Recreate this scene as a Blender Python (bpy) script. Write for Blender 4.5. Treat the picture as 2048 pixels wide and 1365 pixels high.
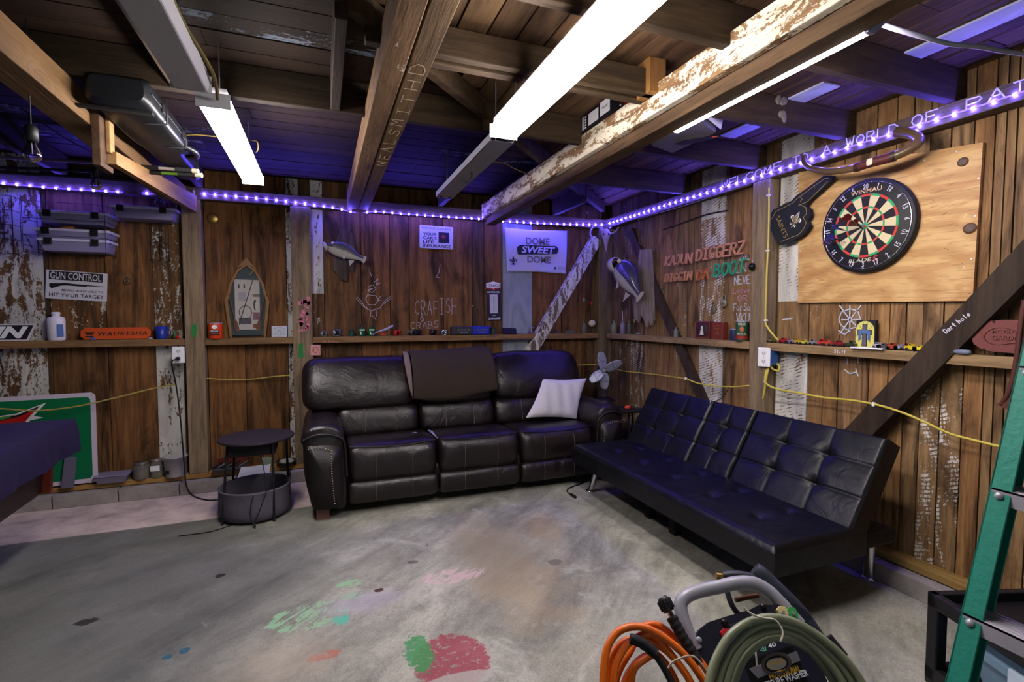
import bpy, math, random
from mathutils import Vector as V, Matrix, noise as mnoise
R_=random.Random(7)
S=bpy.context.scene; COL=S.collection
for o in list(bpy.data.objects): bpy.data.objects.remove(o)
# ------------------------------------------------------------------ camera
YAW,PIT,FPX=math.radians(20.9),math.radians(2.85),996.0
CAM=V((-2.83,-4.63,1.42))
FW=V((math.sin(YAW)*math.cos(PIT),math.cos(YAW)*math.cos(PIT),-math.sin(PIT)))
RT=V((math.cos(YAW),-math.sin(YAW),0)); UP=RT.cross(FW)
cd=bpy.data.cameras.new('camera'); cam=bpy.data.objects.new('camera',cd); COL.objects.link(cam)
cd.sensor_width=36; cd.lens=FPX*36/2048; cd.clip_start=.05
cam.matrix_world=Matrix(((RT.x,UP.x,-FW.x,CAM.x),(RT.y,UP.y,-FW.y,CAM.y),(RT.z,UP.z,-FW.z,CAM.z),(0,0,0,1)))
S.camera=cam
S.view_settings.view_transform='Standard'; S.view_settings.look='None'; S.view_settings.exposure=0.0; S.view_settings.gamma=1.0
S.view_settings.use_curve_mapping=False
# ------------------------------------------------------------------ world: dim daylight that comes in behind the camera
w=bpy.data.worlds.new('world'); S.world=w; w.use_nodes=True
w.node_tree.nodes['Background'].inputs[0].default_value=(.75,.85,1,1); w.node_tree.nodes['Background'].inputs[1].default_value=.07
LAMP_E=62.0; LED_E=9.0
def area(name,loc,size,power,col=(1,1,1),rot=(0,0,0)):
    l=bpy.data.lights.new(name,'AREA'); l.shape='RECTANGLE'; l.size,l.size_y=size; l.energy=power; l.color=col
    o=bpy.data.objects.new(name,l); o.location=loc; o.rotation_euler=rot; COL.objects.link(o); return o
# open garage door behind the camera lets in soft daylight
dl=area('doorway_daylight',(-2.6,-7.6,1.25),(4.5,2.0),16,(.86,.92,1),(math.radians(82),0,0))
# ------------------------------------------------------------------ projection helpers (pixel of the 2048x1365 frame -> point on a real plane)
def ray(px,py): return FW+RT*((px-1024)/FPX)-UP*((py-682.5)/FPX)
def onY(px,py,y=0.): d=ray(px,py); return CAM+d*((y-CAM.y)/d.y)
def onX(px,py,x=0.): d=ray(px,py); return CAM+d*((x-CAM.x)/d.x)
def onZ(px,py,z=0.): d=ray(px,py); return CAM+d*((z-CAM.z)/d.z)
def atD(px,py,t): return CAM+ray(px,py)*t
class Fr:
    def __init__(s,o,u,v):
        s.o=V(o); s.u=V(u).normalized(); v=V(v); s.v=(v-s.u*v.dot(s.u)).normalized(); s.n=s.u.cross(s.v); s.W=s.H=1.
    def p(s,a,b,c=0.): return s.o+s.u*a+s.v*b+s.n*c
    def sub(s,a,b,c=0,rot=0):
        f=Fr(s.p(a,b,c),s.u*math.cos(rot)+s.v*math.sin(rot),s.v*math.cos(rot)-s.u*math.sin(rot)); return f
def quad(fn,val,TL,TR,BL):
    a,b,c=fn(*TL,val),fn(*TR,val),fn(*BL,val); f=Fr(c,b-a,a-c); f.W=(b-a).length; f.H=abs((a-c).dot(f.v)); f.o=a-f.v*f.H; return f
BK=lambda x,z,y=0.: Fr((x,y,z),(1,0,0),(0,0,1))     # frame on the back wall
RW=lambda y,z,x=0.: Fr((x,y,z),(0,-1,0),(0,0,1))    # frame on the right wall
FL=lambda x,y,z=0.: Fr((x,y,z),(1,0,0),(0,1,0))
# ------------------------------------------------------------------ mesh builder
def rm(pts,n,closed=False):
    pts=[V(p) for p in pts]; out=[]; N=len(pts); segs=N if closed else N-1
    for i in range(segs):
        if closed: a,b,c,d=pts[(i-1)%N],pts[i],pts[(i+1)%N],pts[(i+2)%N]
        else: a,b,c,d=pts[max(i-1,0)],pts[i],pts[i+1],pts[min(i+2,N-1)]
        for k in range(n):
            t=k/n; out.append(.5*((2*b)+(c-a)*t+(2*a-5*b+4*c-d)*t*t+(3*b-a-3*c+d)*t**3))
    if not closed: out.append(pts[-1])
    return out
class MB:
    def __init__(s,mat=None): s.v=[];s.f=[];s.mi=[];s.sm=[];s.tt=[];s.mats=[mat] if mat else [];s.cm=0;s.t=(1,1,1,0)
    def m(s,mat):
        if mat not in s.mats: s.mats.append(mat)
        s.cm=s.mats.index(mat); return s
    def add(s,vs,fs,smooth=False):
        b=len(s.v); s.v+=[V(p) for p in vs]
        for f in fs: s.f.append([b+i for i in f]); s.mi.append(s.cm); s.sm.append(smooth); s.tt.append(s.t)
        return s
    def hexa(s,p): return s.add(p,[(0,3,2,1),(4,5,6,7),(0,1,5,4),(1,2,6,5),(2,3,7,6),(3,0,4,7)])
    def box(s,a,b):
        x0,x1=sorted((a[0],b[0]));y0,y1=sorted((a[1],b[1]));z0,z1=sorted((a[2],b[2]))
        return s.hexa([(x0,y0,z0),(x1,y0,z0),(x1,y1,z0),(x0,y1,z0),(x0,y0,z1),(x1,y0,z1),(x1,y1,z1),(x0,y1,z1)])
    def ob(s,f,u0,v0,u1,v1,c0,c1): return s.hexa([f.p(u0,v0,c0),f.p(u1,v0,c0),f.p(u1,v1,c0),f.p(u0,v1,c0),f.p(u0,v0,c1),f.p(u1,v0,c1),f.p(u1,v1,c1),f.p(u0,v1,c1)])
    def prism(s,f,pts,c0,c1,smooth=False):
        a=sum(pts[i][0]*pts[(i+1)%len(pts)][1]-pts[(i+1)%len(pts)][0]*pts[i][1] for i in range(len(pts)))
        if a<0: pts=pts[::-1]
        n=len(pts); vs=[f.p(x,y,c0) for x,y in pts]+[f.p(x,y,c1) for x,y in pts]
        return s.add(vs,[tuple(range(n))[::-1],tuple(range(n,2*n))]).add(vs,[(i,(i+1)%n,n+(i+1)%n,n+i) for i in range(n)],smooth)
    def ring(s,f,o,i_,c0,c1):
        n=len(o); vs=[f.p(*p,c1) for p in o]+[f.p(*p,c1) for p in i_]+[f.p(*p,c0) for p in o]+[f.p(*p,c0) for p in i_]; fs=[]
        for k in range(n):
            j=(k+1)%n; fs+=[(k,j,n+j,n+k),(2*n+k,2*n+j,j,k),(n+k,n+j,3*n+j,3*n+k),(3*n+k,3*n+j,2*n+j,2*n+k)]
        return s.add(vs,fs)
    def tube(s,pts,r,seg=8,closed=False,n=0,cap=True):
        pts=[V(p) for p in pts]
        if n: pts=rm(pts,n,closed)
        N=len(pts); rs=r if hasattr(r,'__len__') else [r]*N
        if hasattr(r,'__len__') and len(r)!=N: rs=[r[min(int(i*(len(r)-1)/(N-1)),len(r)-2)]*(1-(i*(len(r)-1)/(N-1))%1)+r[min(int(i*(len(r)-1)/(N-1)),len(r)-2)+1]*((i*(len(r)-1)/(N-1))%1) for i in range(N-1)]+[r[-1]]
        T=[(pts[(i+1)%N]-pts[i-1]) if closed else (pts[min(i+1,N-1)]-pts[max(i-1,0)]) for i in range(N)]
        t0=T[0].normalized(); a=t0.orthogonal().normalized(); vs=[]
        for i in range(N):
            t=T[i].normalized() if T[i].length>1e-9 else t0
            a=(a-t*a.dot(t)); a=a.normalized() if a.length>1e-6 else t.orthogonal().normalized(); b=t.cross(a)
            for k in range(seg):
                an=2*math.pi*k/seg; vs.append(pts[i]+(a*math.cos(an)+b*math.sin(an))*rs[i])
        fs=[(i*seg+k,i*seg+(k+1)%seg,((i+1)%N)*seg+(k+1)%seg,((i+1)%N)*seg+k) for i in range(N if closed else N-1) for k in range(seg)]
        s.add(vs,fs,True)
        if not closed and cap: s.add(vs[:seg],[tuple(range(seg))[::-1]]); s.add(vs[-seg:],[tuple(range(seg))])
        return s
    def cyl(s,a,b,r,r2=None,seg=16): return s.tube([a,b],[r,r if r2 is None else r2],seg)
    def lathe(s,f,prof,seg=24,ax=1.,ay=1.,close=True):
        n=len(prof); vs=[f.p(r*ax*math.cos(2*math.pi*k/seg),r*ay*math.sin(2*math.pi*k/seg),z) for r,z in prof for k in range(seg)]
        s.add(vs,[(i*seg+k,i*seg+(k+1)%seg,(i+1)*seg+(k+1)%seg,(i+1)*seg+k) for i in range(n-1) for k in range(seg)],True)
        if close:
            if prof[0][0]>1e-6: s.add(vs[:seg],[tuple(range(seg))[::-1]])
            if prof[-1][0]>1e-6: s.add(vs[-seg:],[tuple(range(seg))])
        return s
    def ell(s,f,rx,ry,rz,seg=16,rings=9,e=1.):
        vs=[];sg=lambda c,p:math.copysign(abs(c)**p,c)
        for i in range(rings+1):
            ph=-math.pi/2+math.pi*i/rings
            for k in range(seg):
                th=2*math.pi*k/seg; vs.append(f.p(rx*sg(math.cos(ph),e)*sg(math.cos(th),e),ry*sg(math.cos(ph),e)*sg(math.sin(th),e),rz*sg(math.sin(ph),e)))
        return s.add(vs,[(i*seg+k,i*seg+(k+1)%seg,(i+1)*seg+(k+1)%seg,(i+1)*seg+k) for i in range(rings) for k in range(seg)],True)
    def grid(s,fn,nu,nv,smooth=True):
        vs=[fn(i/nu,j/nv) for j in range(nv+1) for i in range(nu+1)]
        return s.add(vs,[(j*(nu+1)+i,j*(nu+1)+i+1,(j+1)*(nu+1)+i+1,(j+1)*(nu+1)+i) for j in range(nv) for i in range(nu)],smooth)
    def strokes(s,f,lines,wd,c0=0.,c1=.001,dash=0):
        for L in lines:
            for a,b in zip(L,L[1:]):
                dx,dy=b[0]-a[0],b[1]-a[1]; l=math.hypot(dx,dy)
                if l<1e-6: continue
                nx,ny=-dy/l*wd/2,dx/l*wd/2; ex,ey=dx/l*wd*.4,dy/l*wd*.4
                p=[(a[0]-ex+nx,a[1]-ey+ny),(a[0]-ex-nx,a[1]-ey-ny),(b[0]+ex-nx,b[1]+ey-ny),(b[0]+ex+nx,b[1]+ey+ny)]
                s.hexa([f.p(*q,c0) for q in p]+[f.p(*q,c1) for q in p])
        return s
    def pad(s,f,x0,x1,prof,e=10,q=.3,n=5,seg=18,ctr=None,puff=None):
        """profile (u,v) closed curve in frame f (u,v in plane), extruded along f.n from x0 to x1 with softly pinched ends"""
        P=rm([(a,b,0) for a,b in prof],n,True); c=ctr or (sum(p.x for p in P)/len(P),sum(p.y for p in P)/len(P)); rows=[];N=len(P)
        for j in range(seg+1):
            t=.5-.5*math.cos(math.pi*j/seg); k=max(1-abs(2*t-1)**e,0)**q; k=max(k,.02)
            for p in P:
                b=1+ (puff(t) if puff else 0)
                rows.append(f.p(c[0]+(p.x-c[0])*k*b,c[1]+(p.y-c[1])*k*b,x0+(x1-x0)*t))
        s.add(rows,[(j*N+i,j*N+(i+1)%N,(j+1)*N+(i+1)%N,(j+1)*N+i) for j in range(seg) for i in range(N)],True)
        s.add(rows[:N],[tuple(range(N))[::-1]]).add(rows[-N:],[tuple(range(N))]); return s
    def build(s,name,parent=None,bev=0,sub=0,kind=None,label=None,cat=None,group=None,origin=None):
        me=bpy.data.meshes.new(name)
        if parent is None and origin is None and kind!='structure' and s.v:
            xs=[p.x for p in s.v];ys=[p.y for p in s.v];zs=[p.z for p in s.v]; origin=V(((min(xs)+max(xs))/2,(min(ys)+max(ys))/2,min(zs)))
        og=V(origin) if origin is not None else V((0,0,0))
        base=V((0,0,0)); q=parent
        while q is not None: base+=q.location; q=q.parent
        me.from_pydata([p-base-og for p in s.v],[],s.f)
        for mt in s.mats: me.materials.append(mt)
        me.polygons.foreach_set('material_index',s.mi); me.polygons.foreach_set('use_smooth',s.sm)
        ca=me.color_attributes.new('tint','FLOAT_COLOR','CORNER'); k=0; arr=[]
        for f_,t in zip(s.f,s.tt): arr+=list(t)*len(f_)
        ca.data.foreach_set('color',arr); me.validate(); me.update()
        o=bpy.data.objects.new(name,me); COL.objects.link(o); o.location=og
        if parent is not None: o.parent=parent
        if bev:
            b=o.modifiers.new('bevel','BEVEL'); b.width=bev; b.segments=2; b.limit_method='ANGLE'; b.angle_limit=math.radians(40)
        if sub: m_=o.modifiers.new('sub','SUBSURF'); m_.levels=m_.render_levels=sub
        if kind: o['kind']=kind
        if label: o['label']=label
        if cat: o['category']=cat
        if group: o['group']=group
        return o
def thing(name,label,cat,loc,group=None):
    o=bpy.data.objects.new(name,None); COL.objects.link(o); o.location=V(loc); o.empty_display_size=.05
    o['label']=label; o['category']=cat
    if group: o['group']=group
    return o
# ------------------------------------------------------------------ text
def text(parent,name,s,f,u0,v0,u1,v1,mat,c=.001,bold=0.,shear=0.,th=.0008,sp=1.,rot=0,keep=False,kind=None):
    """lettering mesh fitted to a rectangle of frame f"""
    cu=bpy.data.curves.new(name,'FONT'); cu.body=s; cu.size=1; cu.offset=bold; cu.shear=shear; cu.space_character=sp; cu.resolution_u=3
    cu.align_x='LEFT'
    to=bpy.data.objects.new('tmp',cu); COL.objects.link(to); bpy.context.view_layer.update()
    me=bpy.data.meshes.new_from_object(to); bpy.data.objects.remove(to); bpy.data.curves.remove(cu)
    xs=[v.co.x for v in me.vertices]; ys=[v.co.y for v in me.vertices]
    if not xs: return None
    x0,x1,y0,y1=min(xs),max(xs),min(ys),max(ys); W,H=u1-u0,v1-v0
    sx,sy=W/(x1-x0),H/(y1-y0)
    if keep: sx=sy=min(sx,sy)
    mb=MB(mat); g=f.sub((u0+u1)/2,(v0+v1)/2,0,rot)
    co=[((v.co.x-(x0+x1)/2)*sx,(v.co.y-(y0+y1)/2)*sy) for v in me.vertices]
    vs=[g.p(a,b,c+th) for a,b in co]
    mb.add(vs,[tuple(p.vertices) for p in me.polygons]); n=len(vs)
    # rim so that the letters have thickness
    from collections import Counter
    ec=Counter(); 
    for p in me.polygons:
        vv=list(p.vertices)
        for a,b in zip(vv,vv[1:]+vv[:1]): ec[(a,b)]+=1
    rim=[(a,b) for (a,b) in ec if (b,a) not in ec]
    if th>.002: mb.add(vs+[g.p(a,b,c) for a,b in co],[(b,a,n+a,n+b) for a,b in rim])
    bpy.data.meshes.remove(me); return mb.build(name,parent,kind=kind)
# stroke alphabet for hand lettering, unit box
SK={'A':[[(0,0),(.5,1),(1,0)],[(.2,.4),(.8,.4)]],'B':[[(0,0),(0,1),(.7,.95),(.8,.75),(.6,.55),(0,.5)],[(.6,.55),(.95,.3),(.75,.05),(0,0)]],
'C':[[(1,.85),(.6,1),(.15,.8),(0,.5),(.15,.15),(.6,0),(1,.15)]],'D':[[(0,0),(0,1),(.6,.95),(1,.6),(.9,.2),(.5,0),(0,0)]],
'E':[[(1,1),(0,1),(0,0),(1,0)],[(0,.5),(.7,.5)]],'F':[[(1,1),(0,1),(0,0)],[(0,.5),(.7,.5)]],'G':[[(1,.85),(.6,1),(.1,.8),(0,.4),(.3,0),(.9,.05),(1,.4),(.6,.4)]],
'H':[[(0,0),(0,1)],[(1,0),(1,1)],[(0,.5),(1,.5)]],'I':[[(.5,0),(.5,1)],[(.15,1),(.85,1)],[(.15,0),(.85,0)]],'J':[[(.8,1),(.8,.25),(.5,0),(.1,.15)],[(.3,1),(1,1)]],
'K':[[(0,0),(0,1)],[(1,1),(0,.45),(1,0)]],'L':[[(0,1),(0,0),(.9,0)]],'M':[[(0,0),(.1,1),(.5,.4),(.9,1),(1,0)]],'N':[[(0,0),(0,1),(1,0),(1,1)]],
'O':[[(.5,1),(.1,.8),(0,.45),(.2,.1),(.55,0),(.9,.2),(1,.6),(.8,.9),(.5,1)]],'P':[[(0,0),(0,1),(.8,.95),(.95,.7),(.7,.5),(0,.45)]],
'R':[[(0,0),(0,1),(.8,.95),(.9,.7),(.6,.5),(0,.5)],[(.4,.5),(1,0)]],'S':[[(.95,.85),(.5,1),(.1,.8),(.2,.55),(.8,.45),(.95,.2),(.5,0),(0,.12)]],
'T':[[(0,1),(1,1)],[(.5,1),(.5,0)]],'U':[[(0,1),(.05,.2),(.4,0),(.8,.1),(1,.4),(1,1)]],'V':[[(0,1),(.5,0),(1,1)]],'W':[[(0,1),(.25,0),(.5,.7),(.75,0),(1,1)]],
'X':[[(0,0),(1,1)],[(0,1),(1,0)]],'Y':[[(0,1),(.5,.5),(1,1)],[(.5,.5),(.5,0)]],'Z':[[(0,1),(1,1),(0,0),(1,0)]],
'a':[[(.8,.5),(.3,.55),(0,.3),(.2,0),(.6,.05),(.85,.5),(.9,0)]],'e':[[(0,.3),(.85,.33),(.6,.55),(.2,.5),(0,.25),(.3,0),(.85,.08)]],'v':[[(0,.55),(.4,0),(.8,.55)]],
'o':[[(.4,.55),(.05,.4),(.05,.1),(.4,0),(.8,.15),(.75,.5),(.4,.55)]],'r':[[(.1,0),(.1,.55)],[(.1,.4),(.4,.58),(.7,.5)]],'k':[[(0,0),(0,1)],[(.7,.55),(0,.25),(.75,0)]],
't':[[(.4,.95),(.4,.1),(.7,0)],[(.1,.6),(.75,.6)]],'u':[[(0,.55),(.05,.1),(.4,0),(.75,.2),(.8,.55),(.8,0)]],'f':[[(.8,.95),(.45,.9),(.4,0)],[(.1,.5),(.75,.5)]],
'h':[[(0,0),(0,1)],[(0,.35),(.4,.55),(.75,.4),(.75,0)]],'l':[[(.4,1),(.4,0)]],'n':[[(0,0),(0,.55)],[(0,.35),(.4,.55),(.75,.4),(.75,0)]],'i':[[(.4,.55),(.4,0)],[(.4,.75),(.4,.8)]],
'&':[[(1,0),(.2,.7),(.4,1),(.7,.8),(.1,.3),(.3,0),(.7,.1),(1,.4)]],"'":[[(.4,1),(.3,.75)]],'-':[[(.1,.45),(.8,.45)]],
'0':[[(.5,1),(.1,.8),(0,.45),(.2,.1),(.55,0),(.9,.2),(1,.6),(.8,.9),(.5,1)]],'1':[[(.3,.8),(.55,1),(.55,0)]],'2':[[(.05,.8),(.5,1),(.9,.75),(.1,0),(1,0)]],'3':[[(.1,.95),(.8,.9),(.45,.55),(.9,.3),(.5,0),(.05,.1)]],
'4':[[(.7,0),(.7,1),(.05,.35),(1,.35)]],'5':[[(.9,1),(.2,1),(.15,.6),(.7,.6),(.9,.3),(.5,0),(.05,.1)]],'6':[[(.8,1),(.2,.6),(.05,.25),(.45,0),(.9,.25),(.5,.55),(.1,.35)]],
'7':[[(.05,1),(.95,1),(.4,0)]],'8':[[(.5,.52),(.15,.78),(.5,1),(.85,.78),(.5,.52),(.1,.25),(.5,0),(.9,.25),(.5,.52)]],'9':[[(.2,0),(.8,.4),(.9,.75),(.5,1),(.1,.75),(.45,.45),(.85,.65)]]}
def hand(s,u0,v0,u1,v1,fill=.72,jit=.0,shear=0.):
    """stroke polylines of a hand-written string inside a rectangle"""
    n=len(s); cw=(u1-u0)/n; H=v1-v0; out=[]; rr=random.Random(len(s)*31+int(abs(u0)*1000))
    for i,ch in enumerate(s):
        if ch not in SK: continue
        x=u0+i*cw+cw*(1-fill)/2; dy=rr.uniform(-jit,jit)*H; sc=1+rr.uniform(-jit,jit)
        for L in SK[ch]: out.append([(x+a*cw*fill+shear*b*H,v0+dy+b*H*sc) for a,b in L])
    return out
# ------------------------------------------------------------------ materials
MT={}
def srgb(h):
    if isinstance(h,str): h=h.lstrip('#'); c=[int(h[i:i+2],16)/255 for i in (0,2,4)]
    else: c=[x/255 for x in h]
    return tuple(x/12.92 if x<=.04045 else ((x+.055)/1.055)**2.4 for x in c)+(1.,)
def mat(name,col,rough=.6,metal=0.,emit=None,es=0.,trans=0.,ior=1.45,bump=0.,bs=40.,var=0.,vs=6.,alpha=1.,spec=.5,coat=0.,grit=None):
    if name in MT: return MT[name]
    m=bpy.data.materials.new(name); m.use_nodes=True; nt=m.node_tree; b=nt.nodes['Principled BSDF']; c=srgb(col)
    I=b.inputs; I['Base Color'].default_value=c; I['Roughness'].default_value=rough; I['Metallic'].default_value=metal; I['IOR'].default_value=ior
    I['Specular IOR Level'].default_value=spec; I['Transmission Weight'].default_value=trans; I['Alpha'].default_value=alpha; I['Coat Weight'].default_value=coat
    if emit: I['Emission Color'].default_value=srgb(emit); I['Emission Strength'].default_value=es
    tc=nt.nodes.new('ShaderNodeTexCoord')
    if var:
        n=nt.nodes.new('ShaderNodeTexNoise'); n.inputs['Scale'].default_value=vs; n.inputs['Detail'].default_value=5; nt.links.new(tc.outputs['Object'],n.inputs['Vector'])
        mx=nt.nodes.new('ShaderNodeMix'); mx.data_type='RGBA'; mx.inputs['A'].default_value=tuple(x*(1-var) for x in c[:3])+(1,); mx.inputs['B'].default_value=tuple(min(x*(1+var),1) for x in c[:3])+(1,)
        nt.links.new(n.outputs['Fac'],mx.inputs['Factor']); nt.links.new(mx.outputs['Result'],I['Base Color'])
    if bump:
        n=nt.nodes.new('ShaderNodeTexNoise'); n.inputs['Scale'].default_value=bs; n.inputs['Detail'].default_value=4; nt.links.new(tc.outputs['Object'],n.inputs['Vector'])
        bp=nt.nodes.new('ShaderNodeBump'); bp.inputs['Strength'].default_value=bump; bp.inputs['Distance'].default_value=.01; nt.links.new(n.outputs['Fac'],bp.inputs['Height']); nt.links.new(bp.outputs['Normal'],I['Normal'])
    MT[name]=m; return m
class NT:
    def __init__(s,name):
        s.m=bpy.data.materials.new(name); s.m.use_nodes=True; s.t=s.m.node_tree; s.b=s.t.nodes['Principled BSDF']; MT[name]=s.m
        s.tc=s.t.nodes.new('ShaderNodeTexCoord').outputs['Object']
    def n(s,typ,**k):
        x=s.t.nodes.new('ShaderNode'+typ)
        for a,b in k.items(): setattr(x,a,b)
        return x
    def l(s,a,b): s.t.links.new(a,b)
    def noise(s,vec,scale,det=4,rough=.5,dist=0.):
        x=s.n('TexNoise'); s.l(vec,x.inputs['Vector']); x.inputs['Scale'].default_value=scale; x.inputs['Detail'].default_value=det; x.inputs['Roughness'].default_value=rough; x.inputs['Distortion'].default_value=dist; return x.outputs['Fac']
    def map(s,vec,sc=(1,1,1),rot=(0,0,0),loc=(0,0,0)):
        x=s.n('Mapping'); s.l(vec,x.inputs['Vector']); x.inputs['Scale'].default_value=sc; x.inputs['Rotation'].default_value=rot; x.inputs['Location'].default_value=loc; return x.outputs[0]
    def math(s,op,a,b=None,c=None,clamp=False):
        x=s.n('Math',operation=op,use_clamp=clamp)
        for i,q in enumerate((a,b,c)):
            if q is None: continue
            if isinstance(q,(int,float)): x.inputs[i].default_value=q
            else: s.l(q,x.inputs[i])
        return x.outputs[0]
    def mr(s,v,a,b,c=0.,d=1.): 
        x=s.n('MapRange'); s.l(v,x.inputs[0])
        for i,q in enumerate((a,b,c,d)):
            if isinstance(q,(int,float)): x.inputs[i+1].default_value=q
            else: s.l(q,x.inputs[i+1])
        return x.outputs[0]
    def mix(s,f,a,b,mode='MIX'):
        x=s.n('Mix',data_type='RGBA',blend_type=mode)
        for k,q in (('Factor',f),('A',a),('B',b)):
            i={'Factor':0,'A':6,'B':7}[k]
            if isinstance(q,(int,float)): x.inputs[i].default_value=q
            elif isinstance(q,tuple): x.inputs[i].default_value=q
            else: s.l(q,x.inputs[i])
        return x.outputs[2]
    def bump(s,h,st=.5,d=.01):
        x=s.n('Bump'); x.inputs['Strength'].default_value=st; x.inputs['Distance'].default_value=d; s.l(h,x.inputs['Height']); s.l(x.outputs[0],s.b.inputs['Normal'])
def wood(name,c1,c2,axis='z',dark='#1d0f08',paint='#d9d6d0',stain=.5,rough=.75,gs=1.,saw=0.):
    """weathered board: long grain along an axis, knots, stains and flaking paint (paint amount = alpha of the board's tint)"""
    if name in MT: return MT[name]
    k=NT(name); at=k.n('Attribute',attribute_name='tint'); sep=k.n('SeparateColor'); k.l(at.outputs['Color'],sep.inputs[0])
    off=k.n('CombineXYZ'); 
    for i,(ch,mul) in enumerate((('Red',37.),('Green',53.),('Blue',71.))): k.l(k.math('MULTIPLY',sep.outputs[ch],mul),off.inputs[i])
    add=k.n('VectorMath',operation='ADD'); k.l(k.tc,add.inputs[0]); k.l(off.outputs[0],add.inputs[1]); P=add.outputs[0]
    sc={'z':(1,1,.07),'x':(.07,1,1),'y':(1,.07,1)}[axis]; sc2={'z':(1,1,.28),'x':(.28,1,1),'y':(1,.28,1)}[axis]
    g1=k.noise(k.map(P,sc),26*gs,6,.6,.4); g2=k.noise(k.map(P,sc),110*gs,3,.6); bl=k.noise(k.map(P,sc2),5.5*gs,4,.6,1.2)
    base=k.mix(k.mr(g1,.35,.65),srgb(c1),srgb(c2))
    base=k.mix(k.mr(g2,.5,.75,0,.45),base,srgb(dark))
    base=k.mix(k.mr(bl,.50,.68,0,stain),base,srgb(dark)); st_=k.noise(k.map(P,sc),9*gs,7,.7,.8); base=k.mix(k.mr(st_,.56,.66,0,stain),base,srgb(dark))
    vo=k.n('TexVoronoi',feature='F1'); k.l(k.map(P,{'z':(1,1,.45),'x':(.45,1,1),'y':(1,.45,1)}[axis]),vo.inputs['Vector']); vo.inputs['Scale'].default_value=2.6
    kn=k.mr(vo.outputs['Distance'],.03,.10,1,0); rg=k.math('SINE',k.math('MULTIPLY',vo.outputs['Distance'],150.)); kr=k.math('MULTIPLY',k.mr(vo.outputs['Distance'],.08,.2,1,0),k.mr(rg,0,1,0,.5))
    base=k.mix(k.math('MULTIPLY',k.math('MAXIMUM',kn,kr),.7),base,srgb(dark))
    pn=k.noise(k.map(P,sc2),16,9,.72,.6); pf=k.noise(P,60,3,.7)
    pm=k.math('ADD',k.math('MULTIPLY',pn,.75),k.math('MULTIPLY',pf,.25))
    if saw:
        wv=k.n('TexWave',wave_type='BANDS',bands_direction={'z':'Z','x':'X','y':'Y'}[axis]); k.l(k.map(P,(1,1,1),{'z':(.35,.35,0),'x':(0,0,.3),'y':(0,0,.3)}[axis]),wv.inputs['Vector']); wv.inputs['Scale'].default_value=16; wv.inputs['Distortion'].default_value=3; wv.inputs['Detail'].default_value=2
        pm=k.math('ADD',pm,k.math('MULTIPLY',k.mr(wv.outputs['Fac'],.0,.35,-1,0),saw))
    inv=k.math('SUBTRACT',.71,k.math('MULTIPLY',at.outputs['Alpha'],.37))
    pk=k.math('MULTIPLY',k.mr(k.math('SUBTRACT',pm,inv),-.012,.018),k.math('GREATER_THAN',at.outputs['Alpha'],.01))
    pcol=k.mix(k.mr(bl,.4,.7),srgb(paint),tuple(x*.55 for x in srgb(paint)[:3])+(1,))
    base=k.mix(pk,base,pcol); base=k.mix(1.,base,at.outputs['Color'],'MULTIPLY'); k.l(base,k.b.inputs['Base Color'])
    k.b.inputs['Roughness'].default_value=rough; k.b.inputs['Specular IOR Level'].default_value=.25
    k.bump(k.math('ADD',k.math('ADD',g1,k.math('MULTIPLY',g2,.5)),k.math('MULTIPLY',pk,.6)),.45,.006); return k.m
W_back=wood('board_brown','#563c23','#82603c','z',stain=.75)
W_right=wood('board_tan','#725638','#987954','z',stain=.75,saw=.10)
W_post=wood('post_grey','#6d5c4a','#8a7760','z',stain=.4)
W_shx=wood('shelf_brown_x','#6e5238','#8b6b4a','x',stain=.35)
W_shy=wood('shelf_brown_y','#7d6448','#9a7f5e','y',stain=.35)
W_jx=wood('joist_x','#33271c','#4d3d2a','x',stain=.4); W_jy=wood('joist_y','#332820','#463829','y',stain=.4)
W_cx=wood('ceiling_board_x','#21150e','#38271b','x',paint='#8791a5',stain=.6); W_cy=wood('ceiling_board_y','#4d3827','#6d543a','y',paint='#c5c9dc',stain=.5)  # left run darker, right run paler: lamp light put into the board colours
W_beam=wood('beam_y','#71583c','#8e7150','y',paint='#dcd6c6',stain=.4); W_dbeam=wood('beam_dark_y','#4b3a28','#5d4a35','y',stain=.4)
W_new=wood('lumber_y','#b08958','#c79f6c','y',stain=.15,dark='#7a5230'); W_newz=wood('lumber_z','#9a7444','#b68e5a','z',stain=.15,dark='#7a5230'); W_newx=wood('lumber_x','#a37a45','#b98f58','x',stain=.15,dark='#7a5230')
W_dark=wood('brace_dark','#2e241c','#413429','z',stain=.5); W_white=wood('brace_white','#5e5040','#7a6a55','z',paint='#d8d4cd',stain=.3)
W_drift=wood('driftwood','#77685c','#9a8c80','z',stain=.35); W_driftb=wood('driftwood_brown','#3d332b','#5c4e42','z',stain=.5)
black=mat('black_plastic','#101013',.45); blackm=mat('black_matte','#0c0b0d',.75); white=mat('white_plastic','#e6e6ea',.4); chrome=mat('chrome','#d8d8dc',.18,1.)
steel=mat('galvanised','#9c9da2',.45,.35,var=.2); grey=mat('grey_plastic','#6d6e74',.5); red=mat('red_paint','#b5201c',.4); green=mat('green_paint','#157a3c',.5)
chalk=mat('chalk_white','#dcd6e6',.95); chalkd=mat('chalk_faded','#9f97a8',.95); chalkp=mat('chalk_pink','#b8869a',.95); paper=mat('paper','#d9d9df',.8); cream=mat('cream','#cfc9ae',.7)
brass=mat('brass','#a88a4a',.35,.9); yel=mat('cable_yellow','#c6b34a',.5); orange=mat('orange','#e06a14',.45); navy=mat('navy','#14182e',.5); gold=mat('gold_paint','#a98c4c',.45,.4)
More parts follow.
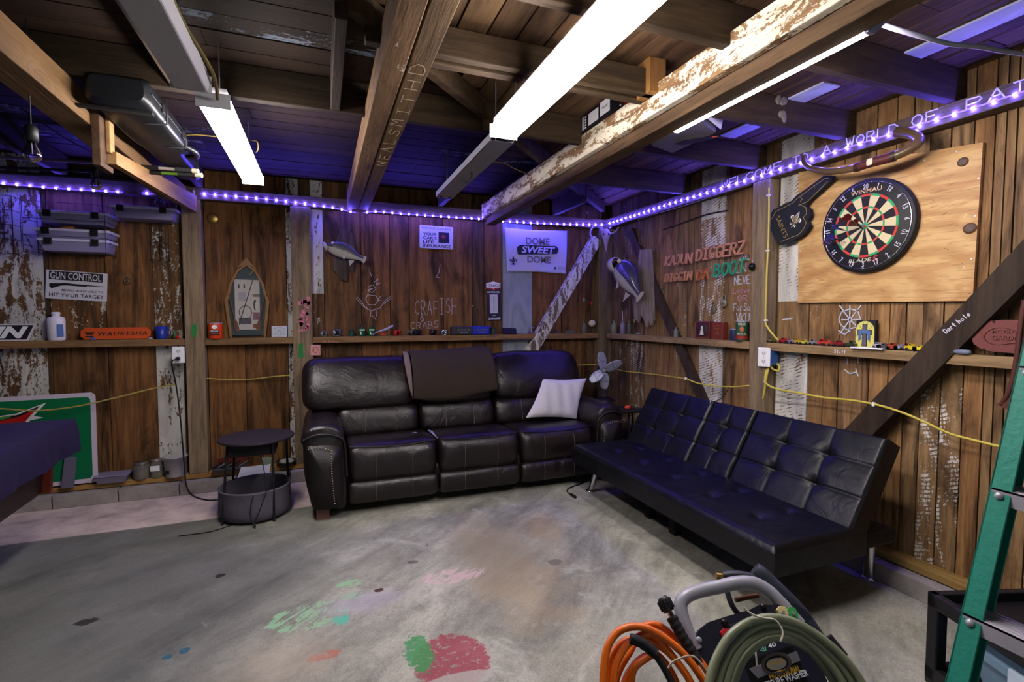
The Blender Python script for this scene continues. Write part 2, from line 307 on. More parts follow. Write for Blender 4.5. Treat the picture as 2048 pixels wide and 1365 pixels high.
glass=mat('bottle_glass','#c9cfc6',.08,trans=.92,ior=1.35); dglass=mat('dusty_glass','#8d8f88',.35,trans=.45,ior=1.2,var=.2)
# ================================================================== STRUCTURE
ST=dict(kind='structure')
ZT=2.349; ZP=2.441; YB=.09
# ---- floor
k=NT('concrete'); P=k.tc
n1=k.noise(P,1.1,5,.6,.6); n2=k.noise(P,5,8,.65,.3); n3=k.noise(P,38,6,.7); n4=k.noise(k.map(P,(1,1,1),(0,0,0),(9,4,0)),2.6,9,.7,.5); n5=k.noise(k.map(P,(1,1,1),(0,0,0),(3,7,0)),9,7,.7,.8)
n6=k.noise(k.map(k.map(P,(1,1,1),(0,0,-.75)),(.5,1.6,1),(0,0,0),(3,7,0)),15,7,.7,1.2); n7=k.noise(k.map(k.map(P,(1,1,1),(0,0,-.75)),(.35,1.3,1)),3.2,9,.72,.5); n8=k.noise(P,120,4,.7)
c=k.mix(k.mr(n1,.3,.7),srgb('#8d8b7c'),srgb('#b8b6a5')); c=k.mix(k.mr(n7,.45,.66,0,.75),c,srgb('#5f5d55')); c=k.mix(k.mr(n7,.42,.3,0,.6),c,srgb('#cfcdbf')); c=k.mix(k.mr(n8,.5,.75,0,.5),c,srgb('#4f4d47')); c=k.mix(k.mr(n8,.42,.3,0,.5),c,srgb('#d5d5cf')); c=k.mix(k.mr(n2,.45,.72,0,.55),c,srgb('#6c6a60')); c=k.mix(k.mr(n4,.55,.7,0,.5),c,srgb('#d6d4c6'))
c=k.mix(k.mr(n3,.52,.72,0,.45),c,srgb('#5b5850')); c=k.mix(k.mr(n5,.66,.7,0,.6),c,srgb('#3c3a36')); c=k.mix(k.mr(n5,.33,.27,0,.5),c,srgb('#dfe0da'))
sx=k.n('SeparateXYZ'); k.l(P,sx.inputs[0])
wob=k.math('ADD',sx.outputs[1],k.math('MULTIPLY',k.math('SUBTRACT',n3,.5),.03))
# paler pinkish strip in the concrete colour along the back wall
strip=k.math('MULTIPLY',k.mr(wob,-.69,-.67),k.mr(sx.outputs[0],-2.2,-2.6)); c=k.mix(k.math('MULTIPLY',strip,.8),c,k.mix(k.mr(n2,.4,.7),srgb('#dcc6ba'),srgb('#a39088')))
# lamp falloff and beam shade painted as darker concrete left of the room
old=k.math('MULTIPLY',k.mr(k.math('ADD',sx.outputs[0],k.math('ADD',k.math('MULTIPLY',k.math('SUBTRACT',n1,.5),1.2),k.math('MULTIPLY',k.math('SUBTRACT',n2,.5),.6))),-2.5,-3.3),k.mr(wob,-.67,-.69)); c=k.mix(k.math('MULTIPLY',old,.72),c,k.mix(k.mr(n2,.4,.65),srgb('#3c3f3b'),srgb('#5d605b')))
def spot(c,px,py,rx,ry,col,am=.35,nz=n5,cut=0.,rot=0.,op=1.,soft=0.):
    q=onZ(px,py,0); v=k.map(P,(1,1,1),(0,0,0),(-q.x,-q.y,0)); v=k.map(v,(1/rx,1/ry,1),(0,0,rot))
    ln=k.n('VectorMath',operation='LENGTH'); s2=k.n('SeparateXYZ'); k.l(v,s2.inputs[0]); cx=k.n('CombineXYZ'); k.l(s2.outputs[0],cx.inputs[0]); k.l(s2.outputs[1],cx.inputs[1]); k.l(cx.outputs[0],ln.inputs[0])
    d=k.math('ADD',ln.outputs['Value'],k.math('MULTIPLY',k.math('SUBTRACT',nz,.5),am*4)); m=k.mr(d,1.04+soft,.96-soft,0,op)
    if cut: m=k.math('MULTIPLY',m,k.mr(nz,cut,cut+.03,1,0))
    return k.mix(m,c,srgb(col))
c=spot(c,1010,1130,.22,.55,'#9c8460',.8,n2,op=.5,rot=.4,soft=.5); c=spot(c,1090,1055,.12,.2,'#9c8460',.8,n2,op=.5,soft=.5)
c=spot(c,903,1322,.155,.17,'#963444',.14,n3,.56,op=.85); c=spot(c,905,1368,.17,.05,'#a9a79c',.1,n3,op=.75)
c=spot(c,838,1308,.055,.12,'#2f8a4a',.5,n3,.58,op=.85); c=spot(c,622,1232,.17,.10,'#93c294',.5,n6,.47,op=.85); c=spot(c,700,1168,.06,.035,'#8fc08f',.5,n6,.50,op=.9); c=spot(c,705,1193,.06,.03,'#8fc08f',.5,n6,.50,op=.9)
c=spot(c,683,1240,.035,.04,'#5fb59a',.4,n3,.56); c=spot(c,905,1152,.17,.07,'#cfb4b2',.5,n6,.50,op=.85); c=spot(c,650,1312,.06,.03,'#a8624c',.5,n5,.55); c=spot(c,560,1332,.2,.14,'#b3a58f',.8,n2,op=.45,soft=.5)
c=spot(c,725,1205,.16,.08,'#b3a9b8',.7,n2,op=.5,soft=.4); c=spot(c,369,1302,.02,.02,'#2c5c6c',.3,n3); c=spot(c,335,1315,.02,.015,'#2c5c6c',.3,n3); c=spot(c,172,1245,.045,.03,'#2d2c28',.8,n6); c=spot(c,440,1152,.025,.02,'#26241f',.6,n6); c=spot(c,758,1181,.025,.018,'#4a332c',.3,n3)
c=spot(c,1110,1125,.04,.035,'#5c5953',.4,n3,op=.8); c=spot(c,825,1125,.03,.02,'#4b4a46',.3,n3,op=.8); c=spot(c,990,1110,.25,.25,'#7b7566',.7,n2,op=.45,soft=.5); c=spot(c,300,1085,.3,.05,'#55544e',.7,n2,op=.5,soft=.4)
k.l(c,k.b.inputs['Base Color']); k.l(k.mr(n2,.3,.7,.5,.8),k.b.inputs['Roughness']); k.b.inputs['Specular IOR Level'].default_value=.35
k.bump(k.math('ADD',n3,k.math('MULTIPLY',n6,.8)),.4,.008)
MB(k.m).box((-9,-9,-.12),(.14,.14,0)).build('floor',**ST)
# ---- concrete curb blocks
cb=NT('curb_concrete'); a1=cb.noise(cb.tc,9,8,.7); cb.l(cb.mix(cb.mr(a1,.3,.7),srgb('#7d7674'),srgb('#a39b98')),cb.b.inputs['Base Color']); cb.b.inputs['Roughness'].default_value=.9; cb.bump(a1,.6,.01)
mb=MB(cb.m); x=.09
while x>-8: mb.box((x,-.069,0),(x-.392,.09,.098)); x-=.40
mb.build('baseboard_back',bev=.004,**ST)
mb=MB(cb.m); y=-.07
while y>-6: mb.box((-.069,y,0),(.09,y-.392,.098)); y-=.40
mb.build('baseboard_right',bev=.004,**ST)
def tt(lo=.8,hi=1.1,a=0.): b=R_.uniform(lo,hi); return (b*R_.uniform(.97,1.05),b,b*R_.uniform(.92,1.03),a)
mb=MB(W_newx); 
for a,b in ((.09,-2.1),(-2.105,-4.6),(-4.605,-8)): mb.t=tt(); mb.box((a,0,.104),(b,.09,.142))
mb.build('trim_1',bev=.002,**ST)
mb=MB(wood('lumber_yy','#8f7444','#a98c58','y',stain=.2,dark='#6a4a2a')); 
for a,b in ((0,-2.6),(-2.605,-6)): mb.t=tt(); mb.box((0,a,.104),(.09,b,.142))
mb.build('trim_2',bev=.002,**ST)
# ---- board walls: (px of the left seam at mid height, brightness, paint amount, list of separate painted stretches)
def wallboards(name,mat_,axis,seams,zsp):
    mb=MB(mat_)
    for i in range(len(seams)-1):
        px,tint,stre=seams[i]; px2=seams[i+1][0]
        if axis=='b': p=lambda q:onY(q,560,YB).x if abs(q)<3000 else q/1000
        else: p=lambda q:onX(q,560,YB).y if abs(q)<3000 else q/1000
        a,b=p(px),p(px2); g=.003; dz=R_.uniform(0,.006)
        # stretches: [(z0,z1,paint)]
        zs=[(.10,2.62,0.)] if not stre else stre
        for z0,z1,pa in zs:
            mb.t=(tint[0],tint[1],tint[2],pa)
            if axis=='b': mb.box((a+g,YB+dz,z0),(b-g,YB+.03,z1))
            else: mb.box((YB+dz,a-g,z0),(YB+.03,b+g,z1))
    return mb
W=(1.25,1.2,1.3); 
def B(v,r=1.,bl=1.): return (v*r,v,v*bl)
sb=[(-8000,B(.9),[(.1,2.62,.3)]),(-6200,B(.95),None),(-60,B(.85),[(.1,2.62,.6)]),(88,B(.4),None),(98,B(.78,1.1,.9),[(.1,1.24,.0),(1.24,1.6,.42),(1.6,2.62,0)]),(210,B(.95,1.15,.85),None),(306,B(.8),[(.1,1.24,.72),(1.24,2.62,.45)]),
 (362,B(.5),None),(404,B(.6),None),(411,B(.95,1.15,.8),None),(487,B(.88,1.15,.8),None),(573,B(.8),[(.1,2.62,.62)]),(600,B(.6),None),(622,B(.8),[(.1,1.2,0.),(1.2,1.62,.35),(1.62,2.62,.78)]),(648,B(.72,1.1,.9),None),(722,B(.85,1.2,.85),None),(780,B(.78,1.15,.9),None),(818.6,B(.92,1.15,.8),None),(887,B(1.0,1.12,.8),None),(944,B(.62,.95,1.1),None),(968,B(.86,1.12,.8),None),
 (1005,(.42,.47,.58),[(.1,2.62,1.6)]),(1065,B(.85,1.2,.8),None),(1123,B(.8,1.1,.8),None),(1172,B(.72,1.0,1.),[(.1,2.62,.2)]),(1198,B(.6),None),(90,B(.6),None)]
sb[-1]=(3090,B(.6),None)
mb=wallboards('wall_back',W_back,'b',[(q,t,s) for q,t,s in sb[:-1]]+[(1300,B(.6),None)],0)
mb.cm=0; mb.t=(.25,.25,.25,0); mb.m(blackm); mb.box((-8.2,.125,-.1),(.14,.14,2.66))
WALLB=mb.build('wall_back',**ST)
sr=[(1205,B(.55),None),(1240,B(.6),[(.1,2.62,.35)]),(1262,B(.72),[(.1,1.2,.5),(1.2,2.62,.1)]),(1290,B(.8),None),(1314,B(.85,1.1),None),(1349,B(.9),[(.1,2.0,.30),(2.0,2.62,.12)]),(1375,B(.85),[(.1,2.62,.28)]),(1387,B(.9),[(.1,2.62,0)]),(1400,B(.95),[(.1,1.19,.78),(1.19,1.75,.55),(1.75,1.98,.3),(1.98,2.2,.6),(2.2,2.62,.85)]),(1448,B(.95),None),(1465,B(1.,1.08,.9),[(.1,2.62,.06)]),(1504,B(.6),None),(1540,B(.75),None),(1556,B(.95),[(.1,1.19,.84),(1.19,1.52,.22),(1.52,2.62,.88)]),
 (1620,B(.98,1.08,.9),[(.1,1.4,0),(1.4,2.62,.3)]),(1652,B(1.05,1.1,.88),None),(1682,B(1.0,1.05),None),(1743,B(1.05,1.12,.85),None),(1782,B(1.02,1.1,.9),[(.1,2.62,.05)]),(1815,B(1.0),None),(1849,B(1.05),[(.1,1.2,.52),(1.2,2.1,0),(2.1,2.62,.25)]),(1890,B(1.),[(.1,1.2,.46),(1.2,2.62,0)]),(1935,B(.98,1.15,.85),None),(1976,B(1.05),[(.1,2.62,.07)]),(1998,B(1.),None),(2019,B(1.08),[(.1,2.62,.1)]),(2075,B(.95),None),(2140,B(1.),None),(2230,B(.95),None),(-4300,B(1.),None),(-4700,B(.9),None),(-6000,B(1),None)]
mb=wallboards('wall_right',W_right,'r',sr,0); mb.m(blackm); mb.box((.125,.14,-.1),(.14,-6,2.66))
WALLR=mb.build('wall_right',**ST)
# ---- posts, plates
W_pl=wood('plate_x','#5a4a3a','#75634f','x',stain=.4); W_ply=wood('plate_y','#5d4d40','#7a6857','y',stain=.35)
mb=MB(W_pl); 
for a,b in ((.09,-2.44),(-2.56,-3.86),(-3.86,-8)): mb.t=tt(.85,1.); mb.box((a,0,ZT),(b,.088,ZP))
mb.build('trim_3',bev=.003,**ST)
mb=MB(W_ply); mb.t=tt(.9,1.); mb.box((0,0,ZT),(.088,-6,ZP)); PLATER=mb.build('trim_4',bev=.003,**ST)
def post(n,x0,x1,y0,y1,t=1.,pa=0.): mb=MB(W_post); mb.t=(t,t,t*.98,pa); mb.box((x0,y0,.142),(x1,y1,ZT)); return mb.build(n,bev=.006,**ST)
P1=post('trim_5',-3.85,-3.715,0,.088,1.15); P2=post('trim_6',-3.062,-2.905,0,.088,1.1); post('trim_7',-.075,.088,0,.088,.7); P3=post('trim_8',0,.088,-1.934,-2.077,1.1); post('trim_9',0,.088,-5.0,-5.13,1.); post('trim_10',-6.4,-6.26,0,.088,1.)
# paint marks on the posts
mk=MB(mat('pink_spray','#c4708e',.9,var=.3,vs=60)); f=BK(-3.05,1.30); f=quad(onY,0,(594,598),(620,598),(595,664)); 
for i in range(46): u=R_.random();v_=R_.random(); s=.006+R_.random()*.012; mk.ob(f,u*f.W*.8,v_*f.H*.95,u*f.W*.8+s*1.6,v_*f.H*.95+s*2,.0004,.0009)
mk.build('spray_paint',P2)
mk=MB(mat('green_spray','#2c7a3e',.9)); f=quad(onY,0,(381,648),(395,648),(381,676)); mk.prism(f,[(0,.3*f.H),(.2*f.W,.9*f.H),(.8*f.W,f.H),(f.W,.6*f.H),(.7*f.W,.1*f.H),(.4*f.W,0)],.0004,.001); f=quad(onY,0,(596,686),(607,686),(596,716)); mk.prism(f,[(0,0),(.1*f.W,.9*f.H),(f.W*.9,f.H),(f.W,0)],.0004,.001); mk.build('paint_smear',P1)
# ---- shelves (boards let in between the posts)
def shelf(n,lab,pts,mt): 
    mb=MB(mt); mb.t=tt(.95,1.1,pts[2] if len(pts)>2 else 0); mb.box(*pts[:2]); return mb.build(n,bev=.003,label=lab,cat='shelf',group=None)
shelf('wall_shelf','brown wooden wall shelf board left of the left post, carrying the orange nameplate',((-6.25,0,1.187),(-3.853,.088,1.240)),W_shx)
shelf('wall_shelf','short wooden wall shelf board under the boat-shaped shadow box',((-3.712,0,1.187),(-3.065,.088,1.240)),W_shx)
SH3=shelf('wall_shelf','long wooden wall shelf board behind the brown sofa, carrying fishing reels',((-2.902,0,1.187),(-.078,.088,1.240)),W_shx)
SH4=shelf('wall_shelf','pinkish painted wooden wall shelf board in the corner, carrying glass bottles',((.003,-.03,1.187),(.088,-1.931,1.240),.12),W_shy)
SH5=shelf('wall_shelf','wooden wall shelf board under the dartboard, carrying toy cars',((.003,-2.080,1.187),(.088,-4.9,1.240)),W_shy)
# ---- diagonal braces
def brace(n,fr,a,b,wd,c0,c1,mt,t=(1,1,1,0)):
    d=V((b[0]-a[0],b[1]-a[1])); L=d.length; nx,ny=-d.y/L*wd/2,d.x/L*wd/2; mb=MB(mt); mb.t=t
    mb.prism(fr,[(a[0]+nx,a[1]+ny),(b[0]+nx,b[1]+ny),(b[0]-nx,b[1]-ny),(a[0]-nx,a[1]-ny)],c0,c1); return mb.build(n,bev=.003,**ST)
q=lambda fn,px,py,v=0.:fn(px,py,v)
a=onY(1196,478,-.006); b=onY(1062,708,-.006); c=onY(1000,815,-.006); brace('trim_11',BK(0,0,0),(a.x,a.z),(c.x,c.z),.11,.006,-.083,W_white,(1,1,1,.62))
a=onX(1957,618,0); b=onX(1722,860,0); d=(a-b).normalized(); c=b-d*.9; e=a+d*.9
BR=brace('trim_12',RW(0,0,0),(-e.y,e.z),(-c.y,c.z),.122,.005,-.08,W_dark,(1,1,1,0))
a=onX(1258,462,.055); b=onX(1398,790,.055); d=(b-a).normalized(); e=b+d*.5; brace('trim_13',RW(0,0,.0),(-a.y,a.z),(-e.y,e.z),.095,-.055,-.089,W_dark,(1.1,1.1,1.4,0))
if 0: brace('trim_14',BK(0,0,0),(a.x+.06,a.z+.12),(b.x-.3,b.z-.45),.13,-.01,-.085,W_white,(.5,.45,.45,.6))
# ---- ceiling boards (two runs meeting on the diagonal), joists, beams
ZC=2.60
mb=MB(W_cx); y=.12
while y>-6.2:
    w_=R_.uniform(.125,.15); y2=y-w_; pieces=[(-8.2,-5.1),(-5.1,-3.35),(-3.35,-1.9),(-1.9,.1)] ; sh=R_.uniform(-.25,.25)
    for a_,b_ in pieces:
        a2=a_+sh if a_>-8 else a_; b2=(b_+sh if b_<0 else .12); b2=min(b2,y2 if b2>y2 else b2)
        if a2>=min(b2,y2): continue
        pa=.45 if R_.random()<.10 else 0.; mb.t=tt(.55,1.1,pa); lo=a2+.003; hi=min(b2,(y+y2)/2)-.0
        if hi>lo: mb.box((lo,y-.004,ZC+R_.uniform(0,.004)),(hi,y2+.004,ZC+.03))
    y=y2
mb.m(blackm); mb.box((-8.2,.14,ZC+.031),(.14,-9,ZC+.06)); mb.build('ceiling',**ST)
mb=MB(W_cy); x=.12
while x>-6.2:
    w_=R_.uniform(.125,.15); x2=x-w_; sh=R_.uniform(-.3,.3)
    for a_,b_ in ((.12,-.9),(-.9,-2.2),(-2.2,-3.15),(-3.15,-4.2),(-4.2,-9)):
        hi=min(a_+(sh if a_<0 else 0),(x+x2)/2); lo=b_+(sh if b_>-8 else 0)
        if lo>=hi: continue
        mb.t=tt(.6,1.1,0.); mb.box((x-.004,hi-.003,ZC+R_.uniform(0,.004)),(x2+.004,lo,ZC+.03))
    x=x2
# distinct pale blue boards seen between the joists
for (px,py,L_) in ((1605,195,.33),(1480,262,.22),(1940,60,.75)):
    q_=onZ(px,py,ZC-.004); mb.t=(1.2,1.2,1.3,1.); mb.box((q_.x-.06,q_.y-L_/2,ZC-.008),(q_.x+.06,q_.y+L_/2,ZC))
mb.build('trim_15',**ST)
n_=16
def beam(a,b,mt,t=None,bev=.004):
    global n_
    mb=MB(mt); mb.t=t or tt(.75,1.); mb.box(a,b); o=mb.build('trim_%d'%n_,bev=bev,**ST); n_+=1; return o
for y_,t_ in ((-1.21,.8),(-1.97,1.0),(-2.59,1.),(-3.12,1.),(-3.78,.9),(-4.4,.9)): beam((.085,y_,2.443),(y_-.02 if y_>-2.5 and y_<-1.5 else y_+.02,y_+.045 if y_>-3 else y_+.045,ZC),W_jx,(t_,t_,t_,.0))
beam((-1.93,-1.95,2.443),(-2.6,-1.905,ZC),W_jx,(1.,1,.95,0)); beam((-2.6,-1.95,2.443),(-7.5,-1.905,ZC),W_jx,(.5,.5,.48,0))   # header that carries on to the left, its left piece tinted down as shade
beam((-2.66,-2.66,2.443),(-1.2,-2.62,2.56),W_jx,(1.,1,.95,0))
for x_,y1 in ((-1.80,-1.90),(-.62,-.62),(-3.74,-1.9),(-4.6,-1.9),(-5.4,-1.9),(-2.5,-1.9),(-1.25,-1.2)): beam((x_,.085,2.443),(x_+.045,y1,ZC),W_jy,(.9,.9,.9,0))
for x_,y0 in ((-2.77,-1.95),(-4.1,-1.95),(-3.44,-1.95)): beam((x_,y0,2.443),(x_+.045,x_,ZC),W_jy,(.8,.8,.8,0))
# diagonal member under the line where the two runs of boards meet
f=Fr((-.02,-.02,0),(-1,-1,0),(0,0,1)); mb=MB(W_jx); mb.t=(.95,.95,.95,0); mb.ob(f,.1,2.50,5.6,ZC,-.022,.022); mb.build('trim_%d'%n_,bev=.003,**ST); n_+=1
# blocking between joists
beam((-1.42,-2.58,2.443),(-1.33,-2.69,ZC),W_newz,(.7,.6,.5,0))
# long tie beams
beam((-2.605,.02,2.36),(-2.515,-5.9,2.50),W_beam,(.8,.76,.74,.25)); beam((-2.51,.02,2.362),(-2.425,-5.9,2.47),W_beam,(.6,.6,.56,0))
beam((-1.372,.02,2.36),(-1.333,-5.9,2.493),W_beam,(1.25,1.2,1.1,.62)); beam((-1.330,.02,2.303),(-1.237,-5.9,2.46),W_dbeam,(1.3,1.25,1.2,.12))
LB=beam((-3.945,.02,2.302),(-3.81,-5.9,2.44),W_new,(.33,.31,.30,0))
beam((-3.81,-1.60,2.12),(-3.775,-1.75,2.44),W_dbeam,(.9,.8,.8,0))
beam((-3.774,-1.635,2.20),(-3.755,-1.69,2.40),W_new,(.8,.8,.8,0))
mb=MB(W_new); mb.t=(.6,.58,.56,0); f=Fr((-3.74,0,0),(0,1,0),(0,0,1)); pts=[onX(*p,-3.74) for p in ((233,304),(233,329),(397,427),(401,396))]; mb.prism(f,[(p.y,p.z) for p in pts],-.035,0); mb.build('trim_%d'%n_,bev=.002,**ST); n_+=1
# ---- chalk on the plate, beams and walls
def strk(par,name,f,lines,wd,mt=chalk,c=.0004): mb=MB(mt); mb.strokes(f,lines,wd,c,c+.0012); return mb.build(name,par)
ln=[]
for s,p0,p1 in (('WELCOME',1443,1566),('TO',1585,1618),('A',1643,1664),('WORLD',1690,1797),('OF',1818,1876),('PAIN',1924,2110)):
    a,b=onX(p0,300,0),onX(p1,300,0); ln+=hand(s,-a.y,2.384,-b.y,2.434,.75,.06)
strk(PLATER,'chalk_writing',RW(0,0,0),ln,.006)
f=BK(0,0,YB); ln=[]
for s,p0,y0,p1,y1 in (('CRAFISH',828,600,914,629),('&',838,629,850,643),('CRABS',820,643,878,657)):
    a,b=onY(p0,y1,YB),onY(p1,y0,YB); ln+=hand(s,a.x,a.z,b.x,b.z,.7,.12)
# spider-like scribbled figure
def px2(fn,v,pts,ax): 
    o=[fn(*p,v) for p in pts]; return [((p.x if ax=='b' else -p.y),p.z) for p in o]
for L in (((736,575),(746,570),(752,578),(744,586),(735,580),(746,577),(736,583)),((735,590),(752,592),(757,600),(750,610),(738,610),(731,600),(735,590)),((757,598),(762,592)),((757,602),(764,600)),((714,594),(722,602),(730,614),(742,622),(760,616),(772,600),(782,592)),((712,597),(726,612),(736,620)),((768,608),(782,597)),((742,622),(741,634)),((754,620),(753,634)),((745,632),(752,640)),((740,545),(743,553)),((748,565),(756,558),(752,570),(762,566)),((880,530),(878,545),(872,555),(880,556))): ln.append(px2(onY,YB,L,'b'))
strk(WALLB,'chalk_drawing',f,ln,.0038,mat('chalk_mid','#b9b1c2',.95))
f=RW(0,0,YB); ln=[];lp=[]
for s,p0,y0,p1,y1,l in (('NEVE',1468,550,1502,570,ln),('Leave',1466,574,1502,587,lp),('OR',1474,590,1496,602,lp),('ForSa',1466,607,1502,622,ln),('VKU',1472,627,1500,645,ln),('you',1468,500,1502,524,ln),('IN',1468,526,1494,546,ln)):
    a,b=onX(p0,y1,YB),onX(p1,y0,YB); l+=hand(s,-a.y,a.z,-b.y,b.z,.78,.05)
for L in (((1678,640),(1683,625),(1700,618),(1716,622),(1722,640),(1712,655),(1694,660),(1682,650),(1678,640)),((1680,612),(1700,640),(1722,660)),((1722,612),(1700,640),(1680,668)),((1700,612),(1700,664)),((1684,640),(1720,640)),((1678,662),(1690,670),(1700,660)),((1690,740),(1700,748),(1712,745)),((1712,738),(1716,752)),((1695,718),(1695,728)),((1716,712),(1716,726)),((1565,640),(1585,637))): ln.append(px2(onX,YB,L,'r'))
strk(WALLR,'chalk_writing',f,ln,.007,mat('chalk_blueish','#b9c0cc',.95)); strk(WALLR,'pink_chalk_writing',f,lp,.007,chalkp)
a,b=onX(1893,668,.0),onX(1925,644,.0); d=(b-a); f=Fr((0.0-.0056,a.y,a.z),d,d.cross(V((1,0,0)))); 
if f.v.z<0: f=Fr(f.o,d,-f.v)
f=Fr(V((-.0056,a.y,a.z)),V((0,d.y,d.z)),V((0,0,1))); strk(BR,'chalk_word_dart',f,hand('Dart',0,0,.062,.022),.0035); strk(BR,'chalk_word_hole',f,hand('hole',.072,0,.135,.022),.0035)
a,b=onX(1667,706,0),onX(1692,700,0); strk(SH5,'chalk_writing',Fr((.0028,a.y,a.z),(0,-1,0),(0,0,1)),hand('Stuff',0,0,(a.y-b.y),.02,.7),.003)
a=onY(646,686,0); strk(SH3,'chalk_writing',BK(a.x,a.z,-.0002),hand('fish-hooks',0,0,.15,.022,.7),.003,mat('pencil_red','#c47a66',.9))
cf=Fr((0,0,2.3595),(0,-1,0),(1,0,0)); cf=Fr((0,0,2.3617),(0,-1,0),(-1,0,0)); 
ln=hand('NEALSMITHD',0,0,1.4,.055,.55,.1); f=Fr((-2.44,-1.35,2.3617),(0,-1,0),(-1,0,0)); o=strk(None,'tmpx',f,ln,.004); bpy.data.objects.remove(o)
mbx=MB(mat('pencil_pale','#a08a72',.9)); mbx.strokes(Fr((-2.44,-1.35,2.362),(0,-1,0),(-1,0,0)),ln,.0045,.0,.0012); q_=[o for o in S.objects if o.name.startswith('trim_') and abs(o.data.vertices[0].co.x+2.51)<.002 and o.data.vertices[0].co.z>2.3]
mbx.build('pencil_writing',q_[0] if q_ else None)
# ================================================================== LAMPS
fixm=mat('fixture_white','#bdbcc0',.5,bump=.1); diff=mat('lit_diffuser','#ffffff',.4,emit='#fff6f4',es=LAMP_E)
def strip_lamp(lab,x0,x1,y0,y1,z,lit=True):
    t=thing('strip_lamp',lab,'ceiling light',((x0+x1)/2,(y0+y1)/2,z),'strip lamps under the ceiling')
    xm=(x0+x1)/2
    MB(fixm).box((x0+.012,y0+.005,z+.052),(x1-.012,y1-.005,z+.085)).build('housing',t,bev=.003)
    d=MB(diff if lit else fixm); f=Fr((xm,y0,z),(1,0,0),(0,0,1)); h=(x1-x0)/2
    d.prism(f,[(-h,.052),(-h,.02),(-h*.8,0),(h*.8,0),(h,.02),(h,.052)],-(y1-y0)*0,-(y1-y0)) if False else d.hexa([(x0+.01,y0,z),(x1-.01,y0,z),(x1-.01,y1,z),(x0+.01,y1,z),(x0,y0,z+.052),(x1,y0,z+.052),(x1,y1,z+.052),(x0,y1,z+.052)])
    d.build('diffuser',t,bev=.006)
    for e,yy in ((1,y0),(-1,y1)): MB(fixm).box((x0-.002,yy,z+.0),(x1+.002,yy-e*.004,z+.06)).build('end_cap',t)
    for yy in (y0+.15,y1-.15): MB(steel).cyl((xm,yy,z+.085),(xm,yy,ZC),.003,seg=6).build('hanger',t)
    return t
strip_lamp('lit white strip lamp over the left half of the sofa, farther from the camera',-3.283,-3.163,-2.28,-1.03,2.26)
strip_lamp('large lit white strip lamp nearest the camera, between the two middle beams',-2.085,-1.955,-3.64,-2.40,2.25)
strip_lamp('unlit grey-white strip lamp beside the gun case at the top left',-3.335,-3.205,-3.66,-2.42,2.265,False)
t=thing('strip_lamp','slim lit lamp running along the far side of the right beam','ceiling light',(-1.2,-2.95,2.28),'slim lamps behind the beam')
MB(fixm).box((-1.232,-3.53,2.372),(-1.13,-2.63,2.43)).build('housing',t,bev=.002)
f=Fr((0,-3.53,2.302),(1,0,0),(0,0,1)); MB(diff).prism(f,[(-1.233,0),(-1.210,0),(-1.135,.07),(-1.233,.07)],-.90,0).build('diffuser',t)  # sloped right face is unseen, shaped to glow onto the wall
e_=MB(mat('end_cap_violet','#9c98b8',.5)); e_.prism(f,[(-1.236,-.003),(-1.205,-.003),(-1.122,.07),(-1.122,.135),(-1.236,.135)],0,.012); e_.build('end_cap',t)
# bare galvanised lamp channel, lid off
t=thing('lamp_channel','bare galvanised metal lamp channel without tubes, hanging under the ceiling','lamp channel',(-2.0,-1.62,2.27))
mb=MB(steel); mb.box((-2.05,-2.30,2.270),(-1.93,-1.06,2.274)); mb.box((-2.05,-2.30,2.27),(-2.047,-1.06,2.31)); mb.box((-1.933,-2.30,2.27),(-1.93,-1.06,2.31)); mb.build('channel',t)
MB(chrome).box((-2.052,-2.30,2.268),(-2.046,-1.06,2.272)).build('bright_edge',t)
for x_ in (-2.02,-1.96): MB(blackm).cyl((x_,-1.10,2.271),(x_,-1.10,2.266),.010,seg=14).build('grommet',t)
wm=MB(blackm); wm.tube([(-1.99,-1.55,2.27),(-1.975,-1.6,2.25),(-2.0,-1.66,2.235),(-1.98,-1.72,2.25),(-1.99,-1.76,2.27)],.004,6,n=4); wm.build('wire',t)
for yy in (-2.2,-1.15): MB(steel).cyl((-1.99,yy,2.31),(-1.99,yy,ZC),.003,seg=6).build('hanger',t)
# ---- violet LED tape
ledm=mat('led_lit','#ffffff',.4,emit='#5a4cff',es=LED_E*75); tape=mat('led_tape','#b9a8ff',.4,emit='#5536ff',es=2.2)
def ledstrip(lab,paths,fn,mx,side):
    pts=[[fn(a,b,-.006) for a,b in p] for p in paths]; t=thing('led_strip',lab,'light strip',pts[0][0],'violet light strips along the wall plates')
    mb=MB(tape)
    for p in pts: mb.tube(p,.0045,6)
    mb.build('tape',t); proto=None; c=0
    for p in pts:
        L=0; acc=.03
        for a,b in zip(p,p[1:]):
            l=(b-a).length
            while acc<l:
                q_=a+(b-a)*(acc/l)
                if proto is None:
                    m_=MB(ledm); m_.ell(Fr(q_,(1,0,0),(0,0,1)),.0075,.0075,.0075,8,5); proto=m_.build('led',t,origin=q_-t.location); o=proto
                else: o=proto.copy(); COL.objects.link(o); o.parent=t
                o.location=q_-t.location; c+=1; acc+=.074
            acc-=l
    return t,c
ledstrip('violet light strip tacked along the back wall plate',[((0-60,362),(0,366.5),(50,371),(98,376),(150,379.5),(200,382),(246,385)),((284,386),(309,388)),((352,396),(370,397.4),(391,397.4)),((400,387.5),(427,389.5),(500,395),(560,401.5),(620,409.5),(680,418.5),(700,424),(712,425.5)),((727,426),(743,424),(757,424),(800,428),(850,431.5),(900,435),(965,439)),((973,443),(985,446)),((1000,443),(1060,446.5),(1120,449),(1211,450))],onY,60,'b')
ledstrip('violet light strip tacked along the right wall plate above the dartboard',[((1216,447.6),(1233,442.8),(1328,411.7),(1500,358.5),(1700,294),(1871.7,239.4),(1977,206.4),(2048,183),(2130,157))],onX,60,'r')
